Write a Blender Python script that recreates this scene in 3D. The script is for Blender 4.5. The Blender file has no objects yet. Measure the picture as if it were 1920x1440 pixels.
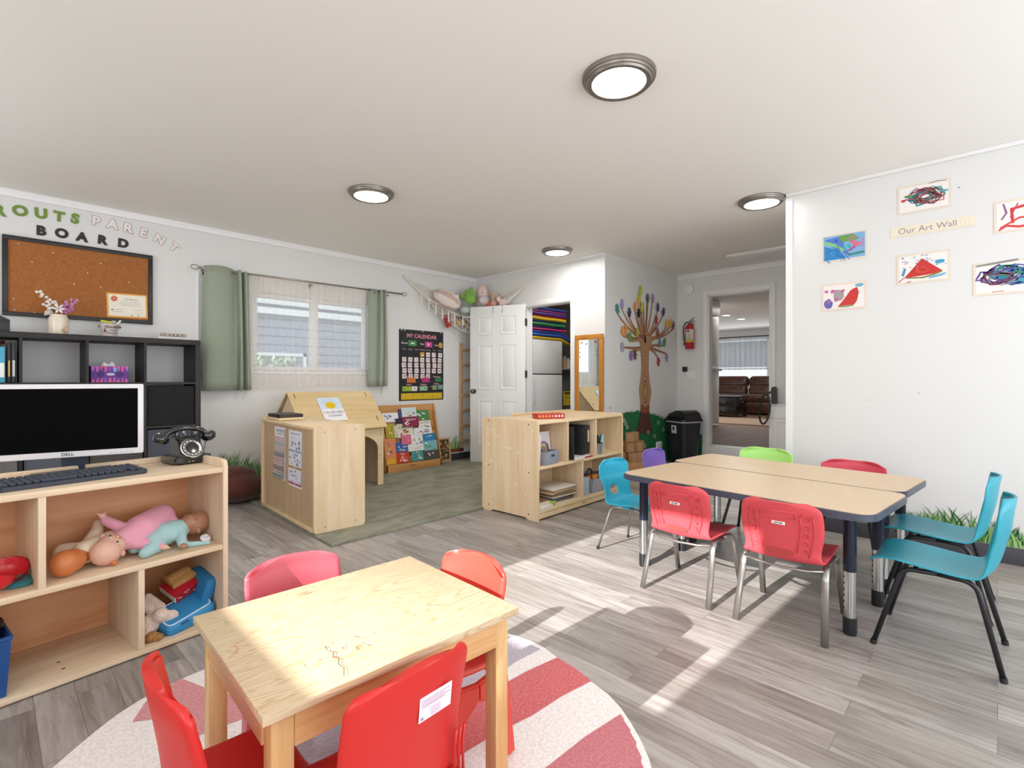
import bpy, bmesh, math, random
from mathutils import Vector, Matrix, Euler
PI = math.pi
R = math.radians
random.seed(7)
SC = bpy.context.scene
COL = SC.collection

# ------------------------------------------------------------ camera
cam_d = bpy.data.cameras.new('camera')
cam = bpy.data.objects.new('camera', cam_d); COL.objects.link(cam)
cam.location = (0, 0, 1.07)
cam.rotation_euler = (R(90), 0, R(43.9 - 90))
cam_d.sensor_width = 36
cam_d.lens = 946 / 1920 * 36
cam_d.shift_y = -9 / 1920
cam_d.clip_start = 0.02
SC.camera = cam

# ------------------------------------------------------------ world, sun, added fill light, exposure
SC.view_settings.view_transform = 'Standard'
SC.view_settings.look = 'None'
SC.view_settings.gamma = 1
SC.view_settings.use_curve_mapping = False
SC.view_settings.exposure = 0.12
SC.cycles.max_bounces = 10
SC.cycles.diffuse_bounces = 6
SC.cycles.transparent_max_bounces = 12
SC.cycles.sample_clamp_indirect = 6
SC.cycles.use_denoising = True
w = bpy.data.worlds.new('sky'); SC.world = w; w.use_nodes = True
bg = w.node_tree.nodes['Background']
bg.inputs[0].default_value = (0.87, 0.94, 1.0, 1)
bg.inputs[1].default_value = 1.9

def light(name, typ, loc, rot, energy, color=(1, 1, 1), size=None, size_y=None):
    d = bpy.data.lights.new(name, typ); o = bpy.data.objects.new(name, d); COL.objects.link(o)
    o.location = loc; o.rotation_euler = rot; d.energy = energy; d.color = color
    if typ == 'AREA':
        d.shape = 'RECTANGLE'; d.size = size; d.size_y = size_y or size
    return o
sun_dir = Vector((1, -0.04, -0.466)).normalized()
sun = light('sun', 'SUN', (-6, 1, 4), sun_dir.to_track_quat('-Z', 'Y').to_euler(), 10.0, (1.0, 0.98, 0.955))
sun.data.angle = R(0.5)
# added fill lamps at unseen openings behind the camera
a1 = light('fill_light_patio', 'AREA', (1.55, -1.85, 1.25), (R(104), 0, 0), 56, (0.97, 0.98, 1.0), 4.6, 2.1)
a2 = light('fill_light_side_far', 'AREA', (-1.42, 3.55, 1.35), (R(90), 0, R(-90)), 22, (0.97, 0.98, 1.0), 1.6, 1.4)  # added fill lamp in front of a closed opening
a3 = light('fill_light_side_near', 'AREA', (-1.42, 0.0, 1.5), (R(90), 0, R(-90)), 22, (0.97, 0.98, 1.0), 1.3, 1.4)  # added fill too, its opening is closed by a slab

# ------------------------------------------------------------ materials
def lin(c):
    return c / 12.92 if c <= 0.04045 else ((c + 0.055) / 1.055) ** 2.4
def rgb(h):
    h = h.lstrip('#'); return tuple(lin(int(h[i:i + 2], 16) / 255) for i in (0, 2, 4)) + (1,)
_M = {}
def C(h, rough=0.6, metal=0.0, emit=0.0, spec=None, alpha=None, trans=0, coat=0):
    key = (h, rough, metal, emit, trans, coat, alpha)
    if key in _M: return _M[key]
    m = bpy.data.materials.new('paint_' + h.strip('#')); m.use_nodes = True
    nt = m.node_tree; b = nt.nodes['Principled BSDF']
    n = nt.nodes.new('ShaderNodeTexNoise'); n.inputs['Scale'].default_value = 12
    mx = nt.nodes.new('ShaderNodeMixRGB'); mx.blend_type = 'MULTIPLY'; mx.inputs[0].default_value = 0.06
    mx.inputs[1].default_value = rgb(h)
    nt.links.new(n.outputs['Fac'], mx.inputs[2]); nt.links.new(mx.outputs[0], b.inputs['Base Color'])
    b.inputs['Roughness'].default_value = rough; b.inputs['Metallic'].default_value = metal
    if trans: b.inputs['Transmission Weight'].default_value = trans
    if coat: b.inputs['Coat Weight'].default_value = coat
    if emit:
        b.inputs['Emission Color'].default_value = rgb(h); b.inputs['Emission Strength'].default_value = emit
    _M[key] = m; return m
def node_mat(name, build, rough=0.6):
    m = bpy.data.materials.new(name); m.use_nodes = True
    nt = m.node_tree; b = nt.nodes['Principled BSDF']; b.inputs['Roughness'].default_value = rough
    build(nt, b); return m
def N(nt, t, **kw):
    n = nt.nodes.new(t)
    for k, v in kw.items():
        if hasattr(n, k) and k not in n.inputs: setattr(n, k, v)
        else: n.inputs[k].default_value = v
    return n
def ramp(nt, src, stops):
    r = nt.nodes.new('ShaderNodeValToRGB'); e = r.color_ramp.elements
    while len(e) < len(stops): e.new(0.5)
    for el, (p, c) in zip(e, stops): el.position = p; el.color = rgb(c)
    nt.links.new(src, r.inputs[0]); return r.outputs[0]
def bump(nt, b, src, strength, dist=0.002):
    n = N(nt, 'ShaderNodeBump'); n.inputs['Strength'].default_value = strength; n.inputs['Distance'].default_value = dist
    nt.links.new(src, n.inputs['Height']); nt.links.new(n.outputs[0], b.inputs['Normal'])
def coords(nt, scale=(1, 1, 1), rot=(0, 0, 0), kind='Object'):
    tc = nt.nodes.new('ShaderNodeTexCoord'); mp = nt.nodes.new('ShaderNodeMapping')
    mp.inputs['Scale'].default_value = scale; mp.inputs['Rotation'].default_value = rot
    nt.links.new(tc.outputs[kind], mp.inputs[0]); return mp.outputs[0]
def wood(name, c0, c1, c2, axis='x', rough=0.45, fine=1.0):
    sc = {'x': (0.8, 9, 9), 'y': (9, 0.8, 9), 'z': (9, 9, 0.8)}[axis]
    def f(nt, b):
        v = coords(nt, tuple(s * fine for s in sc))
        n = N(nt, 'ShaderNodeTexNoise', Scale=1.6, Detail=8.0, Distortion=0.9); nt.links.new(v, n.inputs['Vector'])
        c = ramp(nt, n.outputs['Fac'], [(0.32, c0), (0.5, c1), (0.7, c2)])
        n2 = N(nt, 'ShaderNodeTexNoise', Scale=9.0, Detail=4.0); nt.links.new(v, n2.inputs['Vector'])
        mx = N(nt, 'ShaderNodeMixRGB', blend_type='MULTIPLY'); mx.inputs[0].default_value = 0.18
        nt.links.new(c, mx.inputs[1]); nt.links.new(n2.outputs['Fac'], mx.inputs[2])
        nt.links.new(mx.outputs[0], b.inputs['Base Color'])
    return node_mat(name, f, rough)
maple = wood('maple_panel', '#dcbf9c', '#e6cdae', '#edd9bd', 'x')
maple_v = wood('maple_upright', '#dcc0a0', '#e6ceb0', '#edd9c0', 'z')
maple_bounce = wood('maple_back_bounce_tint', '#cd8f5e', '#d89c6c', '#dfaa7e', 'x')  # warm bounced light inside the shelf is put into this wood colour
birch = wood('birch_panel', '#e3c596', '#ebd0a5', '#f1dab5', 'x')
birch_v = wood('birch_upright', '#e2c59c', '#ead0ac', '#f0dabb', 'z')
amber = wood('amber_wood', '#c58e52', '#d29b5f', '#dbaa70', 'x')
pinewood = wood('mirror_pine', '#b8751f', '#c8832b', '#d08f3a', 'z')
def f_pine(nt, b):
    v = coords(nt, (0.9, 11, 11))
    n = N(nt, 'ShaderNodeTexNoise', Scale=0.9, Detail=3.0, Distortion=1.4); nt.links.new(v, n.inputs['Vector'])
    wv = N(nt, 'ShaderNodeMath', operation='MULTIPLY'); wv.inputs[1].default_value = 26
    nt.links.new(n.outputs['Fac'], wv.inputs[0])
    fr = N(nt, 'ShaderNodeMath', operation='FRACT'); nt.links.new(wv.outputs[0], fr.inputs[0])
    c = ramp(nt, fr.outputs[0], [(0.0, '#cab493'), (0.55, '#cfba9a'), (0.9, '#b89b74'), (1.0, '#c4ab88')])
    nt.links.new(c, b.inputs['Base Color'])
pine_top = node_mat('pine_table_top', f_pine, 0.42)
pine_leg = wood('pine_leg', '#c9975f', '#d8ab74', '#e2bd8c', 'z', fine=1.6)
pine_apron = wood('pine_apron', '#c9935c', '#d6a570', '#dfb482', 'x', fine=1.6)

def f_floor(nt, b):
    # vinyl planks 0.105 wide running along Y
    v = coords(nt, (1, 1, 1), (0, 0, R(90)))
    br = N(nt, 'ShaderNodeTexBrick'); br.inputs['Scale'].default_value = 1.0
    br.offset = 0.37; br.offset_frequency = 2
    for k, val in (('Brick Width', 0.95), ('Row Height', 0.105), ('Mortar Size', 0.0011), ('Mortar Smooth', 0.3), ('Bias', 0.0)):
        br.inputs[k].default_value = val
    br.inputs['Color1'].default_value = (0, 0, 0, 1); br.inputs['Color2'].default_value = (1, 1, 1, 1); br.inputs['Mortar'].default_value = (0.5, 0.5, 0.5, 1)
    nt.links.new(v, br.inputs['Vector'])
    base = ramp(nt, br.outputs['Color'], [(0.0, '#9b948f'), (0.35, '#a8a29d'), (0.7, '#b3ada9'), (1.0, '#bdb8b4')])
    # per plank shift of the grain
    v2 = coords(nt, (18, 1.5, 1))
    add = N(nt, 'ShaderNodeVectorMath', operation='ADD'); nt.links.new(v2, add.inputs[0])
    sc = N(nt, 'ShaderNodeVectorMath', operation='SCALE'); sc.inputs['Scale'].default_value = 17
    nt.links.new(br.outputs['Color'], sc.inputs[0]); nt.links.new(sc.outputs[0], add.inputs[1])
    n = N(nt, 'ShaderNodeTexNoise', Scale=1.7, Detail=9.0, Distortion=1.1); n.inputs['Roughness'].default_value = 0.65
    nt.links.new(add.outputs[0], n.inputs['Vector'])
    g = ramp(nt, n.outputs['Fac'], [(0.3, '#8e8781'), (0.5, '#d8d4d0'), (0.68, '#ffffff')])
    mx = N(nt, 'ShaderNodeMixRGB', blend_type='MULTIPLY'); mx.inputs[0].default_value = 0.75
    nt.links.new(base, mx.inputs[1]); nt.links.new(g, mx.inputs[2])
    m2 = N(nt, 'ShaderNodeMixRGB'); m2.inputs[2].default_value = rgb('#6e6762')
    nt.links.new(br.outputs['Fac'], m2.inputs[0]); nt.links.new(mx.outputs[0], m2.inputs[1])
    nt.links.new(m2.outputs[0], b.inputs['Base Color'])
    bump(nt, b, n.outputs['Fac'], 0.15, 0.001)
floor_m = node_mat('grey_vinyl_plank', f_floor, 0.38)

def f_wall(c, s=0.05):
    def f(nt, b):
        v = coords(nt, (1, 1, 1))
        n = N(nt, 'ShaderNodeTexNoise', Scale=60.0, Detail=3.0); nt.links.new(v, n.inputs['Vector'])
        b.inputs['Base Color'].default_value = rgb(c)
        bump(nt, b, n.outputs['Fac'], s, 0.003)
    return f
wall_m = node_mat('white_wall_paint', f_wall('#dededd'), 0.55)
ceil_m = node_mat('ceiling_paint', f_wall('#f0eeea'), 0.7)
trim_m = node_mat('white_trim_paint', f_wall('#ececec', 0.02), 0.4)
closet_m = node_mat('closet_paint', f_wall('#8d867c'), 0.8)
def f_carpet(nt, b):
    n = N(nt, 'ShaderNodeTexNoise', Scale=150.0, Detail=4.0); nt.links.new(coords(nt), n.inputs['Vector'])
    n2 = N(nt, 'ShaderNodeTexNoise', Scale=2.6, Detail=5.0, Distortion=1.5); nt.links.new(coords(nt, (1, 2.2, 1)), n2.inputs['Vector'])
    c = ramp(nt, n2.outputs['Fac'], [(0.35, '#8b8a79'), (0.5, '#9a9987'), (0.66, '#a9a896')])
    g = ramp(nt, n.outputs['Fac'], [(0.3, '#7a7a7a'), (0.7, '#ffffff')])
    mx = N(nt, 'ShaderNodeMixRGB', blend_type='MULTIPLY'); mx.inputs[0].default_value = 0.6
    nt.links.new(c, mx.inputs[1]); nt.links.new(g, mx.inputs[2]); nt.links.new(mx.outputs[0], b.inputs['Base Color'])
    bump(nt, b, n.outputs['Fac'], 0.6, 0.006)
carpet_m = node_mat('olive_carpet', f_carpet, 0.95)
def fabric(name, c, scale=180, s=0.4, var=0.0, c2=None):
    def f(nt, b):
        n = N(nt, 'ShaderNodeTexNoise', Scale=float(scale), Detail=3.0); nt.links.new(coords(nt), n.inputs['Vector'])
        cc = ramp(nt, n.outputs['Fac'], [(0.35, c2 or c), (0.6, c)])
        nt.links.new(cc, b.inputs['Base Color']); bump(nt, b, n.outputs['Fac'], s, 0.004)
        b.inputs['Sheen Weight'].default_value = 0.15
    return node_mat(name, f, 0.9)
def sheer(name, c, alpha):
    m = bpy.data.materials.new(name); m.use_nodes = True; nt = m.node_tree
    for n in list(nt.nodes):
        if n.type != 'OUTPUT_MATERIAL': nt.nodes.remove(n)
    out = [n for n in nt.nodes][0]
    tr = nt.nodes.new('ShaderNodeBsdfTransparent'); df = nt.nodes.new('ShaderNodeBsdfDiffuse'); tl = nt.nodes.new('ShaderNodeBsdfTranslucent')
    df.inputs[0].default_value = rgb(c); tl.inputs[0].default_value = rgb(c)
    wv = N(nt, 'ShaderNodeTexNoise', Scale=40.0, Detail=2.0); nt.links.new(coords(nt, (6, 6, 0.4)), wv.inputs['Vector'])
    mp = N(nt, 'ShaderNodeMapRange'); mp.inputs['To Min'].default_value = alpha - 0.05; mp.inputs['To Max'].default_value = alpha + 0.05
    nt.links.new(wv.outputs['Fac'], mp.inputs['Value'])
    m1 = nt.nodes.new('ShaderNodeMixShader'); m1.inputs[0].default_value = 0.5
    nt.links.new(df.outputs[0], m1.inputs[1]); nt.links.new(tl.outputs[0], m1.inputs[2])
    m2 = nt.nodes.new('ShaderNodeMixShader'); nt.links.new(mp.outputs[0], m2.inputs[0])
    nt.links.new(tr.outputs[0], m2.inputs[1]); nt.links.new(m1.outputs[0], m2.inputs[2])
    nt.links.new(m2.outputs[0], out.inputs[0]); return m
chrome = C('#c9c9c9', 0.18, 1.0)
silver = C('#a9a7a3', 0.32, 0.9)
nickel = C('#9c948a', 0.3, 1.0)
black_pl = C('#1d1d20', 0.35)
white_pl = C('#ececec', 0.4)

def plastic(name, c, rough=.35, tl=.25, c2=None):
    """moulded plastic that lets some light through"""
    m = bpy.data.materials.new(name); m.use_nodes = True; nt = m.node_tree
    b = nt.nodes['Principled BSDF']; out = nt.nodes['Material Output']
    n = N(nt, 'ShaderNodeTexNoise', Scale=8.0); mx = N(nt, 'ShaderNodeMixRGB', blend_type='MULTIPLY'); mx.inputs[0].default_value = .05
    mx.inputs[1].default_value = rgb(c); nt.links.new(n.outputs['Fac'], mx.inputs[2]); nt.links.new(mx.outputs[0], b.inputs['Base Color'])
    b.inputs['Roughness'].default_value = rough
    t = nt.nodes.new('ShaderNodeBsdfTranslucent'); t.inputs[0].default_value = rgb(c2 or c)
    ms = nt.nodes.new('ShaderNodeMixShader'); ms.inputs[0].default_value = tl
    nt.links.new(b.outputs[0], ms.inputs[1]); nt.links.new(t.outputs[0], ms.inputs[2]); nt.links.new(ms.outputs[0], out.inputs[0])
    return m

# ------------------------------------------------------------ mesh helpers
def BM(): return bmesh.new()
def box(bm, size, loc, rot=(0, 0, 0), bevel=0.0, mi=0, seg=2):
    r = bmesh.ops.create_cube(bm, size=1.0)
    vs = r['verts']
    bmesh.ops.scale(bm, vec=size, verts=vs)
    fs = set(f for v in vs for f in v.link_faces)
    if bevel:
        es = list(set(e for v in vs for e in v.link_edges))
        rr = bmesh.ops.bevel(bm, geom=es, offset=bevel, segments=seg, affect='EDGES', profile=0.5)
        fs = set(f for f in rr['faces']) | set(f for f in fs if f.is_valid)
        vs = list(set(v for f in fs for v in f.verts))
        fs = set(f for v in vs for f in v.link_faces)
    M = Matrix.Translation(loc) @ Euler(rot).to_matrix().to_4x4()
    bmesh.ops.transform(bm, matrix=M, verts=list(vs))
    for f in fs: f.material_index = mi
    return vs
def bx(bm, x0, x1, y0, y1, z0, z1, bevel=0.0, mi=0):
    return box(bm, (abs(x1 - x0), abs(y1 - y0), abs(z1 - z0)), ((x0 + x1) / 2, (y0 + y1) / 2, (z0 + z1) / 2), bevel=bevel, mi=mi)
def tube(bm, pts, r, n=10, closed=False, mi=0, flat=None):
    pts = [Vector(p) for p in pts]; rings = []; L = len(pts)
    rs = r if isinstance(r, (list, tuple)) else [r] * L
    up = None
    for i, p in enumerate(pts):
        if closed: d = pts[(i + 1) % L] - pts[i - 1]
        else: d = pts[min(i + 1, L - 1)] - pts[max(i - 1, 0)]
        d.normalize()
        if up is None: up = Vector((0, 0, 1)) if abs(d.z) < 0.9 else Vector((1, 0, 0))
        a = d.cross(up)
        if a.length < 1e-4: a = d.cross(Vector((0, 1, 0)))
        a.normalize(); b = a.cross(d).normalized(); up = b
        rx, ry = (rs[i], rs[i]) if not flat else (rs[i] * flat[0], rs[i] * flat[1])
        rings.append([bm.verts.new(p + a * math.cos(2 * PI * k / n) * rx + b * math.sin(2 * PI * k / n) * ry) for k in range(n)])
    for i in range(L if closed else L - 1):
        A, B = rings[i], rings[(i + 1) % L]
        for k in range(n):
            f = bm.faces.new((A[k], A[(k + 1) % n], B[(k + 1) % n], B[k])); f.material_index = mi; f.smooth = True
    if not closed:
        f = bm.faces.new(rings[0][::-1]); f.material_index = mi
        f = bm.faces.new(rings[-1]); f.material_index = mi
def lathe(bm, prof, loc=(0, 0, 0), n=28, mi=0, M=None, cap=True, sx=1, sy=1):
    M = M or Matrix.Identity(4); T = Matrix.Translation(loc) @ M; rings = []
    for r, z in prof:
        rings.append([bm.verts.new(T @ Vector((r * sx * math.cos(2 * PI * k / n), r * sy * math.sin(2 * PI * k / n), z))) for k in range(n)])
    for A, B in zip(rings, rings[1:]):
        for k in range(n):
            f = bm.faces.new((A[k], A[(k + 1) % n], B[(k + 1) % n], B[k])); f.material_index = mi; f.smooth = True
    if cap:
        for ring, rv in ((rings[0], True), (rings[-1], False)):
            f = bm.faces.new(ring[::-1] if rv else ring); f.material_index = mi
def prism(bm, pts2, h, M=None, mi=0, bevel=0):
    """polygon in local xy extruded h along local z"""
    M = M or Matrix.Identity(4)
    a = [bm.verts.new(M @ Vector((x, y, 0))) for x, y in pts2]; b = [bm.verts.new(M @ Vector((x, y, h))) for x, y in pts2]
    n = len(pts2); fs = [bm.faces.new(a[::-1]), bm.faces.new(b)]
    for k in range(n): fs.append(bm.faces.new((a[k], a[(k + 1) % n], b[(k + 1) % n], b[k])))
    for f in fs: f.material_index = mi
    if bevel:
        es = [e for f in fs[:2] for e in f.edges]
        bmesh.ops.bevel(bm, geom=list(set(es)), offset=bevel, segments=2, affect='EDGES')
    return a + b
def ellipsoid(bm, c, r, rot=(0, 0, 0), u=20, v=12, mi=0):
    res = bmesh.ops.create_uvsphere(bm, u_segments=u, v_segments=v, radius=1)
    M = Matrix.Translation(c) @ Euler(rot).to_matrix().to_4x4() @ Matrix.Diagonal((r[0], r[1], r[2], 1))
    bmesh.ops.transform(bm, matrix=M, verts=res['verts'])
    for f in set(f for q in res['verts'] for f in q.link_faces): f.material_index = mi; f.smooth = True
def rrect(w, h, r, n=5):
    pts = []
    for cx, cy, a0 in ((w / 2 - r, h / 2 - r, 0), (-w / 2 + r, h / 2 - r, 90), (-w / 2 + r, -h / 2 + r, 180), (w / 2 - r, -h / 2 + r, 270)):
        for k in range(n + 1):
            a = R(a0 + 90 * k / n); pts.append((cx + r * math.cos(a), cy + r * math.sin(a)))
    return pts
def obj(name, bm, mats, parent=None, smooth=False, loc=None, rot=None, label=None):
    me = bpy.data.meshes.new(name)
    bmesh.ops.recalc_face_normals(bm, faces=bm.faces)
    bm.to_mesh(me); bm.free()
    for m in (mats if isinstance(mats, (list, tuple)) else [mats]): me.materials.append(m)
    if smooth:
        for p in me.polygons: p.use_smooth = True
    else: me.set_sharp_from_angle(angle=R(38))
    o = bpy.data.objects.new(name, me); COL.objects.link(o)
    if loc is not None: o.location = loc
    if rot is not None: o.rotation_euler = rot
    if parent: o.parent = parent
    if label: o['label'] = label
    return o
def tag(o, label, cat, group=None):
    o['label'] = label; o['category'] = cat
    if group: o['group'] = group
    return o
def thing(name, label, cat, loc=(0, 0, 0), rot=(0, 0, 0), group=None):
    o = bpy.data.objects.new(name, None); COL.objects.link(o); o.empty_display_size = 0.05
    o.location = loc; o.rotation_euler = rot if isinstance(rot, (tuple, list)) else (0, 0, rot)
    return tag(o, label, cat, group)
def struct(name, bm, m, parent=None, **k):
    o = obj(name, bm, m, parent, **k)
    if not parent: o['kind'] = 'structure'
    return o
def children(o): return [c for c in bpy.data.objects if c.parent == o]
def dup(o, loc=None, rot=None, label=None, parent=None, remat=None):
    c = o.copy(); COL.objects.link(c)
    if parent is not None: c.parent = parent
    if loc is not None: c.location = loc
    if rot is not None: c.rotation_euler = rot if isinstance(rot, (tuple, list)) else (0, 0, rot)
    if label: c['label'] = label
    for ch in children(o): dup(ch, parent=c)
    return c
def subsurf(o, lv=1):
    m = o.modifiers.new('subsurf', 'SUBSURF'); m.levels = lv; m.render_levels = lv; return o
def text_mesh(body, size, extrude=0.001, offset=0.0, align='CENTER', res=3, spacing=1.0):
    cu = bpy.data.curves.new('t', 'FONT'); cu.body = body; cu.size = size; cu.extrude = extrude; cu.offset = offset
    cu.align_x = align; cu.align_y = 'CENTER'; cu.resolution_u = res; cu.space_character = spacing
    o = bpy.data.objects.new('t', cu); COL.objects.link(o)
    dg = bpy.context.evaluated_depsgraph_get()
    me = bpy.data.meshes.new_from_object(o.evaluated_get(dg))
    bpy.data.objects.remove(o); bpy.data.curves.remove(cu)
    return me
def text(name, body, size, m, parent=None, loc=(0, 0, 0), rot=(0, 0, 0), **k):
    me = text_mesh(body, size, **k); me.materials.clear(); me.materials.append(m)
    o = bpy.data.objects.new(name, me); COL.objects.link(o); o.location = loc; o.rotation_euler = rot
    if parent: o.parent = parent
    return o
def text_into(bm, body, size, loc, mi, z=0.0, **k):
    """letters as flat faces of the sheet they are printed on"""
    me = text_mesh(body, size, extrude=0.0, **k)
    M = Matrix.Translation((loc[0], loc[1], z))
    vs = [bm.verts.new(M @ v.co) for v in me.vertices]
    for p in me.polygons:
        try:
            f = bm.faces.new([vs[i] for i in p.vertices]); f.material_index = mi
        except ValueError: pass
    bpy.data.meshes.remove(me)
W_WIN = (R(90), 0, 0)            # facing -Y, on walls seen looking +Y
W_X = (R(90), 0, R(-90))         # facing -X, on walls seen looking +X

class Sheet:
    """flat printed sheet; local x right, y up, z towards the viewer; every colour is its own material slot"""
    def __init__(s, w, h, base='#ffffff', t=0.0012, rough=0.6, corner=0.0):
        s.bm = BM(); s.mats = []; s.z = t + 0.0003; s.rough = rough; i = s.mi(base)
        if corner: prism(s.bm, rrect(w, h, corner), t, mi=i)
        else: box(s.bm, (w, h, t), (0, 0, t / 2), mi=i)
        s.w, s.h = w, h
    def mi(s, c):
        if c not in s.mats: s.mats.append(c)
        return s.mats.index(c)
    def step(s): s.z += 0.00012
    def poly(s, pts, c):
        s.step()
        try:
            f = s.bm.faces.new([s.bm.verts.new((x, y, s.z)) for x, y in pts]); f.material_index = s.mi(c)
        except ValueError: pass
    def rect(s, x0, y0, x1, y1, c): s.poly([(x0, y0), (x1, y0), (x1, y1), (x0, y1)], c)
    def ell(s, x, y, rx, ry, c, rot=0, n=16, jag=0):
        pts = []
        for k in range(n):
            a = 2 * PI * k / n; q = 1 + (random.uniform(-jag, jag) if jag else 0)
            px, py = rx * q * math.cos(a), ry * q * math.sin(a)
            pts.append((x + px * math.cos(rot) - py * math.sin(rot), y + px * math.sin(rot) + py * math.cos(rot)))
        s.poly(pts, c)
    def stroke(s, pts, wd, c):
        s.step(); i = s.mi(c); L = len(pts); prev = None
        for k, (x, y) in enumerate(pts):
            ax, ay = pts[max(k - 1, 0)]; bx_, by = pts[min(k + 1, L - 1)]
            dx, dy = bx_ - ax, by - ay; l = math.hypot(dx, dy) or 1
            ww = wd / 2 * (0.6 + 0.4 * math.sin(PI * (k + 0.5) / L))
            a = s.bm.verts.new((x - dy / l * ww, y + dx / l * ww, s.z)); b = s.bm.verts.new((x + dy / l * ww, y - dx / l * ww, s.z))
            if prev:
                f = s.bm.faces.new((prev[0], prev[1], b, a)); f.material_index = i
            prev = (a, b)
    def text(s, body, size, x, y, c, **k):
        s.step(); text_into(s.bm, body, size, (x, y), s.mi(c), s.z, **k)
    def done(s, name, parent=None, loc=None, rot=None, label=None):
        o = obj(name, s.bm, [C(c, s.rough) for c in s.mats], parent, loc=loc, rot=rot)
        if label: o['label'] = label
        return o
def scribble(cx, cy, rx, ry, n=30, seed=0):
    rnd = random.Random(seed); pts = []; a = rnd.uniform(0, 6)
    for k in range(n):
        a += rnd.uniform(0.5, 1.3); q = rnd.uniform(0.45, 1)
        pts.append((cx + rx * q * math.cos(a), cy + ry * q * math.sin(a)))
    out = []
    for p, q in zip(pts, pts[1:]):
        for t in (0, .33, .66): out.append((p[0] * (1 - t) + q[0] * t + rnd.uniform(-.02, .02) * rx, p[1] * (1 - t) + q[1] * t))
    return out
def blob(name, shapes, m, parent=None, vox=0.006, smooth=3, loc=None, rot=None):
    """overlapping ellipsoids and capsules melted into one continuous skin"""
    bm = BM()
    for s in shapes:
        if s[0] == 's': ellipsoid(bm, s[1], s[2] if isinstance(s[2], tuple) else (s[2],) * 3, s[3] if len(s) > 3 else (0, 0, 0), 16, 10)
        else:
            p, q = Vector(s[1]), Vector(s[2]); r0, r1 = s[3], s[4]; k = 7
            for i in range(k + 1):
                t = i / k; ellipsoid(bm, p.lerp(q, t), (r0 * (1 - t) + r1 * t,) * 3, u=12, v=8)
    o = obj(name, bm, m, parent, smooth=True, loc=loc, rot=rot)
    r = o.modifiers.new('remesh', 'REMESH'); r.mode = 'VOXEL'; r.voxel_size = vox; r.use_smooth_shade = True
    if smooth:
        q = o.modifiers.new('smooth', 'SMOOTH'); q.iterations = smooth; q.factor = 0.6
    return o
# ============================================================ ROOM SHELL
H = 2.44
bm = BM(); bx(bm, -1.5, 6.34, -1.95, 5.25, -0.1, 0.0); struct('floor', bm, floor_m)
bm = BM(); bx(bm, -1.6, 6.46, -2.0, 5.3, H, H + 0.1); struct('ceiling', bm, ceil_m)
# window wall, one opening
bm = BM(); WX0, WX1, WZ0, WZ1 = 1.76, 2.98, 1.15, 1.91
bx(bm, -1.5, WX0, 5.13, 5.27, 0, H); bx(bm, WX1, 4.75, 5.13, 5.27, 0, H); bx(bm, WX0, WX1, 5.13, 5.27, 0, WZ0); bx(bm, WX0, WX1, 5.13, 5.27, WZ1, H)
struct('wall_left', bm, wall_m)
# wall with the closet door
bm = BM(); CY0, CY1, CZ = 3.515, 4.21, 1.965
bx(bm, 4.63, 4.73, 3.06, CY0, 0, H); bx(bm, 4.63, 4.73, CY1, 5.13, 0, H); bx(bm, 4.63, 4.73, CY0, CY1, CZ, H)
struct('wall_back', bm, wall_m)
bm = BM(); bx(bm, 4.73, 6.34, 3.06, 3.16, 0, H); struct('wall_mural', bm, wall_m)
bm = BM(); DY0, DY1, DZ0, DZ1 = 1.915, 2.645, 0.235, 2.13
bx(bm, 6.34, 6.46, 1.03, DY0, 0, H); bx(bm, 6.34, 6.46, DY1, 3.16, 0, H); bx(bm, 6.34, 6.46, DY0, DY1, DZ1, H); bx(bm, 6.34, 6.46, DY0, DY1, 0, 0.2)
struct('wall_doorway', bm, wall_m)
bm = BM(); bx(bm, 4.11, 4.23, -1.95, 1.128, 0, H); bx(bm, 4.23, 6.34, 1.03, 1.128, 0, H); struct('wall_right', bm, wall_m)
# the two walls behind the camera, with their openings
bm = BM()
bx(bm, -1.6, -1.5, -1.95, -0.7, 0, H)
for y0, y1, z0, z1 in ((-0.7, 0.7, .75, 2.25), (0.90, 2.165, 1.39, 2.24), (2.7, 4.4, .65, 2.05)):
    bx(bm, -1.6, -1.5, y0, y1, 0, z0); bx(bm, -1.6, -1.5, y0, y1, z1, H)
for y0, y1 in ((0.7, 0.90), (2.165, 2.7), (4.4, 5.13)): bx(bm, -1.6, -1.5, y0, y1, 0, H)
struct('wall_camera_side', bm, wall_m)
for n_, (y0, y1, z0, z1) in enumerate(((-0.7, 0.7, .75, 2.25), (2.7, 4.4, .65, 2.05))):
    bm = BM(); bx(bm, -1.58, -1.55, y0, y1, z0, z1)
    struct('window_%d' % (n_ + 3), bm, C('#f4f4f0', .7))  # opaque slabs added out of view to keep the sun out of two openings
bm = BM(); bx(bm, -1.6, -0.8, -2.0, -1.9, 0, H); bx(bm, 3.9, 4.2, -2.0, -1.9, 0, H); bx(bm, -0.8, 3.9, -2.0, -1.9, 2.3, H); bx(bm, -0.8, 3.9, -2.0, -1.9, 0, 0.2)
struct('wall_front', bm, wall_m)
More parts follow.
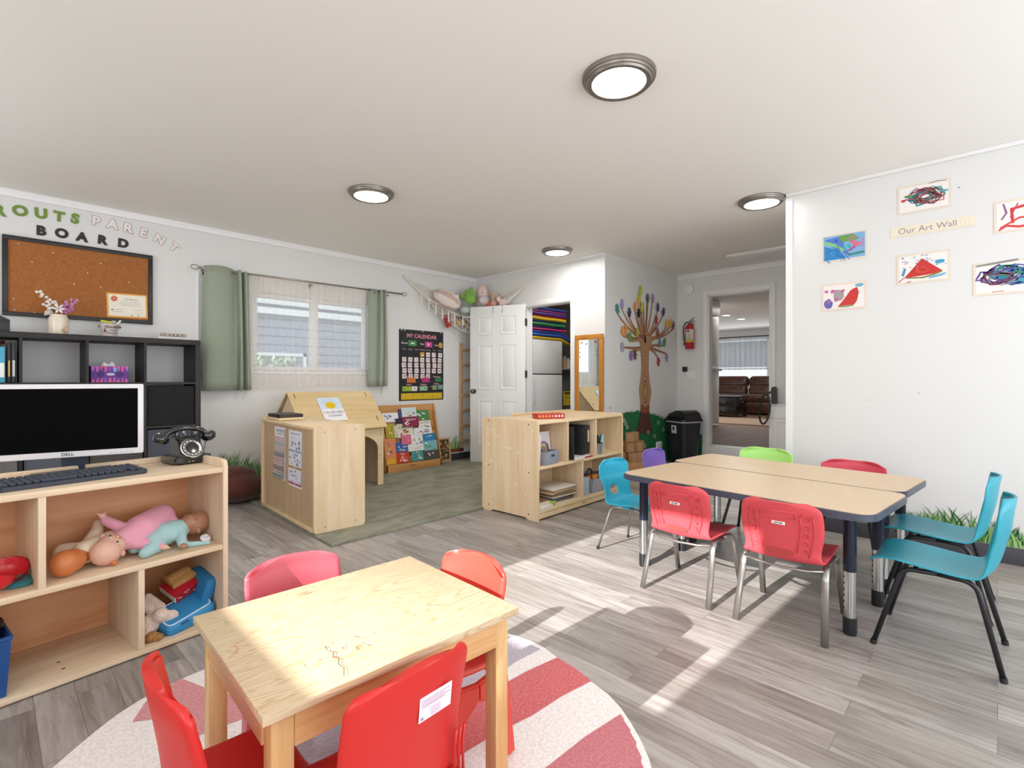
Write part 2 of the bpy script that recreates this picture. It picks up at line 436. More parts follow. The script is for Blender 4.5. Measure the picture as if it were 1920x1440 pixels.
# crown boards, thin panel battens
bm = BM(); bx(bm, -1.5, 4.63, 5.115, 5.13, 2.385, H, 0.003); struct('trim_1', bm, trim_m)
bm = BM(); bx(bm, 6.32, 6.34, 1.128, 3.06, 2.37, H, 0.004); struct('trim_2', bm, trim_m)
bm = BM(); bx(bm, 4.09, 4.11, -1.9, 1.128, 2.415, H, 0.004); struct('trim_3', bm, trim_m)
bm = BM(); bx(bm, 4.618, 4.63, 3.07, 5.11, 2.42, H, 0.003); struct('trim_4', bm, trim_m)
bm = BM(); bx(bm, 1.285, 1.30, 5.122, 5.13, 0.1, 2.02); struct('trim_5', bm, trim_m)
bm = BM(); bx(bm, 4.105, 4.112, 1.09, 1.132, 0, 2.41); struct('trim_6', bm, trim_m)
# dark cove base
navy = C('#3a3f4a', 0.5)
bm = BM(); bx(bm, 4.098, 4.11, -1.9, 1.12, 0, 0.096, 0.002); struct('baseboard_right', bm, C('#4b4a52', 0.5))
bm = BM(); bx(bm, -1.5, 4.6, 5.118, 5.13, 0, 0.1, 0.002); struct('baseboard_left', bm, navy)
# closet door frame
def casing(name, plane, s0, s1, z0, z1, wd, th, face=-1):
    bm = BM()
    x0, x1 = plane + face * th, plane
    bx(bm, x0, x1, s0 - wd, s0, z0, z1 + wd, 0.003); bx(bm, x0, x1, s1, s1 + wd, z0, z1 + wd, 0.003); bx(bm, x0, x1, s0, s1, z1, z1 + wd, 0.003)
    bx(bm, plane, plane + 0.1, s0 - 0.001, s0 + 0.012, z0, z1); bx(bm, plane, plane + 0.1, s1 - 0.012, s1 + 0.001, z0, z1); bx(bm, plane, plane + 0.1, s0, s1, z1 - 0.012, z1 + 0.001)
    return struct(name, bm, trim_m)
casing('trim_7', 4.63, CY0, CY1, 0, CZ, 0.058, 0.016)
casing('trim_8', 6.34, DY0, DY1, 0.2, DZ1, 0.062, 0.02)
bm = BM(); bx(bm, 6.28, 6.46, DY0 - .06, DY1 + .06, 0.0, 0.235, 0.01); struct('trim_9', bm, trim_m)
# hatch in the ceiling of the alcove
bm = BM(); bx(bm, 5.66, 6.05, 1.4, 2.16, H - 0.018, H, 0.003); bx(bm, 5.70, 6.01, 1.44, 2.12, H - 0.022, H - 0.01, 0.002); struct('trim_10', bm, trim_m)

# ------------------------------------------------------------ closet interior (shell)
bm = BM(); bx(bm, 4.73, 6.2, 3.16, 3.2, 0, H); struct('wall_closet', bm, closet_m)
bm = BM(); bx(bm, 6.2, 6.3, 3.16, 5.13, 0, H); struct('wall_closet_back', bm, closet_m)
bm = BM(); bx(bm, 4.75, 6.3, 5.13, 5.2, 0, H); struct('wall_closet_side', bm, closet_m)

# ------------------------------------------------------------ window in the left wall
win = thing('window_1', 'white framed sliding window in the wall behind the sheer curtain', 'window'); win['kind'] = 'structure'
bm = BM()
bx(bm, WX0, WX1, 5.15, 5.20, WZ0, WZ0 + .045, .004); bx(bm, WX0, WX1, 5.15, 5.20, WZ1 - .045, WZ1, .004)
bx(bm, WX0, WX0 + .045, 5.15, 5.20, WZ0 + .045, WZ1 - .045, .004); bx(bm, WX1 - .045, WX1, 5.15, 5.20, WZ0 + .045, WZ1 - .045, .004)
bx(bm, 2.33, 2.41, 5.15, 5.20, WZ0 + .045, WZ1 - .045, .004)
obj('window_frame', bm, trim_m, win)
def f_glass(nt, b):
    b.inputs['Base Color'].default_value = (0.95, 0.98, 1, 1); b.inputs['Transmission Weight'].default_value = 1; b.inputs['IOR'].default_value = 1.05
glass = node_mat('window_glass', f_glass, 0.0)
for x0, x1 in ((WX0 + .045, 2.33), (2.41, WX1 - .045)):
    bm = BM(); bx(bm, x0, x1, 5.172, 5.176, WZ0 + .045, WZ1 - .045); obj('window_pane', bm, glass, win)
bm = BM(); bx(bm, WX0 - .05, WX1 + .05, 5.115, 5.16, WZ0 - .03, WZ0, .004); obj('window_sill', bm, trim_m, win)

# outside: neighbouring house, fence and bush seen through the sheer
nb = thing('neighbour_house', 'pale blue grey sided house outside the curtained window', 'house', (3, 8.5, -0.5))
bm = BM(); bx(bm, -4, 5, 0, .3, 0, 4.2)
for k in range(29): box(bm, (9, .02, .125), (.5, -.012, 0.1 + k * .14), (R(6), 0, 0))
obj('siding', bm, C('#a2a9ba', .8), nb)
bm = BM(); bx(bm, -4, 5, -.12, -.02, 2.62, 2.72); bx(bm, -4, 5, -.12, -.02, 2.78, 2.93); bx(bm, -4, 5, -.2, -.02, 2.98, 3.06); obj('white_board', bm, C('#f2f4f5', .6), nb)
bm = BM()
for x0 in (-1.7, -.2):
    bx(bm, x0, x0 + .05, -.05, 0, 1.0, 2.0); bx(bm, x0 + .9, x0 + .95, -.05, 0, 1.0, 2.0); bx(bm, x0, x0 + .95, -.05, 0, 1.95, 2.0); bx(bm, x0, x0 + .95, -.05, 0, 1, 1.05)
obj('window_trim', bm, C('#f2f4f5', .6), nb)
bm = BM(); bx(bm, -6, 10, 5.3, 14, -0.6, -0.5); struct('ground_outside', bm, C('#9aa08f', .9))
rnd = random.Random(4); bm = BM()
for k in range(1800):
    a = rnd.uniform(0, 2 * PI); q = rnd.uniform(0, 1) ** .5; z = rnd.uniform(0, 1)
    p = Vector((.55 * q * math.cos(a) * (1.15 - z * .7), .45 * q * math.sin(a) * (1.15 - z * .7), .1 + 1.75 * z))
    M = Matrix.Translation(p) @ Euler((rnd.uniform(0, 3), rnd.uniform(0, 3), rnd.uniform(0, 3))).to_matrix().to_4x4()
    bm.faces.new([bm.verts.new(M @ Vector(v)) for v in ((-.04, 0, 0), (0, -.018, 0), (.045, 0, 0), (0, .018, 0))])
t = thing('garden_bush', 'rounded leafy bush outside behind the left half of the curtained window', 'bush', (2.55, 6.7, -.5))
obj('foliage', bm, C('#8fa38c', .8), t)
bm = BM(); tube(bm, [(0, 0, 0), (0, 0, .7)], .03); obj('stem', bm, C('#6b5845', .9), t)

# ------------------------------------------------------------ ceiling lights
def clight(x, y, label):
    t = thing('ceiling_light', label, 'ceiling light', (x, y, H), group='round ceiling lights')
    bm = BM(); lathe(bm, [(.115, -.030), (.128, -.037), (.142, -.036), (.147, -.028), (.153, -.026), (.156, -.018), (.162, -.016), (.165, -.006), (.165, -.0005), (.1, -.0005)], n=48, cap=False)
    obj('trim_ring', bm, C('#8d8680', .35, .7), t)
    bm = BM(); lathe(bm, [(.121, -.028), (.1215, -.033), (.08, -.036), (.001, -.037)], n=40, cap=True)
    obj('diffuser', bm, C('#fffaf2', .5, 0, 6.0), t)
    return t
cl = clight(1.98, 1.235, 'largest round ceiling light, nearest the camera above the tables')
for x, y, l in ((1.95, 3.31, 'round ceiling light over the carpet side, on the left above the shelf back'), (4.10, 1.30, 'round ceiling light partly cut off by the corner of the art wall'), (4.19, 3.366, 'smallest round ceiling light, above the doorway of the closet')):
    dup(cl, (x, y, H), label=l)
# practical light of the lamps themselves (soft discs just under the diffusers)
for x, y in ((1.98, 1.235), (1.95, 3.31), (4.10, 1.30), (4.19, 3.366)):
    l = light('lamp_light', 'AREA', (x, y, H - .045), (0, 0, 0), 8.5, (1.0, .97, .92), .22, .22); l.data.shape = 'DISK'

# ------------------------------------------------------------ closet door (open)
def panel_door():
    # local: x along the width from hinge 0 to 0.755, y thickness, z up
    Wd, Hd = .755, 1.985
    bm = BM(); bx(bm, 0, Wd, -.017, .017, .004, Hd, .002)
    for s in (-1, 1):
        for x0, x1 in ((.115, .335), (.42, .64)):
            for z0, z1 in ((.23, .80), (.93, 1.50), (1.62, 1.86)):
                y = s * .017
                # sunken moulding ring: raised lip, then raised field
                for (e, yy, th) in ((0, .0035, .012), (.028, .003, .0)):
                    pass
                f = .016
                for a in ((x0, x1, z0, z0 + f), (x0, x1, z1 - f, z1), (x0, x0 + f, z0, z1), (x1 - f, x1, z0, z1)):
                    bx(bm, a[0], a[1], y - .0045, y + .0045, a[2], a[3], .0035)
                bx(bm, x0 + .04, x1 - .04, y - .003, y + .003, z0 + .04, z1 - .04, .0028)
    return bm
hx, hy = 4.60, 4.19
ang = math.atan2(4.92 - hy, 4.30 - hx)
t = thing('door_1', 'white six panel door standing open in front of the closet', 'door', (hx, hy, 0.01), (0, 0, ang)); t['kind'] = 'structure'
obj('door_leaf', panel_door(), trim_m, t)
bm = BM()
for s in (-1, 1):
    Mx = Matrix.Rotation(R(90) * s, 4, 'X')
    lathe(bm, [(.03, .017), (.03, .024), (.012, .026), (.011, .045), (.026, .052), (.029, .064), (.022, .076), (.001, .079)], (.70, 0, .905), 20, M=Mx)
obj('door_knob', bm, C('#77706a', .3, 1), t)
bm = BM()
for z in (.35, 1.08, 1.72): bx(bm, -.012, .004, -.022, .022, z, z + .085, .002); tube(bm, [(-.008, .02, z - .004), (-.008, .02, z + .09)], .006)
obj('hinge', bm, C('#4d4a47', .4, 1), t)
bm = BM()
for x in (.30, .43): tube(bm, [(x, .02, 1.99), (x, .024, 1.93), (x, .03, 1.90), (x, .045, 1.895), (x, .05, 1.91)], .002, 6)
obj('wire_hook', bm, C('#8e8e8e', .3, 1), t)

# ------------------------------------------------------------ living room beyond the doorway
def f_lfloor(nt, b):
    v = coords(nt, (1.2, 14, 1), (0, 0, R(90)))
    n = N(nt, 'ShaderNodeTexNoise', Scale=1.2, Detail=6.0, Distortion=.6); nt.links.new(v, n.inputs['Vector'])
    nt.links.new(ramp(nt, n.outputs['Fac'], [(.3, '#5f4331'), (.5, '#72533d'), (.7, '#86654b')]), b.inputs['Base Color'])
bm = BM(); bx(bm, 6.46, 14.5, 0.2, 8.0, .1, .23); struct('floor_living_room', bm, node_mat('brown_plank', f_lfloor, .65))
bm = BM(); bx(bm, 6.46, 14.5, 0.2, 8.0, H, H + .1); struct('ceiling_living_room', bm, ceil_m)
bm = BM(); bx(bm, 6.46, 14.5, 8.0, 8.1, .2, H); bx(bm, 6.46, 14.5, .1, .2, .2, H); struct('wall_living_room', bm, wall_m)
bm = BM(); bx(bm, 14.4, 14.5, .2, 3.0, .2, H); bx(bm, 14.4, 14.5, 7.2, 8, .2, H); bx(bm, 14.4, 14.5, 3, 7.2, 2.2, H); bx(bm, 14.4, 14.5, 3, 7.2, .2, .85)
struct('wall_far', bm, wall_m)
w2 = thing('window_2', 'wide living room window behind white sheer curtain', 'window'); w2['kind'] = 'structure'
bm = BM()
for y in (3.02, 4.4, 5.8, 7.18): bx(bm, 14.42, 14.47, y - .03, y + .03, .85, 2.2)
bx(bm, 14.42, 14.47, 3, 7.2, .85, .9); bx(bm, 14.42, 14.47, 3, 7.2, 2.15, 2.2); bx(bm, 14.42, 14.47, 3, 7.2, 1.33, 1.38)
obj('window_frame', bm, trim_m, w2)
# porch roof outside that keeps the upper half dim
bm = BM(); bx(bm, 15.3, 15.5, 0, 9, 1.42, 2.9); o = struct('wall_porch', bm, C('#6f7274', .9))
def curtain(name, pts_x, z0, z1, amp, waves, m, parent=None, axis='x', th=0.0, base=0.0, n=140, flare=0.0):
    x0, x1 = pts_x; bm = BM(); rows = []
    for j in range(9):
        z = z0 + (z1 - z0) * j / 8; row = []
        for i in range(n + 1):
            s = i / n; a = s * waves * 2 * PI
            y = base + amp * (math.sin(a) + .35 * math.sin(a * 2.3 + 1.1)) * (0.75 + .25 * math.cos(j * .5 + a * .15))
            x = x0 + (x1 - x0) * s + flare * (1 - j / 8) * (s - .5)
            row.append(bm.verts.new((x, y, z) if axis == 'x' else (y, x, z)))
        rows.append(row)
    for a, b in zip(rows, rows[1:]):
        for i in range(n): bm.faces.new((a[i], a[i + 1], b[i + 1], b[i]))
    o = obj(name, bm, m, parent, smooth=True)
    if th: s = o.modifiers.new('solid', 'SOLIDIFY'); s.thickness = th
    return o
o = curtain('sheer_curtain', (2.8, 7.4), .25, 2.2, .05, 34, sheer('white_sheer', '#e6e8ea', .6), axis='y', base=14.25, n=420); tag(o, 'long white sheer curtain across the far living room window', 'curtain')
bm = BM(); tube(bm, [(14.25, 2.7, 2.22), (14.25, 7.5, 2.22)], .016); tag(obj('curtain_rod', bm, C('#3c3836', .5)), 'dark curtain rod above the far living room sheer curtain', 'curtain rod')
t = thing('downlight', 'round recessed downlight on the left in the living room ceiling', 'downlight', (10.95, 4.18, H), group='living room downlights')
bm = BM(); lathe(bm, [(.06, -.002), (.085, -.012), (.11, -.004), (.11, 0)], n=24, cap=False); obj('trim_ring', bm, trim_m, t)
bm = BM(); lathe(bm, [(.078, -.008), (.001, -.010)], n=24); obj('lens', bm, C('#fff2d8', .5, 0, 8.0), t)
dup(t, (11.85, 4.19, H), label='round recessed downlight farther right in the living room ceiling')
light('living_room_light', 'AREA', (10.2, 3.9, 2.38), (0, 0, 0), 34, (1, .97, .94), 1.6, 1.6)
light('living_room_window_light', 'AREA', (14.1, 5.0, 1.3), (R(90), 0, R(90)), 30, (.92, .96, 1), 3.6, 1.6)
light('closet_fill_light', 'AREA', (5.3, 3.7, 2.40), (0, 0, 0), 6, (1, .95, .88), .3, .3)  # unseen lamp added to brighten the closet interior
# sofa
lea = fabric('brown_leather', '#5a3526', 14, .5, c2='#3a2018'); lea.node_tree.nodes['Principled BSDF'].inputs['Roughness'].default_value = .28
t = thing('leather_sofa', 'brown leather reclining sofa in front of the far sheer curtain', 'sofa', (12.5, 4.55, .23))
bm = BM(); bx(bm, .05, .95, -1.2, 1.3, .03, .3, .03); obj('base', bm, lea, t, smooth=False)
for k, (a, b) in enumerate(((-.92, -.1), (-.1, .72), (.72, 1.2))):
    bm = BM(); box(bm, (.62, b - a - .01, .2), (.33, (a + b) / 2, .38), bevel=.07, seg=4); obj('seat_cushion', bm, lea, t, smooth=True)
    bm = BM(); box(bm, (.26, b - a - .01, .30), (.68, (a + b) / 2, .77), (0, R(10), 0), .1, seg=4); box(bm, (.24, b - a - .02, .28), (.6, (a + b) / 2, .55), (0, R(8), 0), .09, seg=4); obj('back_cushion', bm, lea, t, smooth=True)
for y in (-1.08, 1.3):
    bm = BM(); box(bm, (.85, .28, .52), (.45, y, .33), bevel=.1, seg=4); obj('armrest', bm, lea, t, smooth=True)
# chest
dk = C('#17120f', .25)
t = thing('storage_chest', 'black low chest with round silver knobs standing before the sofa', 'chest', (11.3, 4.1, .23))
bm = BM(); bx(bm, 0, .63, 0, .8, .07, .44, .008); bx(bm, -.02, .65, -.02, .82, .44, .47, .006); obj('carcass', bm, dk, t)
bm = BM()
for x in (.03, .6):
    for y in (.03, .77): bx(bm, x - .03, x + .03, y - .03, y + .03, 0, .07)
obj('feet', bm, dk, t)
for z in (.15, .33):
    bm = BM(); bx(bm, -.008, .002, .05, .75, z - .075, z + .075, .003); d = obj('drawer', bm, dk, t)
    bm = BM(); ellipsoid(bm, (-.02, .26, z), (.016, .016, .016)); obj('knob', bm, silver, d)
bm = BM(); bx(bm, .05, .58, -.008, .002, .1, .4, .003); d = obj('side_panel', bm, dk, t)
bm = BM(); ellipsoid(bm, (.32, -.02, .33), (.016, .016, .016)); obj('knob', bm, silver, d)
bm = BM(); bx(bm, 9.6, 11.2, 2.6, 5.0, .23, .245, .004); tag(obj('area_rug', bm, fabric('tan_rug', '#b39a80', 60, .4, c2='#a08870')), 'tan area rug on the brown floor in front of the chest', 'rug')
# pantry cabinets
t = thing('pantry_cabinet', 'tall white pantry cabinet seen just inside the living room doorway', 'cabinet', (7.0, 3.66, .23))
bm = BM(); bx(bm, 0, 2.24, 0, .6, .05, 2.0, .004); obj('carcass', bm, trim_m, t)
bm = BM(); bx(bm, -.1, 2.0, -.12, .6, 1.95, 2.2, .004); obj('soffit', bm, trim_m, t)
for x0, x1, z0, z1 in ((1.55, 1.86, .1, .98), (1.9, 2.2, .1, .98), (1.55, 1.86, 1.08, 1.56), (1.9, 2.2, 1.08, 1.93)):
    bm = BM(); bx(bm, x0, x1, -.02, 0, z0, z1, .006); obj('door', bm, trim_m, t)
bm = BM(); bx(bm, 1.2, 2.26, -.05, .6, .99, 1.03, .004); obj('worktop', bm, C('#8f9aa6', .4), t)
# white gate panel with its black latch beside the doorway
t = thing('half_gate', 'low white panelled gate beside the living room doorway', 'gate', (6.27, 1.70, 0))
bm = BM(); bx(bm, -.02, .02, -.3, .197, 0.02, .76, .004); bx(bm, -.028, .028, -.3, .2, .76, .785, .004); obj('panel', bm, trim_m, t)
bm = BM()
for a in ((-.028, -.02, -.28, .17, .62, .635), (-.028, -.02, .155, .17, .1, .635), (-.028, -.02, .10, .112, .14, .59), (-.028, -.02, -.28, .112, .58, .592)): bx(bm, *a, .002)
obj('moulding', bm, trim_m, t)
t = thing('strap_latch', 'black latch with a hanging black loop standing on the white half gate', 'latch', (6.27, 1.835, .785))
bm = BM(); prism(bm, rrect(.06, .2, .028), .03, Matrix.Translation((-.03, 0, .1)) @ Euler((R(90), 0, R(-90))).to_matrix().to_4x4()); obj('bracket', bm, black_pl, t)
bm = BM(); pts = []
for k in range(25):
    a = 2 * PI * k / 24; pts.append((-.06 + .012 * math.cos(a), .10 + .055 * math.sin(a) - .012 * math.cos(a), -.06 + .17 * math.cos(a)))
tube(bm, pts[:-1], .011, 8, closed=True); tube(bm, [(-.02, 0, .14), (-.045, .03, .145), (-.06, .07, .11)], .011, 8); obj('loop', bm, black_pl, t)
# ============================================================ FURNITURE
# ------------------------------------------------------------ green carpet and round rug
bm = BM(); prism(bm, [(1.52, 3.055), (4.55, 3.055), (4.55, 5.11), (1.60, 5.11)], .012, bevel=.003)
tag(obj('carpet', bm, carpet_m), 'olive green carpet under the wooden playhouse and shelves', 'carpet')
s = Sheet(.01, .01, '#efe9e6', .001)
s.bm.free(); s.bm = BM(); cx, cy, rr_ = .70, 1.29, .82
rim = [(cx + (rr_ + .012 * math.sin(7 * a) + .008 * math.sin(13 * a + 1)) * math.cos(a), cy + (rr_ + .012 * math.sin(7 * a)) * math.sin(a)) for a in [2 * PI * k / 72 for k in range(72)]]
prism(s.bm, rim, .008); s.z = .0086
def chord(y): return math.sqrt(max(0, (rr_ - .012) ** 2 - (y - cy) ** 2))
def band(y0, y1, c, slope=-.1, xl=-9):
    pts = []; K = 18
    for k in range(K + 1):
        y = y0 + (y1 - y0) * k / K; x = cx + chord(y); pts.append((x, y + slope * (x - 1.3) + .004 * math.sin(k * 2.1)))
    x0 = max(cx - chord((y0 + y1) / 2), xl)
    top = [(x0 + (pts[-1][0] - x0) * (1 - q / 8), y1 + slope * (x0 + (pts[-1][0] - x0) * (1 - q / 8) - 1.3) + .006 * math.sin(q * 2)) for q in range(1, 9)]
    bot = [(x0 + (pts[0][0] - x0) * q / 8, y0 + slope * (x0 + (pts[0][0] - x0) * q / 8 - 1.3) + .006 * math.sin(q * 3)) for q in range(0, 8)]
    s.poly([p for p in bot + pts + top if (p[0] - cx) ** 2 + (p[1] - cy) ** 2 < rr_ ** 2], c)
band(1.30, 1.47, '#b9b1ba', -.02, .55); band(1.05, 1.235, '#c4565a', -.12, .35); band(.60, .87, '#b9666e', -.1, .1)
s.poly([(.31, 1.93), (.36, 2.02), (.43, 2.06), (.475, 2.09), (.53, 1.93), (.60, 1.80), (.55, 1.70), (.40, 1.72), (.42, 1.86)], '#c98084')
s.poly([(-.05, 1.55), (.1, 1.62), (.2, 1.35), (.05, 1.3)], '#b9b1ba')
ro = s.done('round_rug')
for i, c in enumerate(s.mats):
    ro.data.materials[i] = fabric('rug_pile_%d' % i, c, 110, .5, c2={'#efe9e6': '#dcd5d3', '#b9b1ba': '#a29aa6', '#c4565a': '#cf7476', '#b9666e': '#c57c82', '#c98084': '#d69a9c'}.get(c, c))
tag(ro, 'round shaggy rug with red, white and grey bands under the small pine table', 'rug')

# ------------------------------------------------------------ small pine table
t = thing('pine_table', 'small square edged pine children table with crayon scribbles in the foreground', 'table', (.632, 1.128, .009), (0, 0, R(-2.5)))
tw, tdp, tz = .603, .505, .491
bm = BM(); box(bm, (tw, tdp, .017), (0, 0, tz - .0085), bevel=.002); obj('table_top', bm, pine_top, t)
i = .02
for y in (-1, 1):
    bm = BM(); bx(bm, -tw / 2 + i + .04, tw / 2 - i - .04, y * (tdp / 2 - i - .006) - .009, y * (tdp / 2 - i - .006) + .009, tz - .085, tz - .017); obj('apron', bm, pine_apron, t)
pae = wood('pine_apron_end', '#c9935c', '#d6a570', '#dfb482', 'y', fine=1.6)
for x in (-1, 1):
    bm = BM(); bx(bm, x * (tw / 2 - i - .006) - .009, x * (tw / 2 - i - .006) + .009, -tdp / 2 + i + .04, tdp / 2 - i - .04, tz - .085, tz - .017); obj('apron', bm, pae, t)
for x in (-1, 1):
    for y in (-1, 1):
        bm = BM(); cxx, cyy = x * (tw / 2 - i - .02), y * (tdp / 2 - i - .02); bx(bm, cxx - .02, cxx + .02, cyy - .02, cyy + .02, 0, tz - .017, .002); obj('leg', bm, pine_leg, t)
s = Sheet(.001, .001, '#e8703c', .0002); s.z = tz + .0003
rnd = random.Random(3)
for k in range(26):
    x, y = rnd.gauss(-.115, .045), rnd.gauss(-.135, .03); s.ell(x, y, rnd.uniform(.001, .005), rnd.uniform(.001, .003), rnd.choice(['#e8703c', '#e58a6a', '#d9603a', '#e89b84']), rnd.uniform(0, 3), 8, .4)
s.stroke([(-.13, -.105), (-.135, -.125), (-.128, -.14), (-.138, -.16), (-.13, -.17), (-.14, -.19), (-.138, -.21), (-.15, -.235)], .0018, '#4a4450')
s.stroke([(-.25, .165), (-.256, .16), (-.25, .155)], .0015, '#3a3a3a'); s.stroke([(-.27, .03), (-.268, .012), (-.275, -.002)], .0015, '#d9603a')
for k in range(8): x, y = rnd.uniform(-.26, .1), rnd.uniform(-.2, .2); s.ell(x, y, .0012, .0012, '#8a5a4a', n=6)
s.stroke([(.16, -.02), (.165, -.06)], .001, '#b9a57e'); s.stroke([(.02, .16), (.05, .168)], .0012, '#f3ead2')
s.poly([(-.09, .19), (-.04, .197), (-.06, .188)], '#a8743e')
s.done('crayon_marks', t)

# ------------------------------------------------------------ shell chairs
def shell(P, W, cross, mat, name, parent, th=.008, hole=None, K=14, sub=1, wing=0.0, arch=0.0):
    """P: (y, z, half width factor, seatness) from seat lip to top of the back"""
    # resample profile smoothly
    pts = []
    SUB = 9 if hole else 3
    for i in range(len(P) - 1):
        for q in range(SUB):
            u = q / SUB
            p0, p1, p2, p3 = P[max(i - 1, 0)], P[i], P[i + 1], P[min(i + 2, len(P) - 1)]
            pts.append([0.5 * ((2 * b) + (-a + c) * u + (2 * a - 5 * b + 4 * c - d) * u * u + (-a + 3 * b - 3 * c + d) * u ** 3) for a, b, c, d in zip(p0, p1, p2, p3)])
    pts.append(list(P[-1])); bm = BM(); rows = []
    ztop = P[-1][1]; z0_ = [p for p in P if p[3] < .5][0][1]
    for (y, z, f, sness) in pts:
        row = []; ar = arch * max(0, (z - z0_) / (ztop - z0_)) ** 2 * (1 - sness)
        for k in range(K + 1):
            u = -1 + 2 * k / K
            x = W / 2 * f * u
            e = abs(u) ** 3
            row.append(bm.verts.new((x, y + (1 - sness) * (cross * u * u + wing * e), z + sness * (cross * .45 * u * u) - ar * u * u)))
        rows.append(row)
    for a, b in zip(rows, rows[1:]):
        for k in range(K):
            c = (a[k].co + b[k + 1].co) / 2
            if hole and (c.x / hole[1]) ** 2 + ((c.z - hole[0]) / hole[2]) ** 2 < 1 and c.y < hole[3]: continue
            bm.faces.new((a[k], a[k + 1], b[k + 1], b[k]))
    o = obj(name, bm, mat, parent, smooth=True)
    m = o.modifiers.new('thick', 'SOLIDIFY'); m.thickness = th; m.offset = 0
    subsurf(o, sub); return o

red_pl = plastic('coral_red_plastic', '#e0525a', .4, .12); coral = C('#ea5c58', .38)
def lifetime_chair(loc, rot, label, shellm, legm, tilt=0):
    """stacking child chair with flat arched legs; faces local +y"""
    t = thing('stacking_chair', label, 'chair', loc, rot, 'red chairs at the adjustable tables')
    W = .325
    P = [(.20, .282, .90, 1), (.185, .297, .97, 1), (.12, .302, 1, 1), (.02, .296, 1, 1), (-.08, .294, 1, 1), (-.135, .300, .99, .8), (-.158, .325, .93, .3), (-.165, .36, .93, 0), (-.172, .42, 1, 0), (-.182, .49, 1.0, 0), (-.188, .525, .96, 0), (-.191, .543, .84, 0), (-.193, .553, .62, 0)]
    shell(P, W, .028, shellm, 'seat_shell', t, .011, wing=.004)
    # relief on the outside of the back
    bm = BM()
    yb = lambda z, x: -.166 - (z - .36) * .145 + .028 * (x / (W / 2)) ** 2 - .0062
    def ring(pts, r, **k): tube(bm, [(x, yb(z, x), z) for x, z in pts], r, 6, **k)
    sl = [(-.062 + .0, .487), (.062, .487), (.066, .492), (.066, .508), (.062, .513), (-.062, .513), (-.066, .508), (-.066, .492)]
    ring(sl, .0028, closed=True)
    for s in (-1, 1):
        ring([(s * .082, .50), (s * .085, .46), (s * .082, .42), (s * .074, .38), (s * .066, .345)], .0026)
        ring([(s * .128, .50), (s * .132, .46), (s * .128, .41), (s * .12, .37), (s * .108, .33)], .0022)
        ring([(s * .082, .50), (s * .09, .513), (s * .12, .513), (s * .128, .50)], .0022)
    obj('back_ribs', bm, shellm, t, smooth=True)
    for s in (-1, 1):
        for z in (.49, .455, .42, .385, .352):
            bm = BM(); x = s * (.108 - (.49 - z) * .09); p = (x, yb(z, x) + .0012, z)
            lathe(bm, [(.0001, .0), (.0065, .0), (.0085, .0022), (.0085, -.001)], p, 14, M=Matrix.Rotation(R(90), 4, 'X'), cap=False); obj('back_dimple', bm, C('#c9444a', .45), t)
    bm = BM(); z = .338; prism(bm, [(.058 * math.cos(a), .014 * math.sin(a)) for a in [2 * PI * k / 24 for k in range(24)]], .003, Matrix.Translation((0, yb(z, 0) + .001, z)) @ Euler((R(98), 0, 0)).to_matrix().to_4x4()); obj('hand_hole', bm, C('#b9423f', .5), t)
    pl = BM(); box(pl, (.052, .0025, .013), (0, yb(.463, 0) + .001, .463), (R(-8), 0, 0), .001); pl = obj('logo_plate', pl, C('#f1e6e2', .4), t)
    text('logo_lettering', 'LIFETIME', .0095, C('#4a4a50', .5), pl, (0, yb(.463, 0) - .0006, .463), (R(82), 0, 0), extrude=.0003, offset=.0002)
    # flat legs: one arch each side; each leg its own piece
    for s in (-1, 1):
        for fr in (-1, 1):
            pts = []
            for k in range(9):
                a = R(90) * k / 8
                pts.append((s * (.158 + .004 * k / 8), fr * (.075 + .055 * math.sin(a)), .288 - .065 * (1 - math.cos(a))))
            pts = [(s * .158, 0, .288)] + pts + [(s * .172, fr * .195, .003)]
            bm = BM(); tube(bm, pts, .0115, 10, flat=(1.25, .62)); obj('leg', bm, legm, t, smooth=True)
    bm = BM(); tube(bm, [(-.155, -.12, .276), (-.10, -.142, .27), (0, -.148, .266), (.10, -.142, .27), (.155, -.12, .276)], .006, 8); obj('cross_bar', bm, legm, t, smooth=True); bm = BM(); tube(bm, [(-.155, .1, .276), (.155, .1, .276)], .006, 8); obj('cross_bar', bm, legm, t, smooth=True)
    return t
RZ = R(-90 )   # local +y to world +x
ch = lifetime_chair((2.515, 1.135, 0), (0, 0, R(-91)), 'red stacking chair, left of the two backs facing the camera', red_pl, silver)
dup(ch, (2.505, .672, 0), (0, 0, R(-89)), label='red stacking chair, right of the two backs facing the camera')

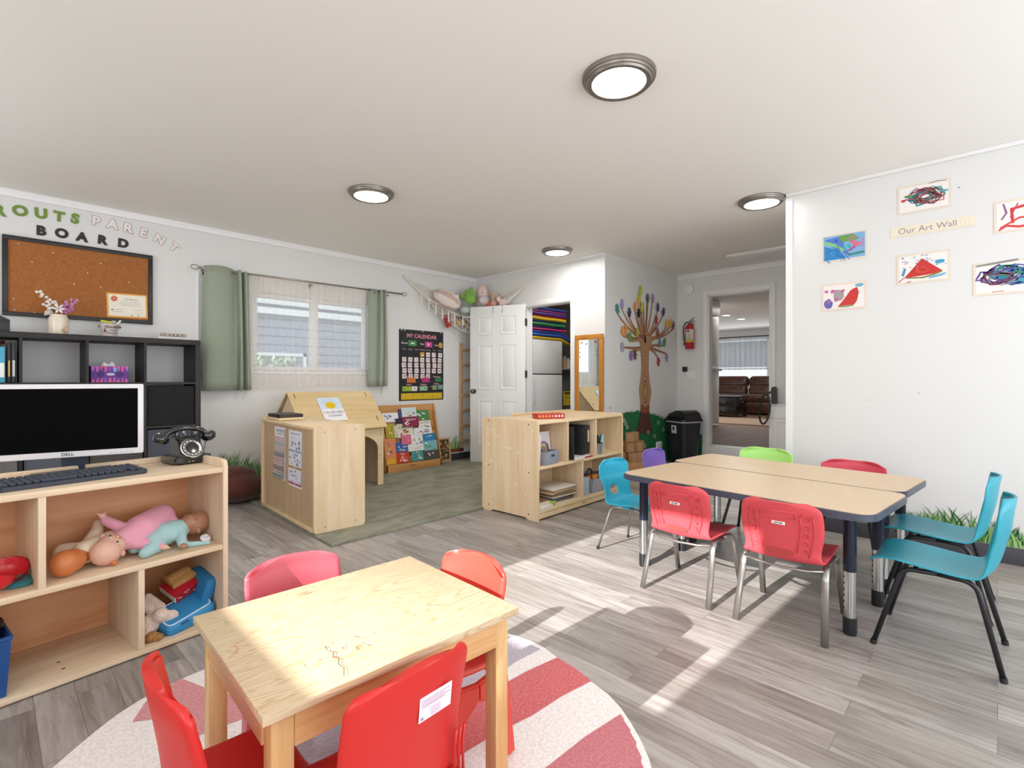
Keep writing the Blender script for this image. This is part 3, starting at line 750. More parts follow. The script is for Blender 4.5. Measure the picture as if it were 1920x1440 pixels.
def tube_chair(loc, rot, label, mat, legm, h=.63, sz=.335, W=.35, group=None, hole=None, legr=.0095, spread=.19, name='shell_chair', d=.185, rake=.0):
    t = thing(name, label, 'chair', loc, rot, group)
    P = [(d + .02, sz - .022, .86, 1), (d + .008, sz - .004, .94, 1), (d - .05, sz + .006, .98, 1), (.06, sz + .000, 1, 1), (-.06, sz - .012, .98, 1), (-.125, sz - .008, .95, .85), (-.16, sz + .02, .88, .4), (-.178, sz + .06, .84, .1), (-.192, sz + .12, .90, 0), (-.206, sz + (h - sz) * .62, .98, 0), (-.214, sz + (h - sz) * .86, .97, 0), (-.218, h - .022, .88, 0), (-.22, h - .006, .72, 0), (-.221, h, .5, 0)]
    P = [(y - rake * max(0, z - sz), z, f, q) for y, z, f, q in P]
    shell(P, W, .03, mat, 'seat_shell', t, .009, hole=hole, K=44 if hole else 14, wing=.008, sub=1)
    for s in (-1, 1):
        for fr in (-1, 1):
            pts = []
            for k in range(8):
                a = R(75) * k / 7
                pts.append((s * (W / 2 - .045), fr * (.07 + .05 * math.sin(a)) - .005, sz - .018 - .05 * (1 - math.cos(a))))
            pts = [(s * (W / 2 - .05), -.005, sz - .016)] + pts + [(s * (W / 2 + .005), fr * spread, .004)]
            bm = BM(); tube(bm, pts, legr, 10); g = obj('leg', bm, legm, t, smooth=True)
            bm = BM(); tube(bm, [Vector(pts[-1]) + Vector((-s * .001, -fr * .003, .014)), Vector(pts[-1]) + Vector((0, 0, -.003))], legr + .002, 10); obj('foot_cap', bm, black_pl, g)
    for y in (-.075, .065): bm = BM(); tube(bm, [(-W / 2 + .047, y, sz - .02), (W / 2 - .047, y, sz - .02)], legr * .8, 8); obj('cross_bar', bm, legm, t, smooth=True)
    for s in (-1, 1):
        bm = BM(); bx(bm, s * (W / 2 - .06) - .018, s * (W / 2 - .06) + .018, -.04, .03, sz - .022, sz - .008, .004); obj('leg_clip', bm, mat, t)
    return t
teal = C('#2697ab', .4); darkleg = C('#38383c', .35, .6)
tc = tube_chair((2.665, .17, 0), (0, 0, R(-1)), 'teal chair with dark tube legs, nearest at the right end of the tables', teal, darkleg, group='teal chairs with dark legs')
dup(tc, (3.20, .21, 0), (0, 0, R(-1)), label='teal chair with dark tube legs, behind the nearest teal one and by the art wall')
tube_chair((2.83, 1.63, 0), (0, 0, R(178)), 'bright turquoise chair with round hole and thin silver legs at the left table end', C('#2fb0cf', .35), silver, h=.545, sz=.295, W=.33, hole=(.352, .042, .03, -.1), legr=.007, d=.17, spread=.18)
tube_chair((3.42, 1.66, 0), (0, 0, R(178)), 'purple chair tucked at the left end of the far table', C('#7b5fb4', .4), silver, h=.55, sz=.295, W=.33, legr=.007, d=.17, spread=.18)
tube_chair((3.60, 1.17, 0), (0, 0, R(91)), 'lime green chair tucked behind the far table', C('#b4ec80', .4), darkleg, h=.585, sz=.32, W=.36)
tube_chair((3.60, .66, 0), (0, 0, R(89)), 'raspberry red chair tucked behind the far table by the art wall', C('#d94a5c', .4), darkleg, h=.555, sz=.32, W=.36)

# ------------------------------------------------------------ adjustable tables
lam = node_mat('oak_laminate', lambda nt, b: nt.links.new(ramp(nt, N(nt, 'ShaderNodeTexNoise', Scale=30.0, Detail=3.0).outputs['Fac'], [(.3, '#cbb191'), (.7, '#d3ba9b')]), b.inputs['Base Color']), .38)
edge_m = C('#4e5363', .35)
def adj_table(loc, rot, label, w, l):
    t = thing('adjustable_table', label, 'table', loc, rot, 'adjustable height activity tables')
    zt = .53
    bm = BM(); prism(bm, rrect(w, l, .07, 6), .030, Matrix.Translation((0, 0, zt - .032)), bevel=.006); obj('edge_band', bm, edge_m, t)
    bm = BM(); prism(bm, rrect(w - .012, l - .012, .066, 6), .004, Matrix.Translation((0, 0, zt - .0035))); obj('table_top', bm, lam, t)
    for x in (-1, 1):
        for y in (-1, 1):
            X0, Y0 = x * (w / 2 - .095), y * (l / 2 - .105)
            bm = BM(); lathe(bm, [(.0245, .265), (.0245, zt - .03), (.04, zt - .03)], (X0, Y0, 0), 24, cap=False); g = obj('leg', bm, C('#2b3040', .25, .5), t)
            bm = BM(); lathe(bm, [(.0225, .07), (.0225, .266)], (X0, Y0, 0), 24); obj('leg_insert', bm, chrome, g)
            bm = BM(); lathe(bm, [(.001, 0), (.024, 0), (.026, .012), (.026, .07), (.022, .074)], (X0, Y0, 0), 24); obj('foot', bm, black_pl, g)
            bm = BM()
            for k in range(6): ellipsoid(bm, (X0 - .0225 * .6, Y0 + .0225 * .8, .11 + k * .026), (.0035, .0035, .0045), u=8, v=6)
            obj('height_holes', bm, black_pl, g)
    return t
ta = adj_table((2.765, .935, 0), (0, 0, R(-5.5)), 'adjustable oak topped table nearest the camera, red chairs along it', .60, 1.23)
tb = adj_table((3.335, .915, 0), (0, 0, R(-5.5)), 'adjustable oak topped table behind the first one, lime chair tucked in', .52, 1.25)

# ------------------------------------------------------------ small one piece chairs round the pine table
def kid_chair(loc, rot, label, mat, sticker=False):
    t = thing('plastic_kid_chair', label, 'chair', loc, rot, 'one piece plastic chairs round the pine table')
    W = .275; sz = .29
    P = [(.105, sz - .03, .78, 1), (.10, sz - .008, .82, 1), (.075, sz, .86, 1), (.0, sz - .006, .93, 1), (-.07, sz - .006, .98, 1), (-.105, sz + .005, .98, .7), (-.118, sz + .04, .96, .2), (-.124, sz + .10, .98, 0), (-.136, sz + .18, 1.0, 0), (-.146, sz + .232, 1.0, 0), (-.1485, sz + .252, .995, 0), (-.150, sz + .262, .975, 0), (-.151, sz + .266, .94, 0), (-.1515, sz + .268, .9, 0)]
    shell(P, W, .035, mat, 'seat_shell', t, .018, sub=1, arch=.03)
    # moulded sides: arched legs growing from the seat
    for s in (-1, 1):
        for fr, y0 in ((1, .08), (-1, -.115)):
            bm = BM()
            pr = [(y0 - fr * .10, sz - .03), (y0 + fr * .01, sz - .012), (y0 + fr * .045, .0), (y0 - fr * .005, .0), (y0 - fr * .028, .13), (y0 - fr * .05, .19), (y0 - fr * .10, .215)]
            M = Matrix(((0, 0, 1, s * (W / 2 - .012) - .011), (1, 0, 0, 0), (0, 1, 0, 0), (0, 0, 0, 1)))
            prism(bm, pr, .022, M, bevel=.005); obj('leg', bm, mat, t, smooth=False)
    bm = BM()
    for y, x in ((.105, W / 2 - .045), ): box(bm, (2 * x, .016, .04), (0, y - .008, sz - .035), bevel=.006)
    box(bm, (W - .05, .016, .045), (0, -.118, sz - .04), bevel=.006)
    obj('seat_skirt', bm, mat, t)
    bm = BM()
    for k in range(3):
        x = W / 2 - .02 - k * .011; tube(bm, [(x, -.128, sz + .0), (x + .004, -.122, sz + .05), (x + .004, -.128, sz + .09)], .003, 6)
    obj('back_ribs', bm, mat, t, smooth=True)
    return t
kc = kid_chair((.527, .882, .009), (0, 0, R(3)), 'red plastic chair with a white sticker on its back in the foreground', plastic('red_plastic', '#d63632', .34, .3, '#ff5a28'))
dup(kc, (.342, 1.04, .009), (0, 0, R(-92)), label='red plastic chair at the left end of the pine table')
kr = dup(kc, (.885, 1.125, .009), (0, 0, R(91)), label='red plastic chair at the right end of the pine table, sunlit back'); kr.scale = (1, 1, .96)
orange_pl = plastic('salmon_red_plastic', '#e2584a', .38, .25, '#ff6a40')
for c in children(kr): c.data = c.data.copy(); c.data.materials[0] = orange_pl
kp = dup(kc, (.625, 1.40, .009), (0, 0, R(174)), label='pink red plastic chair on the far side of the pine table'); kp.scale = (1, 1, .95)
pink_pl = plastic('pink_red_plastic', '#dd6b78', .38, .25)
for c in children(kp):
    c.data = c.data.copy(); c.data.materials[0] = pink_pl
s = Sheet(.075, .046, '#f0dde6', .0008)
for k in range(4): s.rect(-.033, .016 - k * .004, .033 - .012 * (k % 2), .0145 - k * .004, '#b79ab0')
for k in range(5): s.rect(-.012, -.004 - k * .0035, .012, -.005 - k * .0035, '#c7aabd')
s.rect(-.034, -.019, -.028, -.014, '#a58ca0')
st = s.done('warning_sticker', kc, (.03, -.1475, .475), (R(96), 0, 0))
# ============================================================ WINDOW WALL AND ITS THINGS
YW = 5.13
green_m = fabric('sage_curtain', '#9ba492', 240, .25, c2='#929b89')
rod = thing('curtain_rod', 'brushed nickel curtain rod with open oval finials above the window', 'curtain rod', (0, 0, 0))
rod_m = C('#a39b90', .3, .9)
bm = BM(); tube(bm, [(1.30, 5.05, 2.052), (3.37, 5.05, 2.072)], .0085, 12); obj('pole', bm, rod_m, rod, smooth=True)
for x, s, z in ((1.285, -1, 2.052), (3.385, 1, 2.073)):
    bm = BM(); tube(bm, [(x + s * .03 * math.cos(a) + s * .03, 5.05, z + .02 * math.sin(a)) for a in [2 * PI * k / 18 for k in range(18)]], .0045, 8, closed=True); tube(bm, [(x - s * .01, 5.05, z), (x + s * .004, 5.05, z)], .012, 10); obj('finial', bm, rod_m, rod, smooth=True)
for x in (1.33, 2.3, 3.20):
    bm = BM(); tube(bm, [(x, 5.128, 2.03), (x, 5.09, 2.03), (x, 5.052, 2.038)], .006, 8); box(bm, (.02, .01, .05), (x, 5.124, 2.03), bevel=.002); obj('bracket', bm, rod_m, rod)
def panel(name, prof, z0, z1, label, group, flare=0.0):
    """green panel: prof = [(x, y)] fold line at the rod"""
    t = thing(name, label, 'curtain', (0, 0, 0), group=group)
    P = []
    for i in range(len(prof) - 1):
        for q in range(6):
            u = q / 6; p0, p1, p2, p3 = prof[max(i - 1, 0)], prof[i], prof[i + 1], prof[min(i + 2, len(prof) - 1)]
            P.append(tuple(0.5 * ((2 * b) + (-a + c) * u + (2 * a - 5 * b + 4 * c - d) * u * u + (-a + 3 * b - 3 * c + d) * u ** 3) for a, b, c, d in zip(p0, p1, p2, p3)))
    P.append(prof[-1]); bm = BM(); rows = []; xm = sum(p[0] for p in P) / len(P)
    for j in range(13):
        v = j / 12; z = z0 + (z1 - z0) * v
        rows.append([bm.verts.new((xm + (x - xm) * (1 + flare * (1 - v)) + .006 * math.sin(3 * v + x * 20), YW - .075 + (y) * (1 - .12 * (1 - v)) + .004 * math.sin(5 * v + x * 9), z + (.010 * math.sin(x * 14) if j == 12 else 0))) for x, y in P])
    for a, b in zip(rows, rows[1:]):
        for i in range(len(P) - 1): bm.faces.new((a[i], a[i + 1], b[i + 1], b[i]))
    o = obj('cloth', bm, green_m, t, smooth=True); m = o.modifiers.new('s', 'SOLIDIFY'); m.thickness = .004
    return t
cg = 'sage green grommet curtain panels'
pl = panel('window_curtain', [(1.335, .01), (1.37, -.035), (1.44, -.045), (1.52, -.02), (1.575, .02), (1.60, .01), (1.605, -.04), (1.62, -.045), (1.635, .02), (1.65, .03), (1.66, -.035), (1.675, -.04), (1.69, .02), (1.71, .035)], .968, 2.075, 'wide sage green curtain panel on the left of the window', cg, .12)
for x, y in ((1.385, 5.013), (1.53, 5.035)):
    bm = BM(); tube(bm, [(x + .02 * math.cos(a), y + .006 * math.sin(a), 2.046 + .02 * math.sin(a)) for a in [2 * PI * k / 16 for k in range(16)]], .0035, 6, closed=True); obj('grommet', bm, rod_m, pl, smooth=True)
pr_ = panel('window_curtain', [(2.955, .02), (2.98, -.02), (3.03, -.03), (3.065, .01), (3.08, -.035), (3.11, -.035), (3.12, .02), (3.14, -.03), (3.165, -.02), (3.17, .03)], .99, 2.09, 'narrow sage green curtain panel on the right of the window', cg, .10)
bm = BM(); x = 3.0; tube(bm, [(x + .018 * math.cos(a), 5.02, 2.052 + .018 * math.sin(a)) for a in [2 * PI * k / 16 for k in range(16)]], .0035, 6, closed=True); obj('grommet', bm, rod_m, pr_, smooth=True)
bm = BM(); tube(bm, [(3.14, 5.10, .995), (3.145, 5.10, .95), (3.135, 5.10, .91)], .006, 6, flat=(1, .3)); obj('tie_strap', bm, green_m, pr_)
sh = sheer('cream_sheer', '#f8f2ee', .45)
o = curtain('sheer_curtain', (1.70, 2.285), .985, 2.06, .008, 9, sh, base=5.085, n=160, flare=.03); tag(o, 'cream sheer curtain over the left half of the window', 'curtain', 'cream sheer curtains')
o = curtain('sheer_curtain', (2.30, 2.93), 1.0, 2.075, .008, 8, sh, base=5.088, n=160, flare=-.02); tag(o, 'cream sheer curtain over the right half of the window', 'curtain', 'cream sheer curtains')

# ------------------------------------------------------------ cork board
t = thing('cork_board', 'long brown cork notice board in a black frame above the cube shelf', 'notice board', (0, 0, 0))
def f_cork(nt, b):
    n = N(nt, 'ShaderNodeTexNoise', Scale=120.0, Detail=4.0); nt.links.new(coords(nt), n.inputs['Vector'])
    nt.links.new(ramp(nt, n.outputs['Fac'], [(.35, '#965a2c'), (.6, '#a86b38')]), b.inputs['Base Color']); bump(nt, b, n.outputs['Fac'], .4, .002)
bm = BM(); bx(bm, .09, .945, 5.112, 5.122, 1.545, 2.09); obj('cork_panel', bm, node_mat('cork', f_cork, .9), t)
bm = BM(); blk = C('#221f20', .45)
for a in ((.07, .96, 2.075, 2.105), (.07, .96, 1.528, 1.558), (.07, .10, 1.558, 2.075), (.93, .96, 1.558, 2.075)): bx(bm, a[0], a[1], 5.10, 5.128, a[2], a[3], .002)
obj('frame', bm, blk, t)
rnd = random.Random(11)
for k, (x, z) in enumerate(((.225, 1.93), (.34, 2.02), (.46, 1.80), (.54, 1.90), (.62, 1.80), (.62, 1.985), (.80, 1.86), (.155, 2.05), (.13, 1.65), (.135, 1.57), (.24, 1.56), (.31, 1.68))):
    bm = BM(); ellipsoid(bm, (x, 5.109, z), (.0045 if k else .006, .004, .0045), u=10, v=6); obj('push_pin', bm, C('#e9e2d6', .4), t)
s = Sheet(.268, .195, '#e9a94e'); s.rect(-.122, -.086, .122, .086, '#f3ecdc'); s.ell(-.085, .052, .024, .024, '#e8a24a', n=20, jag=.08); s.ell(-.085, .052, .016, .016, '#c9405a', n=16); s.ell(-.085, .052, .007, .006, '#f2d9da', n=12)
s.text('Certificate', .022, .025, .052, '#8a8690'); s.text('Certificate of Recognition', .012, .02, .03, '#8f8b93')
for k, (a, b, y) in enumerate(((-.06, .09, .012), (-.04, .08, 0), (-.1, -.03, -.035), (.04, .1, -.035), (-.1, -.03, -.052), (.05, .1, -.06))): s.rect(a, y, b, y + .0025, '#aaa6ac')
s.rect(-.105, -.042, -.095, -.032, '#c9405a'); s.rect(.02, -.08, .03, -.074, '#4a4a50'); s.rect(.065, -.08, .075, -.074, '#4a4a50')
tag(s.done('certificate', loc=(.79, 5.110, 1.668), rot=(R(90), R(-1.5), 0)), 'yellow bordered certificate pinned to the lower right of the cork board', 'certificate')

# ------------------------------------------------------------ cut out letters
gl, bl, ol, wl = C('#76923f', .7), C('#33302f', .7), C('#a8898a', .7), C('#f3e9e8', .7)
def letter(chv, x, z, m, rot, label, group, size=.118, outline=False):
    size *= .8; me = text_mesh(chv, size, extrude=.0015, offset=.0055 if not outline else .0068, res=4); me.materials.clear(); me.materials.append(ol if outline else m)
    o = bpy.data.objects.new('letter', me); COL.objects.link(o); o.location = (x, 5.1265, z); o.rotation_euler = (R(90), R(-rot), 0)
    tag(o, label, 'letter', group)
    if outline:
        me = text_mesh(chv, size, extrude=.0008, offset=.0042, res=4); me.materials.clear(); me.materials.append(wl)
        f = bpy.data.objects.new('letter_face', me); COL.objects.link(f); f.parent = o; f.location = (0, 0, .0016)
g = 'green cut out letters above the cork board'
for c, x, z, r_, l in (('R', .055, 2.27, 0, 'green letter R cut off at the left picture edge'), ('O', .164, 2.293, 4, 'green cut out letter O above the cork board'), ('U', .275, 2.30, 2, 'green cut out letter U above the cork board'), ('T', .375, 2.30, -3, 'green cut out letter T above the cork board'), ('S', .467, 2.305, -6, 'green cut out letter S above the cork board')):
    letter(c, x, z, gl, r_, l, g, .125)
g = 'outlined white letters beside the cork board'
for c, x, z, r_, l in (('P', .592, 2.315, -3, 'outlined white letter P next to the green S'), ('A', .695, 2.312, -5, 'outlined white letter A above the cork board'), ('R', .795, 2.304, -8, 'outlined white letter R above the cork board'), ('E', .899, 2.287, -12, 'outlined white letter E above the cork board corner'), ('N', 1.01, 2.255, -24, 'outlined white tilted letter N'), ('T', 1.115, 2.21, -38, 'outlined white tilted letter T, last of its row')):
    letter(c, x, z, wl, r_, l, g, .12, True)
g = 'black letters spelling board'
for c, x, z, r_, l in (('B', .275, 2.172, 0, 'black cut out letter B above the cork board'), ('O', .39, 2.176, -2, 'black cut out letter O above the cork board'), ('A', .508, 2.172, -3, 'black cut out letter A above the cork board'), ('R', .631, 2.174, -5, 'black cut out letter R above the cork board'), ('D', .764, 2.172, -3, 'black cut out letter D above the cork board')):
    letter(c, x, z, bl, r_, l, g, .115)

# ------------------------------------------------------------ dark cube shelf
wenge = wood('black_brown_board', '#1f1c1b', '#272322', '#2e2a28', 'x', .6)
t = thing('cube_shelf', 'black brown open cube shelf against the window wall', 'shelf', (0, 0, 0))
Y0, Y1 = 4.74, 5.10
XS = [-.19, .155, .50, .845]
bm = BM(); bx(bm, -.57, 1.22, Y0, Y1, 1.350, 1.39, .001); obj('top_panel', bm, wenge, t)
bm = BM(); bx(bm, 1.182, 1.22, Y0, Y1, 0, 1.35, .001); obj('side_panel', bm, wenge, t)
bm = BM(); bx(bm, -.57, -.53, Y0, Y1, 0, 1.35, .001); obj('side_panel', bm, wenge, t)
for x in XS: bm = BM(); bx(bm, x - .008, x + .008, Y0 + .002, Y1, 0.03, 1.35); obj('divider', bm, wenge, t)
for z in (.008, .352, .695, 1.038): bm = BM(); bx(bm, -.53, 1.182, Y0 + .001, Y1, z - .008, z + .008); obj('shelf_board', bm, wenge, t)
def bin_(x0, x1, z, c, label, rivets=True, h=.315):
    b = thing('fabric_bin', label, 'bin', ((x0 + x1) / 2, 4.92, z), group='fabric bins in the cube shelf'); w_ = x1 - x0 - .015
    bm = BM()
    bx(bm, -w_ / 2, w_ / 2, -.165, -.157, 0, h, .003); bx(bm, -w_ / 2, w_ / 2, .157, .165, 0, h, .003); bx(bm, -w_ / 2, -w_ / 2 + .008, -.16, .16, 0, h, .003); bx(bm, w_ / 2 - .008, w_ / 2, -.16, .16, 0, h, .003); bx(bm, -w_ / 2, w_ / 2, -.16, .16, 0, .008)
    obj('body', bm, fabric('bin_cloth_' + c[1:], c, 150, .3), b)
    if rivets:
        for sx in (-1, 1):
            bm = BM(); ellipsoid(bm, (sx * .085, -.168, h - .035), (.008, .006, .010), u=10, v=6); obj('rivet', bm, C('#d9d9d9', .3), b)
bin_(.853, 1.182, .703, '#131214', 'black fabric bin in the right column, second row of the cube shelf', False, .31)
bin_(.853, 1.182, .360, '#4b505a', 'slate grey bin with two white rivets behind the telephone')
bin_(.508, .837, .360, '#4a4745', 'brown grey bin low in the cube shelf behind the monitor', False)
bin_(.163, .492, .360, '#565a66', 'blue grey bin low in the cube shelf left of the brown grey one', False)
# books in the left cell
bx0 = -.06
for k, (wd, h_, c, lb, c2) in enumerate(((.03, .21, '#79804f', 'olive green book at the left picture edge', '#c9c28b'), (.034, .235, '#d98b45', 'orange picture book standing in the cube shelf', '#f0d2a0'), (.03, .24, '#4ba7c4', 'light blue book right of the orange one', '#f2f2ea'), (.016, .27, '#2e2a30', 'thin dark book leaning at the cell wall', '#e0b84a'), (.02, .275, '#3a3a3e', 'dark patterned book against the cube shelf divider', '#d8d8d8'))):
    x = (-.005, .03, .066, .100, .122)[k]
    bm = BM(); bx(bm, -wd / 2, wd / 2, 0, .2, 0, h_, .002); bx(bm, -wd / 2 + .003, wd / 2 - .003, .004, .196, h_ - .006, h_ + .0005, mi=1); bx(bm, -wd / 2 + .004, wd / 2 - .004, -.0008, .001, h_ * .15, h_ * .55, mi=1)
    tag(obj('book', bm, [C(c, .5), C(c2, .6)], loc=(x, 4.80, 1.047)), lb, 'book', 'books in the left cube shelf cell')
bm = BM()
for k in range(14): ellipsoid(bm, (rnd.uniform(-.05, .05), rnd.uniform(-.03, .05), rnd.uniform(0, .03)), (.014, .014, .014), u=8, v=6, mi=k % 2)
o = obj('berry_garland', bm, [C('#7a1f28', .5), C('#3f5a34', .6)], loc=(.02, 4.86, 1.298)); tag(o, 'dark red and green garland lying on top of the books', 'garland')
# tissue box
s = Sheet(.222, .122, '#6a3a9a'); rnd = random.Random(5)
for k in range(9): x = -.1 + k * .025; s.poly([(x - .011, .061), (x + .011, .061), (x + .007, .061 - rnd.uniform(.01, .05)), (x - .005, .061 - rnd.uniform(.015, .05))], rnd.choice(['#d65a9c', '#8a52b8', '#c770c0']))
for k in range(9): x = -.1 + k * .025; s.poly([(x - .011, -.061), (x + .011, -.061), (x + .006, -.061 + rnd.uniform(.01, .04)), (x - .005, -.061 + rnd.uniform(.015, .045))], rnd.choice(['#e06aa8', '#d65a9c', '#b060c0']))
s.ell(-.055, 0, .022, .022, '#4b2a78'); s.ell(.06, .0, .026, .022, '#4b2a78'); s.ell(.004, .0, .026, .009, '#e6dff0'); s.rect(.02, .02, .04, .05, '#6fb6dc'); s.text('tissues', .014, .004, 0, '#5a3a88')
t = thing('tissue_box', 'purple and pink patterned tissue box in the cube shelf', 'tissue box', (.64, 4.83, 1.046))
bm = BM(); bx(bm, -.113, .113, 0, .115, 0, .122, .002); obj('carton', bm, C('#5b3390', .5), t)
s.done('front_print', t, (0, -.0003, .061), W_WIN)
bm = BM(); pts = [(-.05, .05, .12), (-.03, .055, .155), (0, .06, .135), (.02, .055, .16), (.045, .05, .12)]
for i in range(4):
    a, b = pts[i], pts[i + 1]; bm.faces.new([bm.verts.new(v) for v in (a, b, (b[0], b[1] + .02, b[2] - .01), (a[0], a[1] + .02, a[2] - .01))])
    bm.faces.new([bm.verts.new(v) for v in (a, b, (b[0], b[1] - .015, .121), (a[0], a[1] - .015, .121))])
obj('tissue', bm, C('#f5f3f2', .8), t)

# on top of the cube shelf (z 1.39)
t = thing('flower_vase', 'cream ceramic vase with white and pink blossom twigs on the cube shelf', 'vase', (.358, 4.93, 1.39))
bm = BM(); lathe(bm, [(.001, 0), (.052, 0), (.057, .012), (.0575, .115), (.052, .13), (.047, .138), (.049, .148), (.045, .15), (.042, .135), (.044, .02)], n=32, cap=False); obj('jar', bm, C('#e9dcc6', .3, coat=.4), t)
s = Sheet(.001, .001, '#e9dcc6', .0001)
for k in range(26): s.ell(random.gauss(.022, .008), random.gauss(-.02, .013), .003, .003, random.choice(['#c8705a', '#8ca04a', '#d99a4a', '#a05a6a']), n=6)
s.done('flower_decal', t, (.006, -.0595, .05), W_WIN)
rnd = random.Random(21)
def twig(base, tip, n, col, col2, nm, seed):
    r_ = random.Random(seed); b, e = Vector(base), Vector(tip); bm = BM()
    pts = [b.lerp(e, k / 6) + Vector((r_.uniform(-.006, .006), r_.uniform(-.006, .006), 0)) for k in range(7)]
    tube(bm, pts, .0028, 6); br = obj(nm, bm, C('#5a4038', .8), t)
    bm = BM()
    for k in range(n):
        p = b.lerp(e, r_.uniform(.3, 1.05)) + Vector((r_.uniform(-.03, .03), r_.uniform(-.02, .02), r_.uniform(-.015, .02)))
        for q in range(5):
            a = 2 * PI * q / 5; ellipsoid(bm, p + Vector((.006 * math.cos(a), -.002, .006 * math.sin(a))), (.0048, .003, .0048), u=8, v=5, mi=0)
        ellipsoid(bm, p + Vector((0, -.004, 0)), (.002, .002, .002), u=6, v=4, mi=1)
    obj('blossoms', bm, [C(col, .7), C(col2, .7)], br)
twig((-.01, 0, .12), (-.09, 0, .30), 14, '#f1ebe6', '#c9a84a', 'twig', 1)
twig((-.015, .0, .12), (-.05, -.01, .25), 14, '#f4efe9', '#c9a84a', 'twig', 2)
twig((.015, 0, .12), (.075, 0, .26), 14, '#cc8fc4', '#8a4a80', 'twig', 3)
twig((.02, -.01, .12), (.05, -.01, .22), 12, '#c47fb8', '#8a4a80', 'twig', 4)
bm = BM()
for k in range(6):
    a = 2 * PI * k / 6; bm.faces.new([bm.verts.new(v) for v in ((0, -.03, .19), (.02 * math.cos(a - .4), -.035, .19 + .02 * math.sin(a - .4)), (.042 * math.cos(a), -.036, .19 + .042 * math.sin(a)), (.02 * math.cos(a + .4), -.035, .19 + .02 * math.sin(a + .4)))])
for sx in (-1, 1): bm.faces.new([bm.verts.new(v) for v in ((-.02, -.02, .15), (-.05 - .03, -.02, .135), (-.075, -.025, .17), (-.04, -.02, .18))])
o = obj('large_blossom', bm, C('#f4f0ea', .7), t); o.modifiers.new('s', 'SOLIDIFY').thickness = .002
t = thing('novelty_pail', 'small whitewashed pail with brown lettering and odds and ends', 'pail', (.648, 4.90, 1.39))
bm = BM(); lathe(bm, [(.001, 0), (.043, 0), (.06, .098), (.062, .102), (.058, .1), (.042, .006)], n=30, cap=False); obj('bucket', bm, C('#cfc8c4', .6), t)
text('lettering', 'GNOME', .026, C('#6b4a48', .7), t, (.008, -.0575, .076), (R(82), 0, 0), extrude=.0003, offset=.0006)
text('lettering', 'sweet', .02, C('#6b4a48', .7), t, (.012, -.0535, .052), (R(82), 0, 0), extrude=.0003)
text('lettering', 'GNOME', .018, C('#6b4a48', .7), t, (.010, -.0495, .03), (R(82), 0, 0), extrude=.0003)
bm = BM(); prism(bm, [(-.008, 0), (.008, 0), (0, .035)], .001, Matrix.Translation((-.037, -.050, .035)) @ Euler((R(82), 0, R(-30))).to_matrix().to_4x4()); obj('gnome_motif', bm, C('#7d2f33', .6), t)
for x in (-.066, .064): bm = BM(); ellipsoid(bm, (x, 0, .082), (.008, .01, .01)); obj('pail_knob', bm, C('#8b7a70', .5), t)
bm = BM(); box(bm, (.07, .012, .016), (-.02, 0, .118), (0, R(8), 0), .002); tag(obj('yellow_block', bm, C('#c9c22c', .5), loc=(.648, 4.90, 1.39)), 'yellow piece sticking out of the small pail', 'block')
bm = BM(); box(bm, (.012, .004, .09), (.04, 0, .10), (0, R(38), 0), .001); tag(obj('paper_slip', bm, C('#e8e6e2', .7), loc=(.648, 4.90, 1.39)), 'white slip of card leaning out of the small pail', 'paper')
bm = BM(); ellipsoid(bm, (.025, .01, .118), (.02, .018, .014)); ellipsoid(bm, (.0, .015, .112), (.015, .015, .014)); tag(obj('wrapped_candy', bm, C('#b9bfae', .4), loc=(.648, 4.90, 1.39)), 'pale wrapped sweets heaped in the small pail', 'candy')
bm = BM(); bx(bm, -.12, .0, -.06, .06, 0, .085, .003); prism(bm, [(0, 0), (.12, 0), (.06, .035)], .1, Matrix.Translation((-.12, .05, .085)) @ Euler((R(90), 0, 0)).to_matrix().to_4x4()); tag(obj('desk_caddy', bm, blk, loc=(.105, 4.90, 1.39)), 'black box with a peaked top at the left picture edge on the cube shelf', 'box')
t = thing('letter_tile_sign', 'small white stand with brown letter tiles spelling coffee', 'sign', (1.05, 4.86, 1.39))
bm = BM(); bx(bm, -.10, .10, -.012, .012, 0, .026, .002); obj('stand', bm, C('#e3e2e0', .5), t)
text('small_lettering', 'GOOD TO A SIP', .016, C('#b5b3b2', .6), t, (0, -.0125, .012), W_WIN, extrude=.0002, spacing=1.2)
for k, c in enumerate('COFFEE'):
    x = -.072 + k * .03; bm = BM(); bx(bm, x - .013, x + .013, -.008, .002, .026, .052, .002); tl = obj('tile', bm, C('#7a6550', .5), t)
    text('tile_letter', c, .024, C('#e4dccf', .5), tl, (x, -.0085, .039), W_WIN, extrude=.0003, offset=.001)

# ============================================================ NEAR SHELF UNIT
TH = R(7)
NSO = Vector((.725, 2.41, 0)); NSR = Matrix.Rotation(TH, 3, 'Z')
def NS(x, y, z): return NSO + NSR @ Vector((x, y, z))
t = thing('toy_shelf', 'low maple shelf unit in the left foreground carrying the monitor', 'shelf', tuple(NSO), (0, 0, TH))
D = .385; LX = -1.22; tb_ = .021
def rpanel(x0, x1, y0, y1, z0, z1, r=.03):
    bm = BM(); M = Matrix(((0, 0, 1, x0), (1, 0, 0, (y0 + y1) / 2), (0, 1, 0, (z0 + z1) / 2), (0, 0, 0, 1)))
    prism(bm, rrect(y1 - y0, z1 - z0, r, 4), x1 - x0, M, bevel=.002); return bm
obj('side_panel', rpanel(-tb_, 0, 0, D, .0, .722), maple_v, t); obj('side_panel', rpanel(LX, LX + tb_, 0, D, .0, .722), maple_v, t)
bm = BM(); bx(bm, LX + tb_, -tb_, .002, D - .003, .668, .69, .002); obj('top_panel', bm, maple, t)
bm = BM(); bx(bm, LX + tb_, -tb_, D - .012, D - .003, .69, .715, .002); obj('back_lip', bm, maple, t)
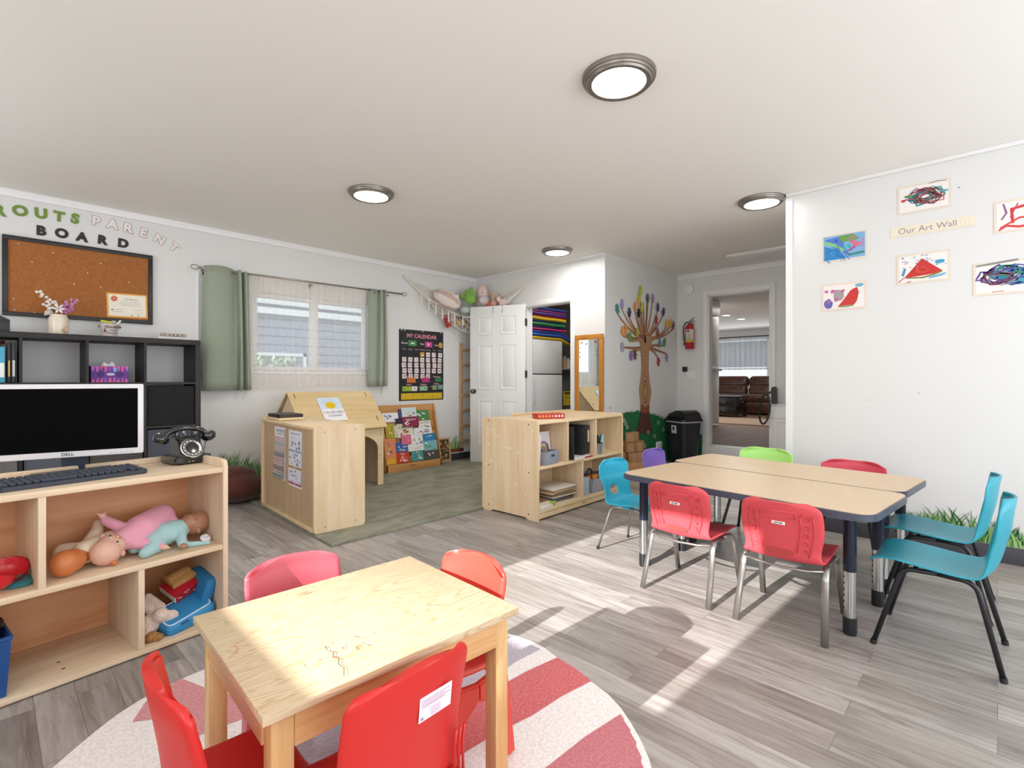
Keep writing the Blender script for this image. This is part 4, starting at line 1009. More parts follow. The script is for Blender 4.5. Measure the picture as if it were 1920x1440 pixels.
bm = BM(); bx(bm, LX + tb_, -tb_, .003, D - .012, .335, .357, .002); obj('shelf_board', bm, maple, t)
bm = BM(); bx(bm, LX + tb_, -tb_, .003, D - .012, .006, .027, .002); obj('shelf_board', bm, maple, t)
bm = BM(); bx(bm, LX + tb_, -tb_, D - .014, D - .006, .027, .668); obj('back_panel', bm, maple_bounce, t)
for x, z0, z1 in ((-.60, .357, .668), (-.315, .027, .335), (-.93, .027, .335)):
    bm = BM(); bx(bm, x - .0105, x + .0105, .006, D - .014, z0, z1, .002); obj('divider', bm, maple_v, t)
bm = BM()
for y in (.08, .15): ellipsoid(bm, (-.53, y, .0272), (.006, .006, .0012), u=10, v=6); ellipsoid(bm, (-.72, y, .0272), (.006, .006, .0012), u=10, v=6)
obj('shelf_screw', bm, C('#6d5a48', .4), t)

# monitor
t = thing('computer_monitor', 'silver framed flat monitor with a black screen on the toy shelf', 'monitor', (.224, 2.69, .69), (0, 0, R(-11.8)))
bz = C('#dddbde', .35)
bm = BM(); bx(bm, -.245, .245, -.012, .03, .066, .36, .006); bx(bm, -.19, .19, .028, .055, .10, .33, .012); obj('casing', bm, bz, t)
bm = BM(); bx(bm, -.225, .2255, -.0135, -.010, .091, .342); scr = C('#020202', .6); scr.node_tree.nodes['Principled BSDF'].inputs['Specular IOR Level'].default_value = .05; obj('screen', bm, scr, t)
text('brand_lettering', 'DELL', .017, C('#55555c', .4), t, (.0, -.0125, .079), W_WIN, extrude=.0005, offset=.0004)
bm = BM()
for k in range(5): bx(bm, .13 + k * .018, .14 + k * .018, -.0135, -.011, .074, .079, .001)
obj('buttons', bm, C('#c4c2c6', .4), t)
bm = BM(); box(bm, (.075, .022, .14), (.01, .05, .075), (R(6), 0, 0), .004); obj('stand_neck', bm, C('#3b4352', .3), t)
bm = BM(); prism(bm, rrect(.24, .15, .03), .012, Matrix.Translation((.01, .035, .0)), bevel=.003); obj('stand_base', bm, C('#2b2c31', .3), t)
# keyboard
t = thing('keyboard', 'dark slim computer keyboard in front of the monitor', 'keyboard', (.222, 2.505, .69), (0, 0, R(11)))
kb = C('#2e333f', .4)
bm = BM(); prism(bm, rrect(.435, .148, .012), .016, Matrix.Rotation(R(3), 4, 'X') @ Matrix.Translation((0, 0, .004)), bevel=.004); obj('case', bm, kb, t)
bm = BM(); M0 = Matrix.Rotation(R(3), 4, 'X')
for j in range(6):
    x = -.205; y = .055 - j * .0195 - (.004 if j else 0)
    while x < .205:
        wd = .0165 if not (j == 5 and -.12 < x < .0) else .10
        if -.205 <= x and not (.085 < x < .095) and not (.145 < x < .155):
            vs = box(bm, (min(wd, .2 - x + .008), .0145, .008), M0 @ Vector((x + wd / 2, y, .0235)), (R(3), 0, 0), .0018, seg=1)
        x += wd + .0040
kk = obj('keys', bm, C('#3a404d', .5), t); kk['kind'] = 'stuff'

# rotary telephone
t = thing('rotary_telephone', 'old black rotary telephone on the right end of the toy shelf', 'telephone', (.63, 2.675, .69), (0, 0, R(11)))
bk = C('#17181b', .16, coat=.6)
bm = BM(); prism(bm, rrect(.155, .15, .014), .03, Matrix.Translation((0, 0, .006)), bevel=.006); obj('base', bm, bk, t)
bm = BM()
prof = [(-.072, .034), (.06, .034), (.052, .105), (.03, .118), (-.012, .118), (-.03, .105)]
M = Matrix(((0, 0, 1, -.048), (1, 0, 0, 0), (0, 1, 0, 0), (0, 0, 0, 1))); prism(bm, prof, .096, M, bevel=.008); obj('body', bm, bk, t)
sl = math.atan2(.071, .042); Md = Matrix.Translation((0, -.052, .068)) @ Matrix.Rotation(R(59), 4, 'X')
bm = BM(); lathe(bm, [(.001, .004), (.044, .004), (.046, .001), (.046, -.004)], n=36, M=Md, cap=False); d = obj('dial_plate', bm, C('#e9e7e0', .4), t)
bm = BM(); lathe(bm, [(.001, .010), (.012, .010), (.0265, .0085), (.0268, .004)], n=36, M=Md, cap=False); obj('dial_center', bm, bk, d)
bm = BM()
for k in range(10):
    a = R(60 + k * 28); 
    tube(bm, [Md @ Vector((.034 * math.cos(a) + .0062 * math.cos(q), .034 * math.sin(a) + .0062 * math.sin(q), .0065)) for q in [2 * PI * i / 12 for i in range(12)]], .0014, 6, closed=True)
tube(bm, [Md @ Vector((.0415 * math.cos(q), .0415 * math.sin(q), .006)) for q in [2 * PI * i / 30 for i in range(30)]], .0018, 6, closed=True)
obj('finger_wheel', bm, bk, d)
bm = BM()
for s_ in (-1, 1): bx(bm, s_ * .04 - .008, s_ * .04 + .008, -.012, .03, .115, .142, .004)
bx(bm, -.008, .008, .0, .01, .116, .135, .002); obj('cradle', bm, bk, t)
bm = BM(); pts = [(-.092, .01, .118), (-.07, .01, .142), (-.04, .01, .152), (0, .01, .156), (.04, .01, .152), (.07, .01, .142), (.092, .01, .118)]
tube(bm, pts, [.014, .013, .011, .0105, .011, .013, .014], 14)
for s_, l in ((-1, 1), (1, 1)):
    lathe(bm, [(.001, .0), (.022, .0), (.032, .012), (.033, .024), (.026, .038), (.001, .048)], (s_ * .098, .01, .122), 24, M=Matrix.Rotation(R(180) + s_ * R(-18), 4, 'Y') @ Matrix.Translation((0, 0, -.012)), cap=False)
obj('handset', bm, bk, t)
bm = BM()
for k in range(60): pass
tube(bm, [(.1 + .0 * k, .01 + .004 * math.cos(k * 1.3), .105 + .004 * math.sin(k * 1.3)) if k < 3 else (.1 + .003 * math.sin(k), .02 + k * .0012 + .003 * math.cos(k * 1.3), .10 - k * .0022) for k in range(40)], .0018, 5); obj('cord', bm, bk, t)
bm = BM(); ellipsoid(bm, (-.02, -.076, .012), (.003, .001, .003)); ellipsoid(bm, (-.005, -.076, .012), (.003, .001, .003)); obj('front_screws', bm, silver, t)

# ------------------------------------------------------------ dolls on the middle board (z .357)
skin_p, skin_b, skin_o = C('#d9ab97', .38), C('#a8795f', .38), C('#c4733f', .4)
pink_c, teal_c, cream_c = fabric('pink_romper', '#dc9aae', 160, .3), fabric('mint_romper', '#9fc2c4', 160, .3), fabric('cream_suit', '#dcc7ae', 160, .3)
def P3(x, y, z): return tuple(NS(x, y, z))
z0 = .357
# pink doll: head towards the front left, lying over the cream doll
t = thing('baby_doll', 'baby doll in a pink romper with open eyes, lying on the middle board', 'doll', (0, 0, 0), group='baby dolls on the toy shelf')
hc = Vector(NS(-.385, .115, z0 + .062)); ax = (Vector(NS(-.22, .20, z0 + .10)) - hc).normalized()
body = [('s', tuple(hc), (.050, .050, .050)), ('s', tuple(hc - ax * .018 + Vector((-.002, -.012, -.006))), (.052, .05, .05)), ('s', tuple(hc + ax * .022 + Vector((-.004, -.02, 0))), (.036, .036, .036)),
        ('c', tuple(hc + ax * .03), tuple(hc + ax * .12), .025, .03),
        ('c', P3(-.335, .185, z0 + .12), P3(-.375, .225, z0 + .155), .012, .011), ('s', P3(-.382, .228, z0 + .163), (.013, .011, .013)), ('c', P3(-.385, .226, z0 + .165), P3(-.398, .224, z0 + .178), .0055, .004), ('c', P3(-.378, .23, z0 + .166), P3(-.37, .226, z0 + .178), .0055, .004),
        ('c', P3(-.27, .10, z0 + .04), P3(-.225, .075, z0 + .03), .012, .011), ('s', P3(-.216, .07, z0 + .026), (.014, .013, .011)), ('c', P3(-.215, .066, z0 + .024), P3(-.200, .06, z0 + .02), .005, .004)]
obj_ = blob('body', body, skin_p, t, .0045, 2)
suit = [('c', tuple(hc + ax * .055), tuple(hc + ax * .14), .042, .058), ('c', tuple(hc + ax * .14), P3(-.175, .235, z0 + .11), .064, .056), ('c', P3(-.175, .235, z0 + .11), P3(-.145, .20, z0 + .085), .034, .03), ('c', P3(-.175, .25, z0 + .105), P3(-.13, .26, z0 + .09), .034, .026),
        ('c', P3(-.32, .17, z0 + .105), P3(-.372, .222, z0 + .145), .024, .019), ('c', P3(-.32, .14, z0 + .06), P3(-.235, .082, z0 + .036), .028, .018)]
blob('romper', suit, pink_c, t, .006, 3)
fwd = Vector((-.05, -.72, .62)).normalized(); side = ax.cross(fwd).normalized()
bm = BM()
for s_ in (-1, 1): ellipsoid(bm, hc + fwd * .0515 + side * .018 * s_ + ax * .012, (.0052, .0052, .0052), u=12, v=8)
e = obj('eyes', bm, C('#f2f0ee', .2), t)
bm = BM()
for s_ in (-1, 1): ellipsoid(bm, hc + fwd * .0555 + side * .018 * s_ + ax * .012, (.0042, .0042, .0042), u=10, v=6)
obj('pupils', bm, C('#2d3340', .15), e)
bm = BM(); ellipsoid(bm, hc + fwd * .054 + ax * .028, (.006, .006, .006)); obj('nose', bm, skin_p, t)
bm = BM(); tube(bm, [hc + fwd * .050 + side * x + ax * (.034 - abs(x) * .15) for x in (-.01, -.005, 0, .005, .01)], .0022, 6); obj('mouth', bm, C('#b86a64', .5), t)
for s_ in (-1, 1): bm = BM(); ellipsoid(bm, hc + side * .05 * s_ + fwd * .006 + ax * .01, (.009, .009, .012)); obj('ear', bm, skin_p, t)
# mint doll: head at the right end, eyes closed
t = thing('baby_doll', 'baby doll in mint green clothes with closed eyes at the right end of the board', 'doll', (0, 0, 0), group='baby dolls on the toy shelf')
hc = Vector(NS(-.072, .165, z0 + .075)); ax = (Vector(NS(-.18, .15, z0 + .06)) - hc).normalized()
blob('body', [('s', tuple(hc), (.05, .05, .049)), ('s', tuple(hc - ax * .015), (.048, .048, .047)), ('s', tuple(hc + ax * .018 + Vector((0, -.01, .012))), (.038, .038, .038)), ('c', tuple(hc + ax * .03), tuple(hc + ax * .10), .024, .03),
    ('c', P3(-.185, .20, z0 + .10), P3(-.215, .235, z0 + .13), .013, .011), ('s', P3(-.222, .24, z0 + .137), (.014, .012, .013)), ('c', P3(-.225, .24, z0 + .14), P3(-.232, .238, z0 + .152), .005, .004),
    ('c', P3(-.15, .09, z0 + .035), P3(-.155, .06, z0 + .022), .012, .012), ('s', P3(-.155, .05, z0 + .018), (.015, .014, .012))], skin_b, t, .0045, 2)
blob('clothes', [('c', tuple(hc + ax * .052), tuple(hc + ax * .12), .038, .05), ('c', tuple(hc + ax * .12), P3(-.24, .12, z0 + .045), .046, .038), ('c', P3(-.235, .10, z0 + .035), P3(-.285, .07, z0 + .022), .032, .022), ('c', P3(-.24, .15, z0 + .04), P3(-.30, .14, z0 + .03), .03, .022),
    ('c', P3(-.155, .19, z0 + .085), P3(-.208, .228, z0 + .122), .024, .018), ('c', P3(-.14, .12, z0 + .055), P3(-.155, .068, z0 + .026), .024, .018),
    ('c', P3(-.125, .075, z0 + .012), P3(-.06, .045, z0 + .010), .014, .009)], teal_c, t, .006, 3)
fwd = Vector((-.1, -.55, .82)).normalized(); side = ax.cross(fwd).normalized(); bm = BM()
for s_ in (-1, 1): tube(bm, [hc + fwd * .049 + side * (.018 * s_ + x) + ax * (.006 - x * x * 60) for x in (-.006, 0, .006)], .0013, 5)
obj('eyelids', bm, C('#5a3a30', .5), t)
bm = BM(); ellipsoid(bm, hc + fwd * .052 + ax * .018, (.006, .006, .006)); obj('nose', bm, skin_b, t)
for s_ in (-1, 1): bm = BM(); ellipsoid(bm, hc + side * .05 * s_ + ax * .008, (.009, .009, .012)); obj('ear', bm, skin_b, t)
bm = BM(); lathe(bm, [(.001, .004), (.018, .003), (.021, 0), (.018, -.003)], P3(-.055, .09, z0 + .02), 18, M=Euler((R(35), R(10), 0)).to_matrix().to_4x4(), cap=False); tube(bm, [tuple(NS(-.055, .09, z0 + .024)), tuple(NS(-.056, .082, z0 + .034))], .006, 8)
tag(obj('pacifier', bm, C('#e6e3e8', .4)), 'white toy pacifier under the head of the mint clothed doll', 'pacifier')
# cream doll with orange brown head, face down
t = thing('baby_doll', 'baby doll with orange brown bald head and cream body, leftmost of three', 'doll', (0, 0, 0), group='baby dolls on the toy shelf')
hc = Vector(NS(-.515, .085, z0 + .049)); ax = (Vector(NS(-.44, .14, z0 + .05)) - hc).normalized()
blob('body', [('s', tuple(hc - ax * .012), (.047, .047, .047)), ('s', tuple(hc + ax * .015), (.042, .042, .042)), ('c', tuple(hc + ax * .03), tuple(hc + ax * .07), .026, .024), ('s', tuple(hc + ax * .03 + Vector((.01, -.028, 0))), (.012, .009, .012)), ('c', P3(-.43, .12, z0 + .03), P3(-.385, .06, z0 + .014), .013, .011)], skin_o, t, .0045, 2)
blob('suit', [('c', P3(-.455, .145, z0 + .055), P3(-.36, .20, z0 + .055), .042, .05), ('c', P3(-.455, .17, z0 + .06), P3(-.39, .26, z0 + .10), .022, .024), ('c', P3(-.50, .22, z0 + .05), P3(-.45, .17, z0 + .055), .036, .034), ('s', P3(-.385, .27, z0 + .115), (.02, .016, .03))], cream_c, t, .006, 3)
# red toy bowls and teal cloth in the left cell
for (x, y, r_, rt, lb) in ((-.72, .06, .055, (R(-20), R(12), 0), 'red plastic toy bowl nearer the front in the left shelf cell'), (-.665, .15, .06, (R(30), R(-10), 0), 'red plastic toy bowl lying behind the other one')):
    bm = BM(); lathe(bm, [(.001, 0), (r_ * .6, .004), (r_ * .92, .02), (r_, .042), (r_ * 1.06, .045), (r_ * .96, .040), (r_ * .85, .022), (r_ * .5, .008), (.001, .006)], n=30, cap=False)
    tag(obj('toy_bowl', bm, C('#cf1f2b', .3), loc=P3(x, y, z0 + .018), rot=rt), lb, 'bowl', 'red toy bowls')
blob_ = blob('folded_cloth', [('s', P3(-.645, .09, z0 + .012), (.04, .03, .012)), ('s', P3(-.63, .12, z0 + .018), (.02, .03, .016))], fabric('teal_cloth', '#1f6f72', 120, .3), None, .004, 2); tag(blob_, 'small dark teal cloth between the red bowls and the divider', 'cloth')
# lower right cell
zb = .027
t = thing('lunch_bag', 'open bright blue lunch bag leaning in the lower right shelf cell', 'bag', P3(-.135, .13, zb), (R(0), 0, TH))
bm = BM(); box(bm, (.20, .15, .06), (0, -.02, .045), (R(14), R(-12), R(8)), .022, seg=4); obj('pouch', bm, C('#2e86bd', .5), t, smooth=True)
bm = BM(); box(bm, (.05, .17, .16), (.085, .03, .105), (R(10), R(14), R(6)), .022, seg=4); obj('lid', bm, C('#2479b0', .5), t, smooth=True)
bm = BM(); Mt = Matrix.Translation((0, -.02, .045)) @ Euler((R(14), R(-12), R(8))).to_matrix().to_4x4()
tube(bm, [Mt @ Vector((x, y, .029)) for x, y in rrect(.175, .125, .02)], .0028, 6, closed=True); obj('piping', bm, C('#cfe3ee', .5), t)
bm = BM(); box(bm, (.03, .004, .016), (-.02, -.097, .035), (R(14), R(-12), R(8))); obj('zip_pull', bm, C('#1f5f90', .4), t)
bm = BM(); box(bm, (.115, .10, .036), (0, 0, 0), bevel=.002); box(bm, (.109, .102, .028), (-.004, 0, 0), mi=1)
o = obj('board_book', bm, [C('#b3182b', .4), C('#e9e1d2', .6)], loc=P3(-.115, .19, zb + .135), rot=(R(22), R(-18), R(16))); tag(o, 'thick red picture book lying on the blue lunch bag', 'book')
s = Sheet(.108, .034, '#b3182b'); rnd = random.Random(2)
for k in range(22): s.ell(rnd.uniform(-.05, .05), rnd.uniform(-.004, .014), rnd.uniform(.002, .006), .003, rnd.choice(['#e9d2c9', '#3a2a2a', '#d98a8a']), rnd.uniform(0, 3), 7, .3)
s.done('cover_print', o, (0, -.0505, 0), W_WIN)
bm = BM(); box(bm, (.10, .075, .022), (0, 0, .011), bevel=.003); box(bm, (.09, .03, .008), (0, .01, .025), bevel=.002); o = obj('wooden_tray', bm, wood('toy_tan', '#b98a50', '#c99a5e', '#d4a86c', 'x'), loc=P3(-.112, .205, zb + .162), rot=(R(20), R(-14), R(16))); tag(o, 'small tan wooden tray on top of the red book', 'tray')
bun = fabric('plush_cream', '#dccabd', 90, .7, c2='#cbb6a8')
o = blob('plush_bunny', [('s', P3(-.255, .11, zb + .045), (.04, .035, .04)), ('s', P3(-.225, .09, zb + .075), (.032, .03, .03)), ('c', P3(-.235, .13, zb + .08), P3(-.275, .17, zb + .12), .02, .016), ('c', P3(-.21, .13, zb + .09), P3(-.24, .18, zb + .13), .02, .018), ('s', P3(-.195, .075, zb + .065), (.032, .012, .026)), ('c', P3(-.27, .08, zb + .03), P3(-.285, .05, zb + .02), .018, .014)], bun, None, .005, 2); tag(o, 'floppy cream plush bunny beside the blue lunch bag', 'plush toy')
o = blob('doll_wig', [('s', P3(-.27, .045, zb + .02), (.026, .024, .02)), ('s', P3(-.25, .035, zb + .014), (.02, .018, .014)), ('s', P3(-.285, .06, zb + .018), (.014, .02, .017))], fabric('golden_curls', '#a87a45', 60, 1.0, c2='#8a5f30'), None, .005, 1); tag(o, 'golden brown curly hair of a small doll below the bunny', 'doll hair')
t = thing('storage_bin', 'dark blue plastic bin at the lower left picture edge', 'bin', P3(-.765, .10, zb), (0, 0, TH))
bm = BM(); lathe(bm, [(.001, 0), (.125, 0), (.142, .185), (.148, .19), (.148, .2), (.138, .2), (.12, .008)], n=4, M=Matrix.Rotation(R(45), 4, 'Z'), cap=False, sx=.9, sy=.9)
o = obj('body', bm, C('#1f4f8f', .35), t, smooth=False)
for p in o.data.polygons: p.use_smooth = False
o = blob('toy_shoe', [('c', (-.0, 0, 0), (.05, -.02, .07), .03, .026), ('s', (.0, -.02, .05), (.025, .04, .07))], C('#23140f', .25), None, .005, 2, loc=P3(-.755, .10, zb + .16)); tag(o, 'glossy dark brown toy sticking out of the blue bin', 'toy')

# ------------------------------------------------------------ bean bag and wall grass on the window wall
o = blob('bean_bag', [('s', (1.50, 4.80, .13), (.25, .24, .13)), ('s', (1.48, 4.86, .22), (.21, .19, .09))], fabric('rust_brown_velvet', '#56281a', 25, .4, c2='#4a2015'), None, .012, 4); tag(o, 'dark rust brown bean bag on the floor below the painted grass', 'bean bag')
def grass(name, label, x0, x1, plane, axis, z0, z1, n, seed, soil=None):
    r_ = random.Random(seed); cols = ['#2f6b2c', '#4d8a3a', '#77a85a', '#1f5222', '#9cbf7e', '#5f9a4a']; bm = BM()
    def V(u, z, k):
        return (u, plane - .0016 - k * .00001, z) if axis == 'x' else (plane - .0016 - k * .00001, u, z)
    for k in range(n):
        u = x0 + (x1 - x0) * r_.random(); h_ = (z1 - z0) * r_.uniform(.35, 1.0) * (.75 + .25 * math.sin(u * 9)); ln = r_.uniform(-.5, .5) * h_; wd = r_.uniform(.003, .008); prev = None; mi = r_.randrange(6)
        for q in range(6):
            s_ = q / 5; cx_ = u + ln * s_ * s_; z = z0 + h_ * s_ * (1 - .15 * s_ * abs(ln) / h_); ww = wd * (1 - s_) ** .7
            cur = (bm.verts.new(V(cx_ - ww, z, k)), bm.verts.new(V(cx_ + ww, z, k)))
            if prev: bm.faces.new((prev[0], prev[1], cur[1], cur[0])).material_index = mi
            prev = cur
    o = obj(name, bm, [C(c, .8) for c in cols]); tag(o, label, 'wall painting', 'grass painted on the walls'); o['kind'] = 'stuff'; return o
grass('painted_grass', 'painted green grass on the window wall above the bean bag', 1.24, 1.9, YW, 'x', .13, .44, 260, 1)
grass('painted_grass', 'painted grass on the window wall inside the playhouse', 2.2, 3.05, YW, 'x', .22, .5, 200, 2)
grass('painted_grass', 'painted grass tuft on the window wall beside the ladder', 4.02, 4.34, YW, 'x', .15, .40, 90, 3)
grass('painted_grass', 'long strip of painted grass on the art wall behind the teal chairs', -.35, .98, 4.11, 'y', .10, .31, 620, 4)
o = Sheet(.40, .045, '#7a3a2a', .0012)
for k in range(30): o.ell(random.uniform(-.19, .19), random.uniform(-.02, .02), .007, .004, random.choice(['#8f4a35', '#5f2a20', '#a05a44']), n=7)
tag(o.done('painted_soil', loc=(4.20, 5.1285, .135), rot=W_WIN), 'painted strip of reddish soil under the grass tuft by the ladder', 'wall painting')
o = Sheet(.80, .12, '#6a3424', .0012); tag(o.done('painted_soil', loc=(2.62, 5.1285, .165), rot=W_WIN), 'painted reddish brown soil inside the playhouse', 'wall painting')
# ============================================================ THE CARPET CORNER
def onY(u, v, y):
    """point of the wall plane at depth y that was measured at photo pixel (u, v)"""
    a = R(43.9); r = (u - 960) / 946; X_ = math.cos(a) + r * math.sin(a); Y_ = math.sin(a) - r * math.cos(a); t_ = y / Y_
    return X_ * t_, 1.07 - (v - 711) / 946 * t_
# ------------------------------------------------------------ poster backed shelf
tp = thing('storage_shelf', 'birch shelf unit turned away, with two posters on its back', 'shelf', (1.535, 3.345, .012), (0, 0, R(-3.0)))
Ls, Ds, Hs = 1.12, .375, .735
for y0, y1 in ((0, .02), (Ls - .02, Ls)):
    bm = BM(); M = Matrix(((1, 0, 0, Ds / 2), (0, 0, 1, y0), (0, 1, 0, Hs / 2 + .0), (0, 0, 0, 1)))
    prism(bm, rrect(Ds, Hs, .022, 4), y1 - y0, M, bevel=.002); e = obj('side_panel', bm, birch_v, tp)
    if y0 == 0:
        for x, z in ((.075, .695), (.30, .70), (.08, .04), (.30, .045)):
            bm = BM(); ellipsoid(bm, (x, -.001, z), (.006, .003, .006), u=10, v=6); obj('bolt_head', bm, silver, e)
bm = BM(); bx(bm, .0, Ds, .02, Ls - .02, Hs - .028, Hs - .008, .002); obj('top_panel', bm, birch, tp)
bm = BM(); bx(bm, .0, .02, .02, Ls - .02, .004, .03, .001); obj('bottom_rail', bm, birch, tp)
bm = BM(); bx(bm, .018, .026, .02, Ls - .02, .006, Hs - .02); obj('back_panel', bm, wood('birch_back', '#c2a27a', '#cbac86', '#d2b592', 'z'), tp)
bm = BM(); bx(bm, .02, Ds, .02, Ls - .02, .35, .37); bx(bm, .02, Ds, .02, Ls - .02, .01, .03); obj('shelf_board', bm, birch, tp)
def poster(y0, y1, z0, z1, kind, label):
    w_, h_ = y1 - y0, z1 - z0; s = Sheet(w_, h_, '#eceaf0', .0006); rnd = random.Random(kind)
    if kind == 1:
        s.text('NUMBERS', .036, -.005, h_ / 2 - .03, '#55585e'); s.text('PLAY COUNT', .020, -.01, h_ / 2 - .056, '#4a4c50'); s.rect(w_ / 2 - .03, h_ / 2 - .07, w_ / 2 - .012, h_ / 2 - .012, '#7b7b88')
        cols = ['#c77f8c', '#d29aa0', '#9fa9a0', '#8e9a90', '#c9a998', '#cdb09c', '#c29a8a', '#5d6a68', '#3f4a4c', '#c4a39c', '#c98b8c', '#c9a898', '#ccb3a2', '#8b5148', '#7a3f42', '#c2a39c', '#a8a8a0', '#5f6f6a', '#7a8a84']
        n = len(cols); y = h_ / 2 - .075; dy = (h_ - .085) / n
        for c in cols:
            s.rect(-w_ / 2 + .008, y - dy * .82, w_ / 2 - .008, y - dy * .1, c)
            for q in range(9): s.ell(-w_ / 2 + .024 + q * (w_ - .048) / 8, y - dy * .45, .006, dy * .22, '#e4dcd8', n=8)
            y -= dy
    else:
        s.text('TRANSPORTATION', .0235, 0, h_ / 2 - .025, '#6a7694'); blocks = (('#9aa6b2', .0), ('#b8894a', .33), ('#b8587c', .655))
        for c, f in blocks:
            top = h_ / 2 - .045 - f * (h_ - .05); bh = (h_ - .05) * .315
            s.rect(-w_ / 2 + .006, top - bh, w_ / 2 - .006, top, '#dfe2ee'); s.rect(-w_ / 2 + .006, top - bh, w_ / 2 - .006, top - bh * .86, c); s.ell(0, top - bh * .93, .008, .005, '#eceaf0')
            for k in range(13): s.ell(rnd.uniform(-w_ / 2 + .03, w_ / 2 - .03), top - rnd.uniform(.08, .78) * bh, rnd.uniform(.006, .017), rnd.uniform(.004, .010), rnd.choice(['#5a6080', '#8a5a62', '#3f4460', '#c08a5a', '#7a8aa8', '#9a4a58', '#8f97a8']), rnd.uniform(-.8, .8), 9, .35)
    wx = 1.535 + .012
    o = s.done('wall_poster', loc=(0, 0, 0), rot=W_X); o.parent = None
    yy = (y0 + y1) / 2 - 3.345
    a = R(-3); o.location = (1.535 + .0165 * math.cos(a) - yy * math.sin(a), 3.345 + .0165 * math.sin(a) + yy * math.cos(a), (z0 + z1) / 2 + .0)
    o.rotation_euler = (R(90), 0, R(-90) + a); tag(o, label, 'poster', 'posters on the back of the birch shelf')
poster(3.935, 4.17, .285, .695, 1, 'counting poster with coloured rows, left one on the birch shelf back')
poster(3.60, 3.862, .275, .69, 2, 'three block transportation poster, right one on the birch shelf back')
bm = BM(); bx(bm, 0, .20, 0, .30, 0, .018, .002); bx(bm, .008, .192, .008, .292, .012, .045, .002, mi=1)
tag(obj('shallow_tray', bm, [birch, C('#2a211d', .5)], loc=(1.60, 4.10, .742), rot=(0, 0, R(-3))), 'shallow wooden tray with a dark top on the far end of the poster shelf', 'tray')

# ------------------------------------------------------------ play house
t = thing('playhouse', 'wooden play house with a pitched roof and an arched opening', 'playhouse', (0, 0, .012))
rl, rz, ry, ez, ey0, ey1 = (1.93, 2.79), .925, 4.775, .572, 4.43, 5.10
roofw = wood('playhouse_roof', '#dbbd88', '#e2c694', '#e8cfa1', 'x')
def slab(bm, p0, p1, x0, x1, th):
    a, b = Vector((0,) + p0), Vector((0,) + p1); n_ = Vector((0, -(b.z - a.z), b.y - a.y)).normalized() * th
    if n_.z < 0: n_ = -n_
    vs = [bm.verts.new((x, q.y, q.z)) for x in (x0, x1) for q in (a, b, b + n_, a + n_)]
    for f in ((0, 1, 2, 3), (7, 6, 5, 4), (0, 4, 5, 1), (1, 5, 6, 2), (2, 6, 7, 3), (3, 7, 4, 0)): bm.faces.new([vs[i] for i in f])
bm = BM(); slab(bm, (ey0, ez), (ry, rz), rl[0], rl[1], .014)
for x in (2.0, 2.73):
    pass
obj('roof_panel', bm, roofw, t)
bm = BM(); slab(bm, (ry, rz), (ey1, ez + .06), rl[0], rl[1], .014); obj('roof_panel', bm, roofw, t)
bm = BM()
for x in (1.985, 2.72):
    for (yy, zz) in ((4.73, .885), (4.50, .655)): slab(bm, (yy - .02, zz - .0217 + .016), (yy + .02, zz + .0217 + .016), x - .004, x + .004, .0012)
obj('roof_slot', bm, C('#8a6f48', .6), t)
for x in (1.95, 2.755):
    bm = BM(); M = Matrix(((0, 0, 1, x), (1, 0, 0, 0), (0, 1, 0, 0), (0, 0, 0, 1))); prism(bm, [(4.47, 0), (5.07, 0), (5.07, .60), (ry, rz - .012), (4.47, .585)], .018, M, bevel=.001); obj('gable_wall', bm, birch_v, t)
bm = BM(); cxh, hw = 2.42, .29
arch = [(cxh + hw * math.cos(R(a)), .37 + .15 * math.sin(R(a))) for a in range(0, 181, 12)]
pts = [(1.968, 0)] + [(cxh - hw, 0)] + arch[::-1] + [(cxh + hw, 0), (2.755, 0), (2.755, .575), (1.968, .575)]
M = Matrix(((1, 0, 0, 0), (0, 0, -1, 4.488), (0, 1, 0, 0), (0, 0, 0, 1))); prism(bm, pts, .018, M); fw = obj('front_wall', bm, birch, t)
for z in (.545, .50):
    bm = BM(); ellipsoid(bm, (2.74, 4.468, z), (.005, .003, .005), u=10, v=6); obj('bolt_head', bm, C('#5a4a3a', .4), fw)
# calming corner sign on the roof slope
s = Sheet(.225, .295, '#f3f1f2', .0006, corner=.008)
s.rect(-.112, .0, .112, .147, '#d3e1ef'); s.ell(.0, .048, .052, .042, '#e2bd1c', n=22, jag=.06)
for k in range(9):
    a = R(20 + k * 17.5 * 1.0); s.stroke([(.066 * math.cos(a), .05 + .062 * math.sin(a)), (.084 * math.cos(a), .05 + .08 * math.sin(a))], .0035, ['#4a5a9a', '#3f8a5a', '#4a8ac0'][k % 3])
for k, (c, col) in enumerate(zip('CALMING', ['#c0504a', '#4a8a5a', '#4a6ac0', '#8a4a9a', '#4a9a9a', '#4a5ab0', '#b07a3a'])): s.text(c, .042, -.088 + k * .029, -.042, col)
s.text('CORNER', .034, .0, -.085, '#70808a')
sg = s.done('paper_sign', loc=(2.29, 4.605 - .008, .772 + .012), rot=(math.atan2(rz - ez, ry - ey0), 0, 0)); tag(sg, 'hand drawn sun sign reading calming corner on the playhouse roof', 'sign')

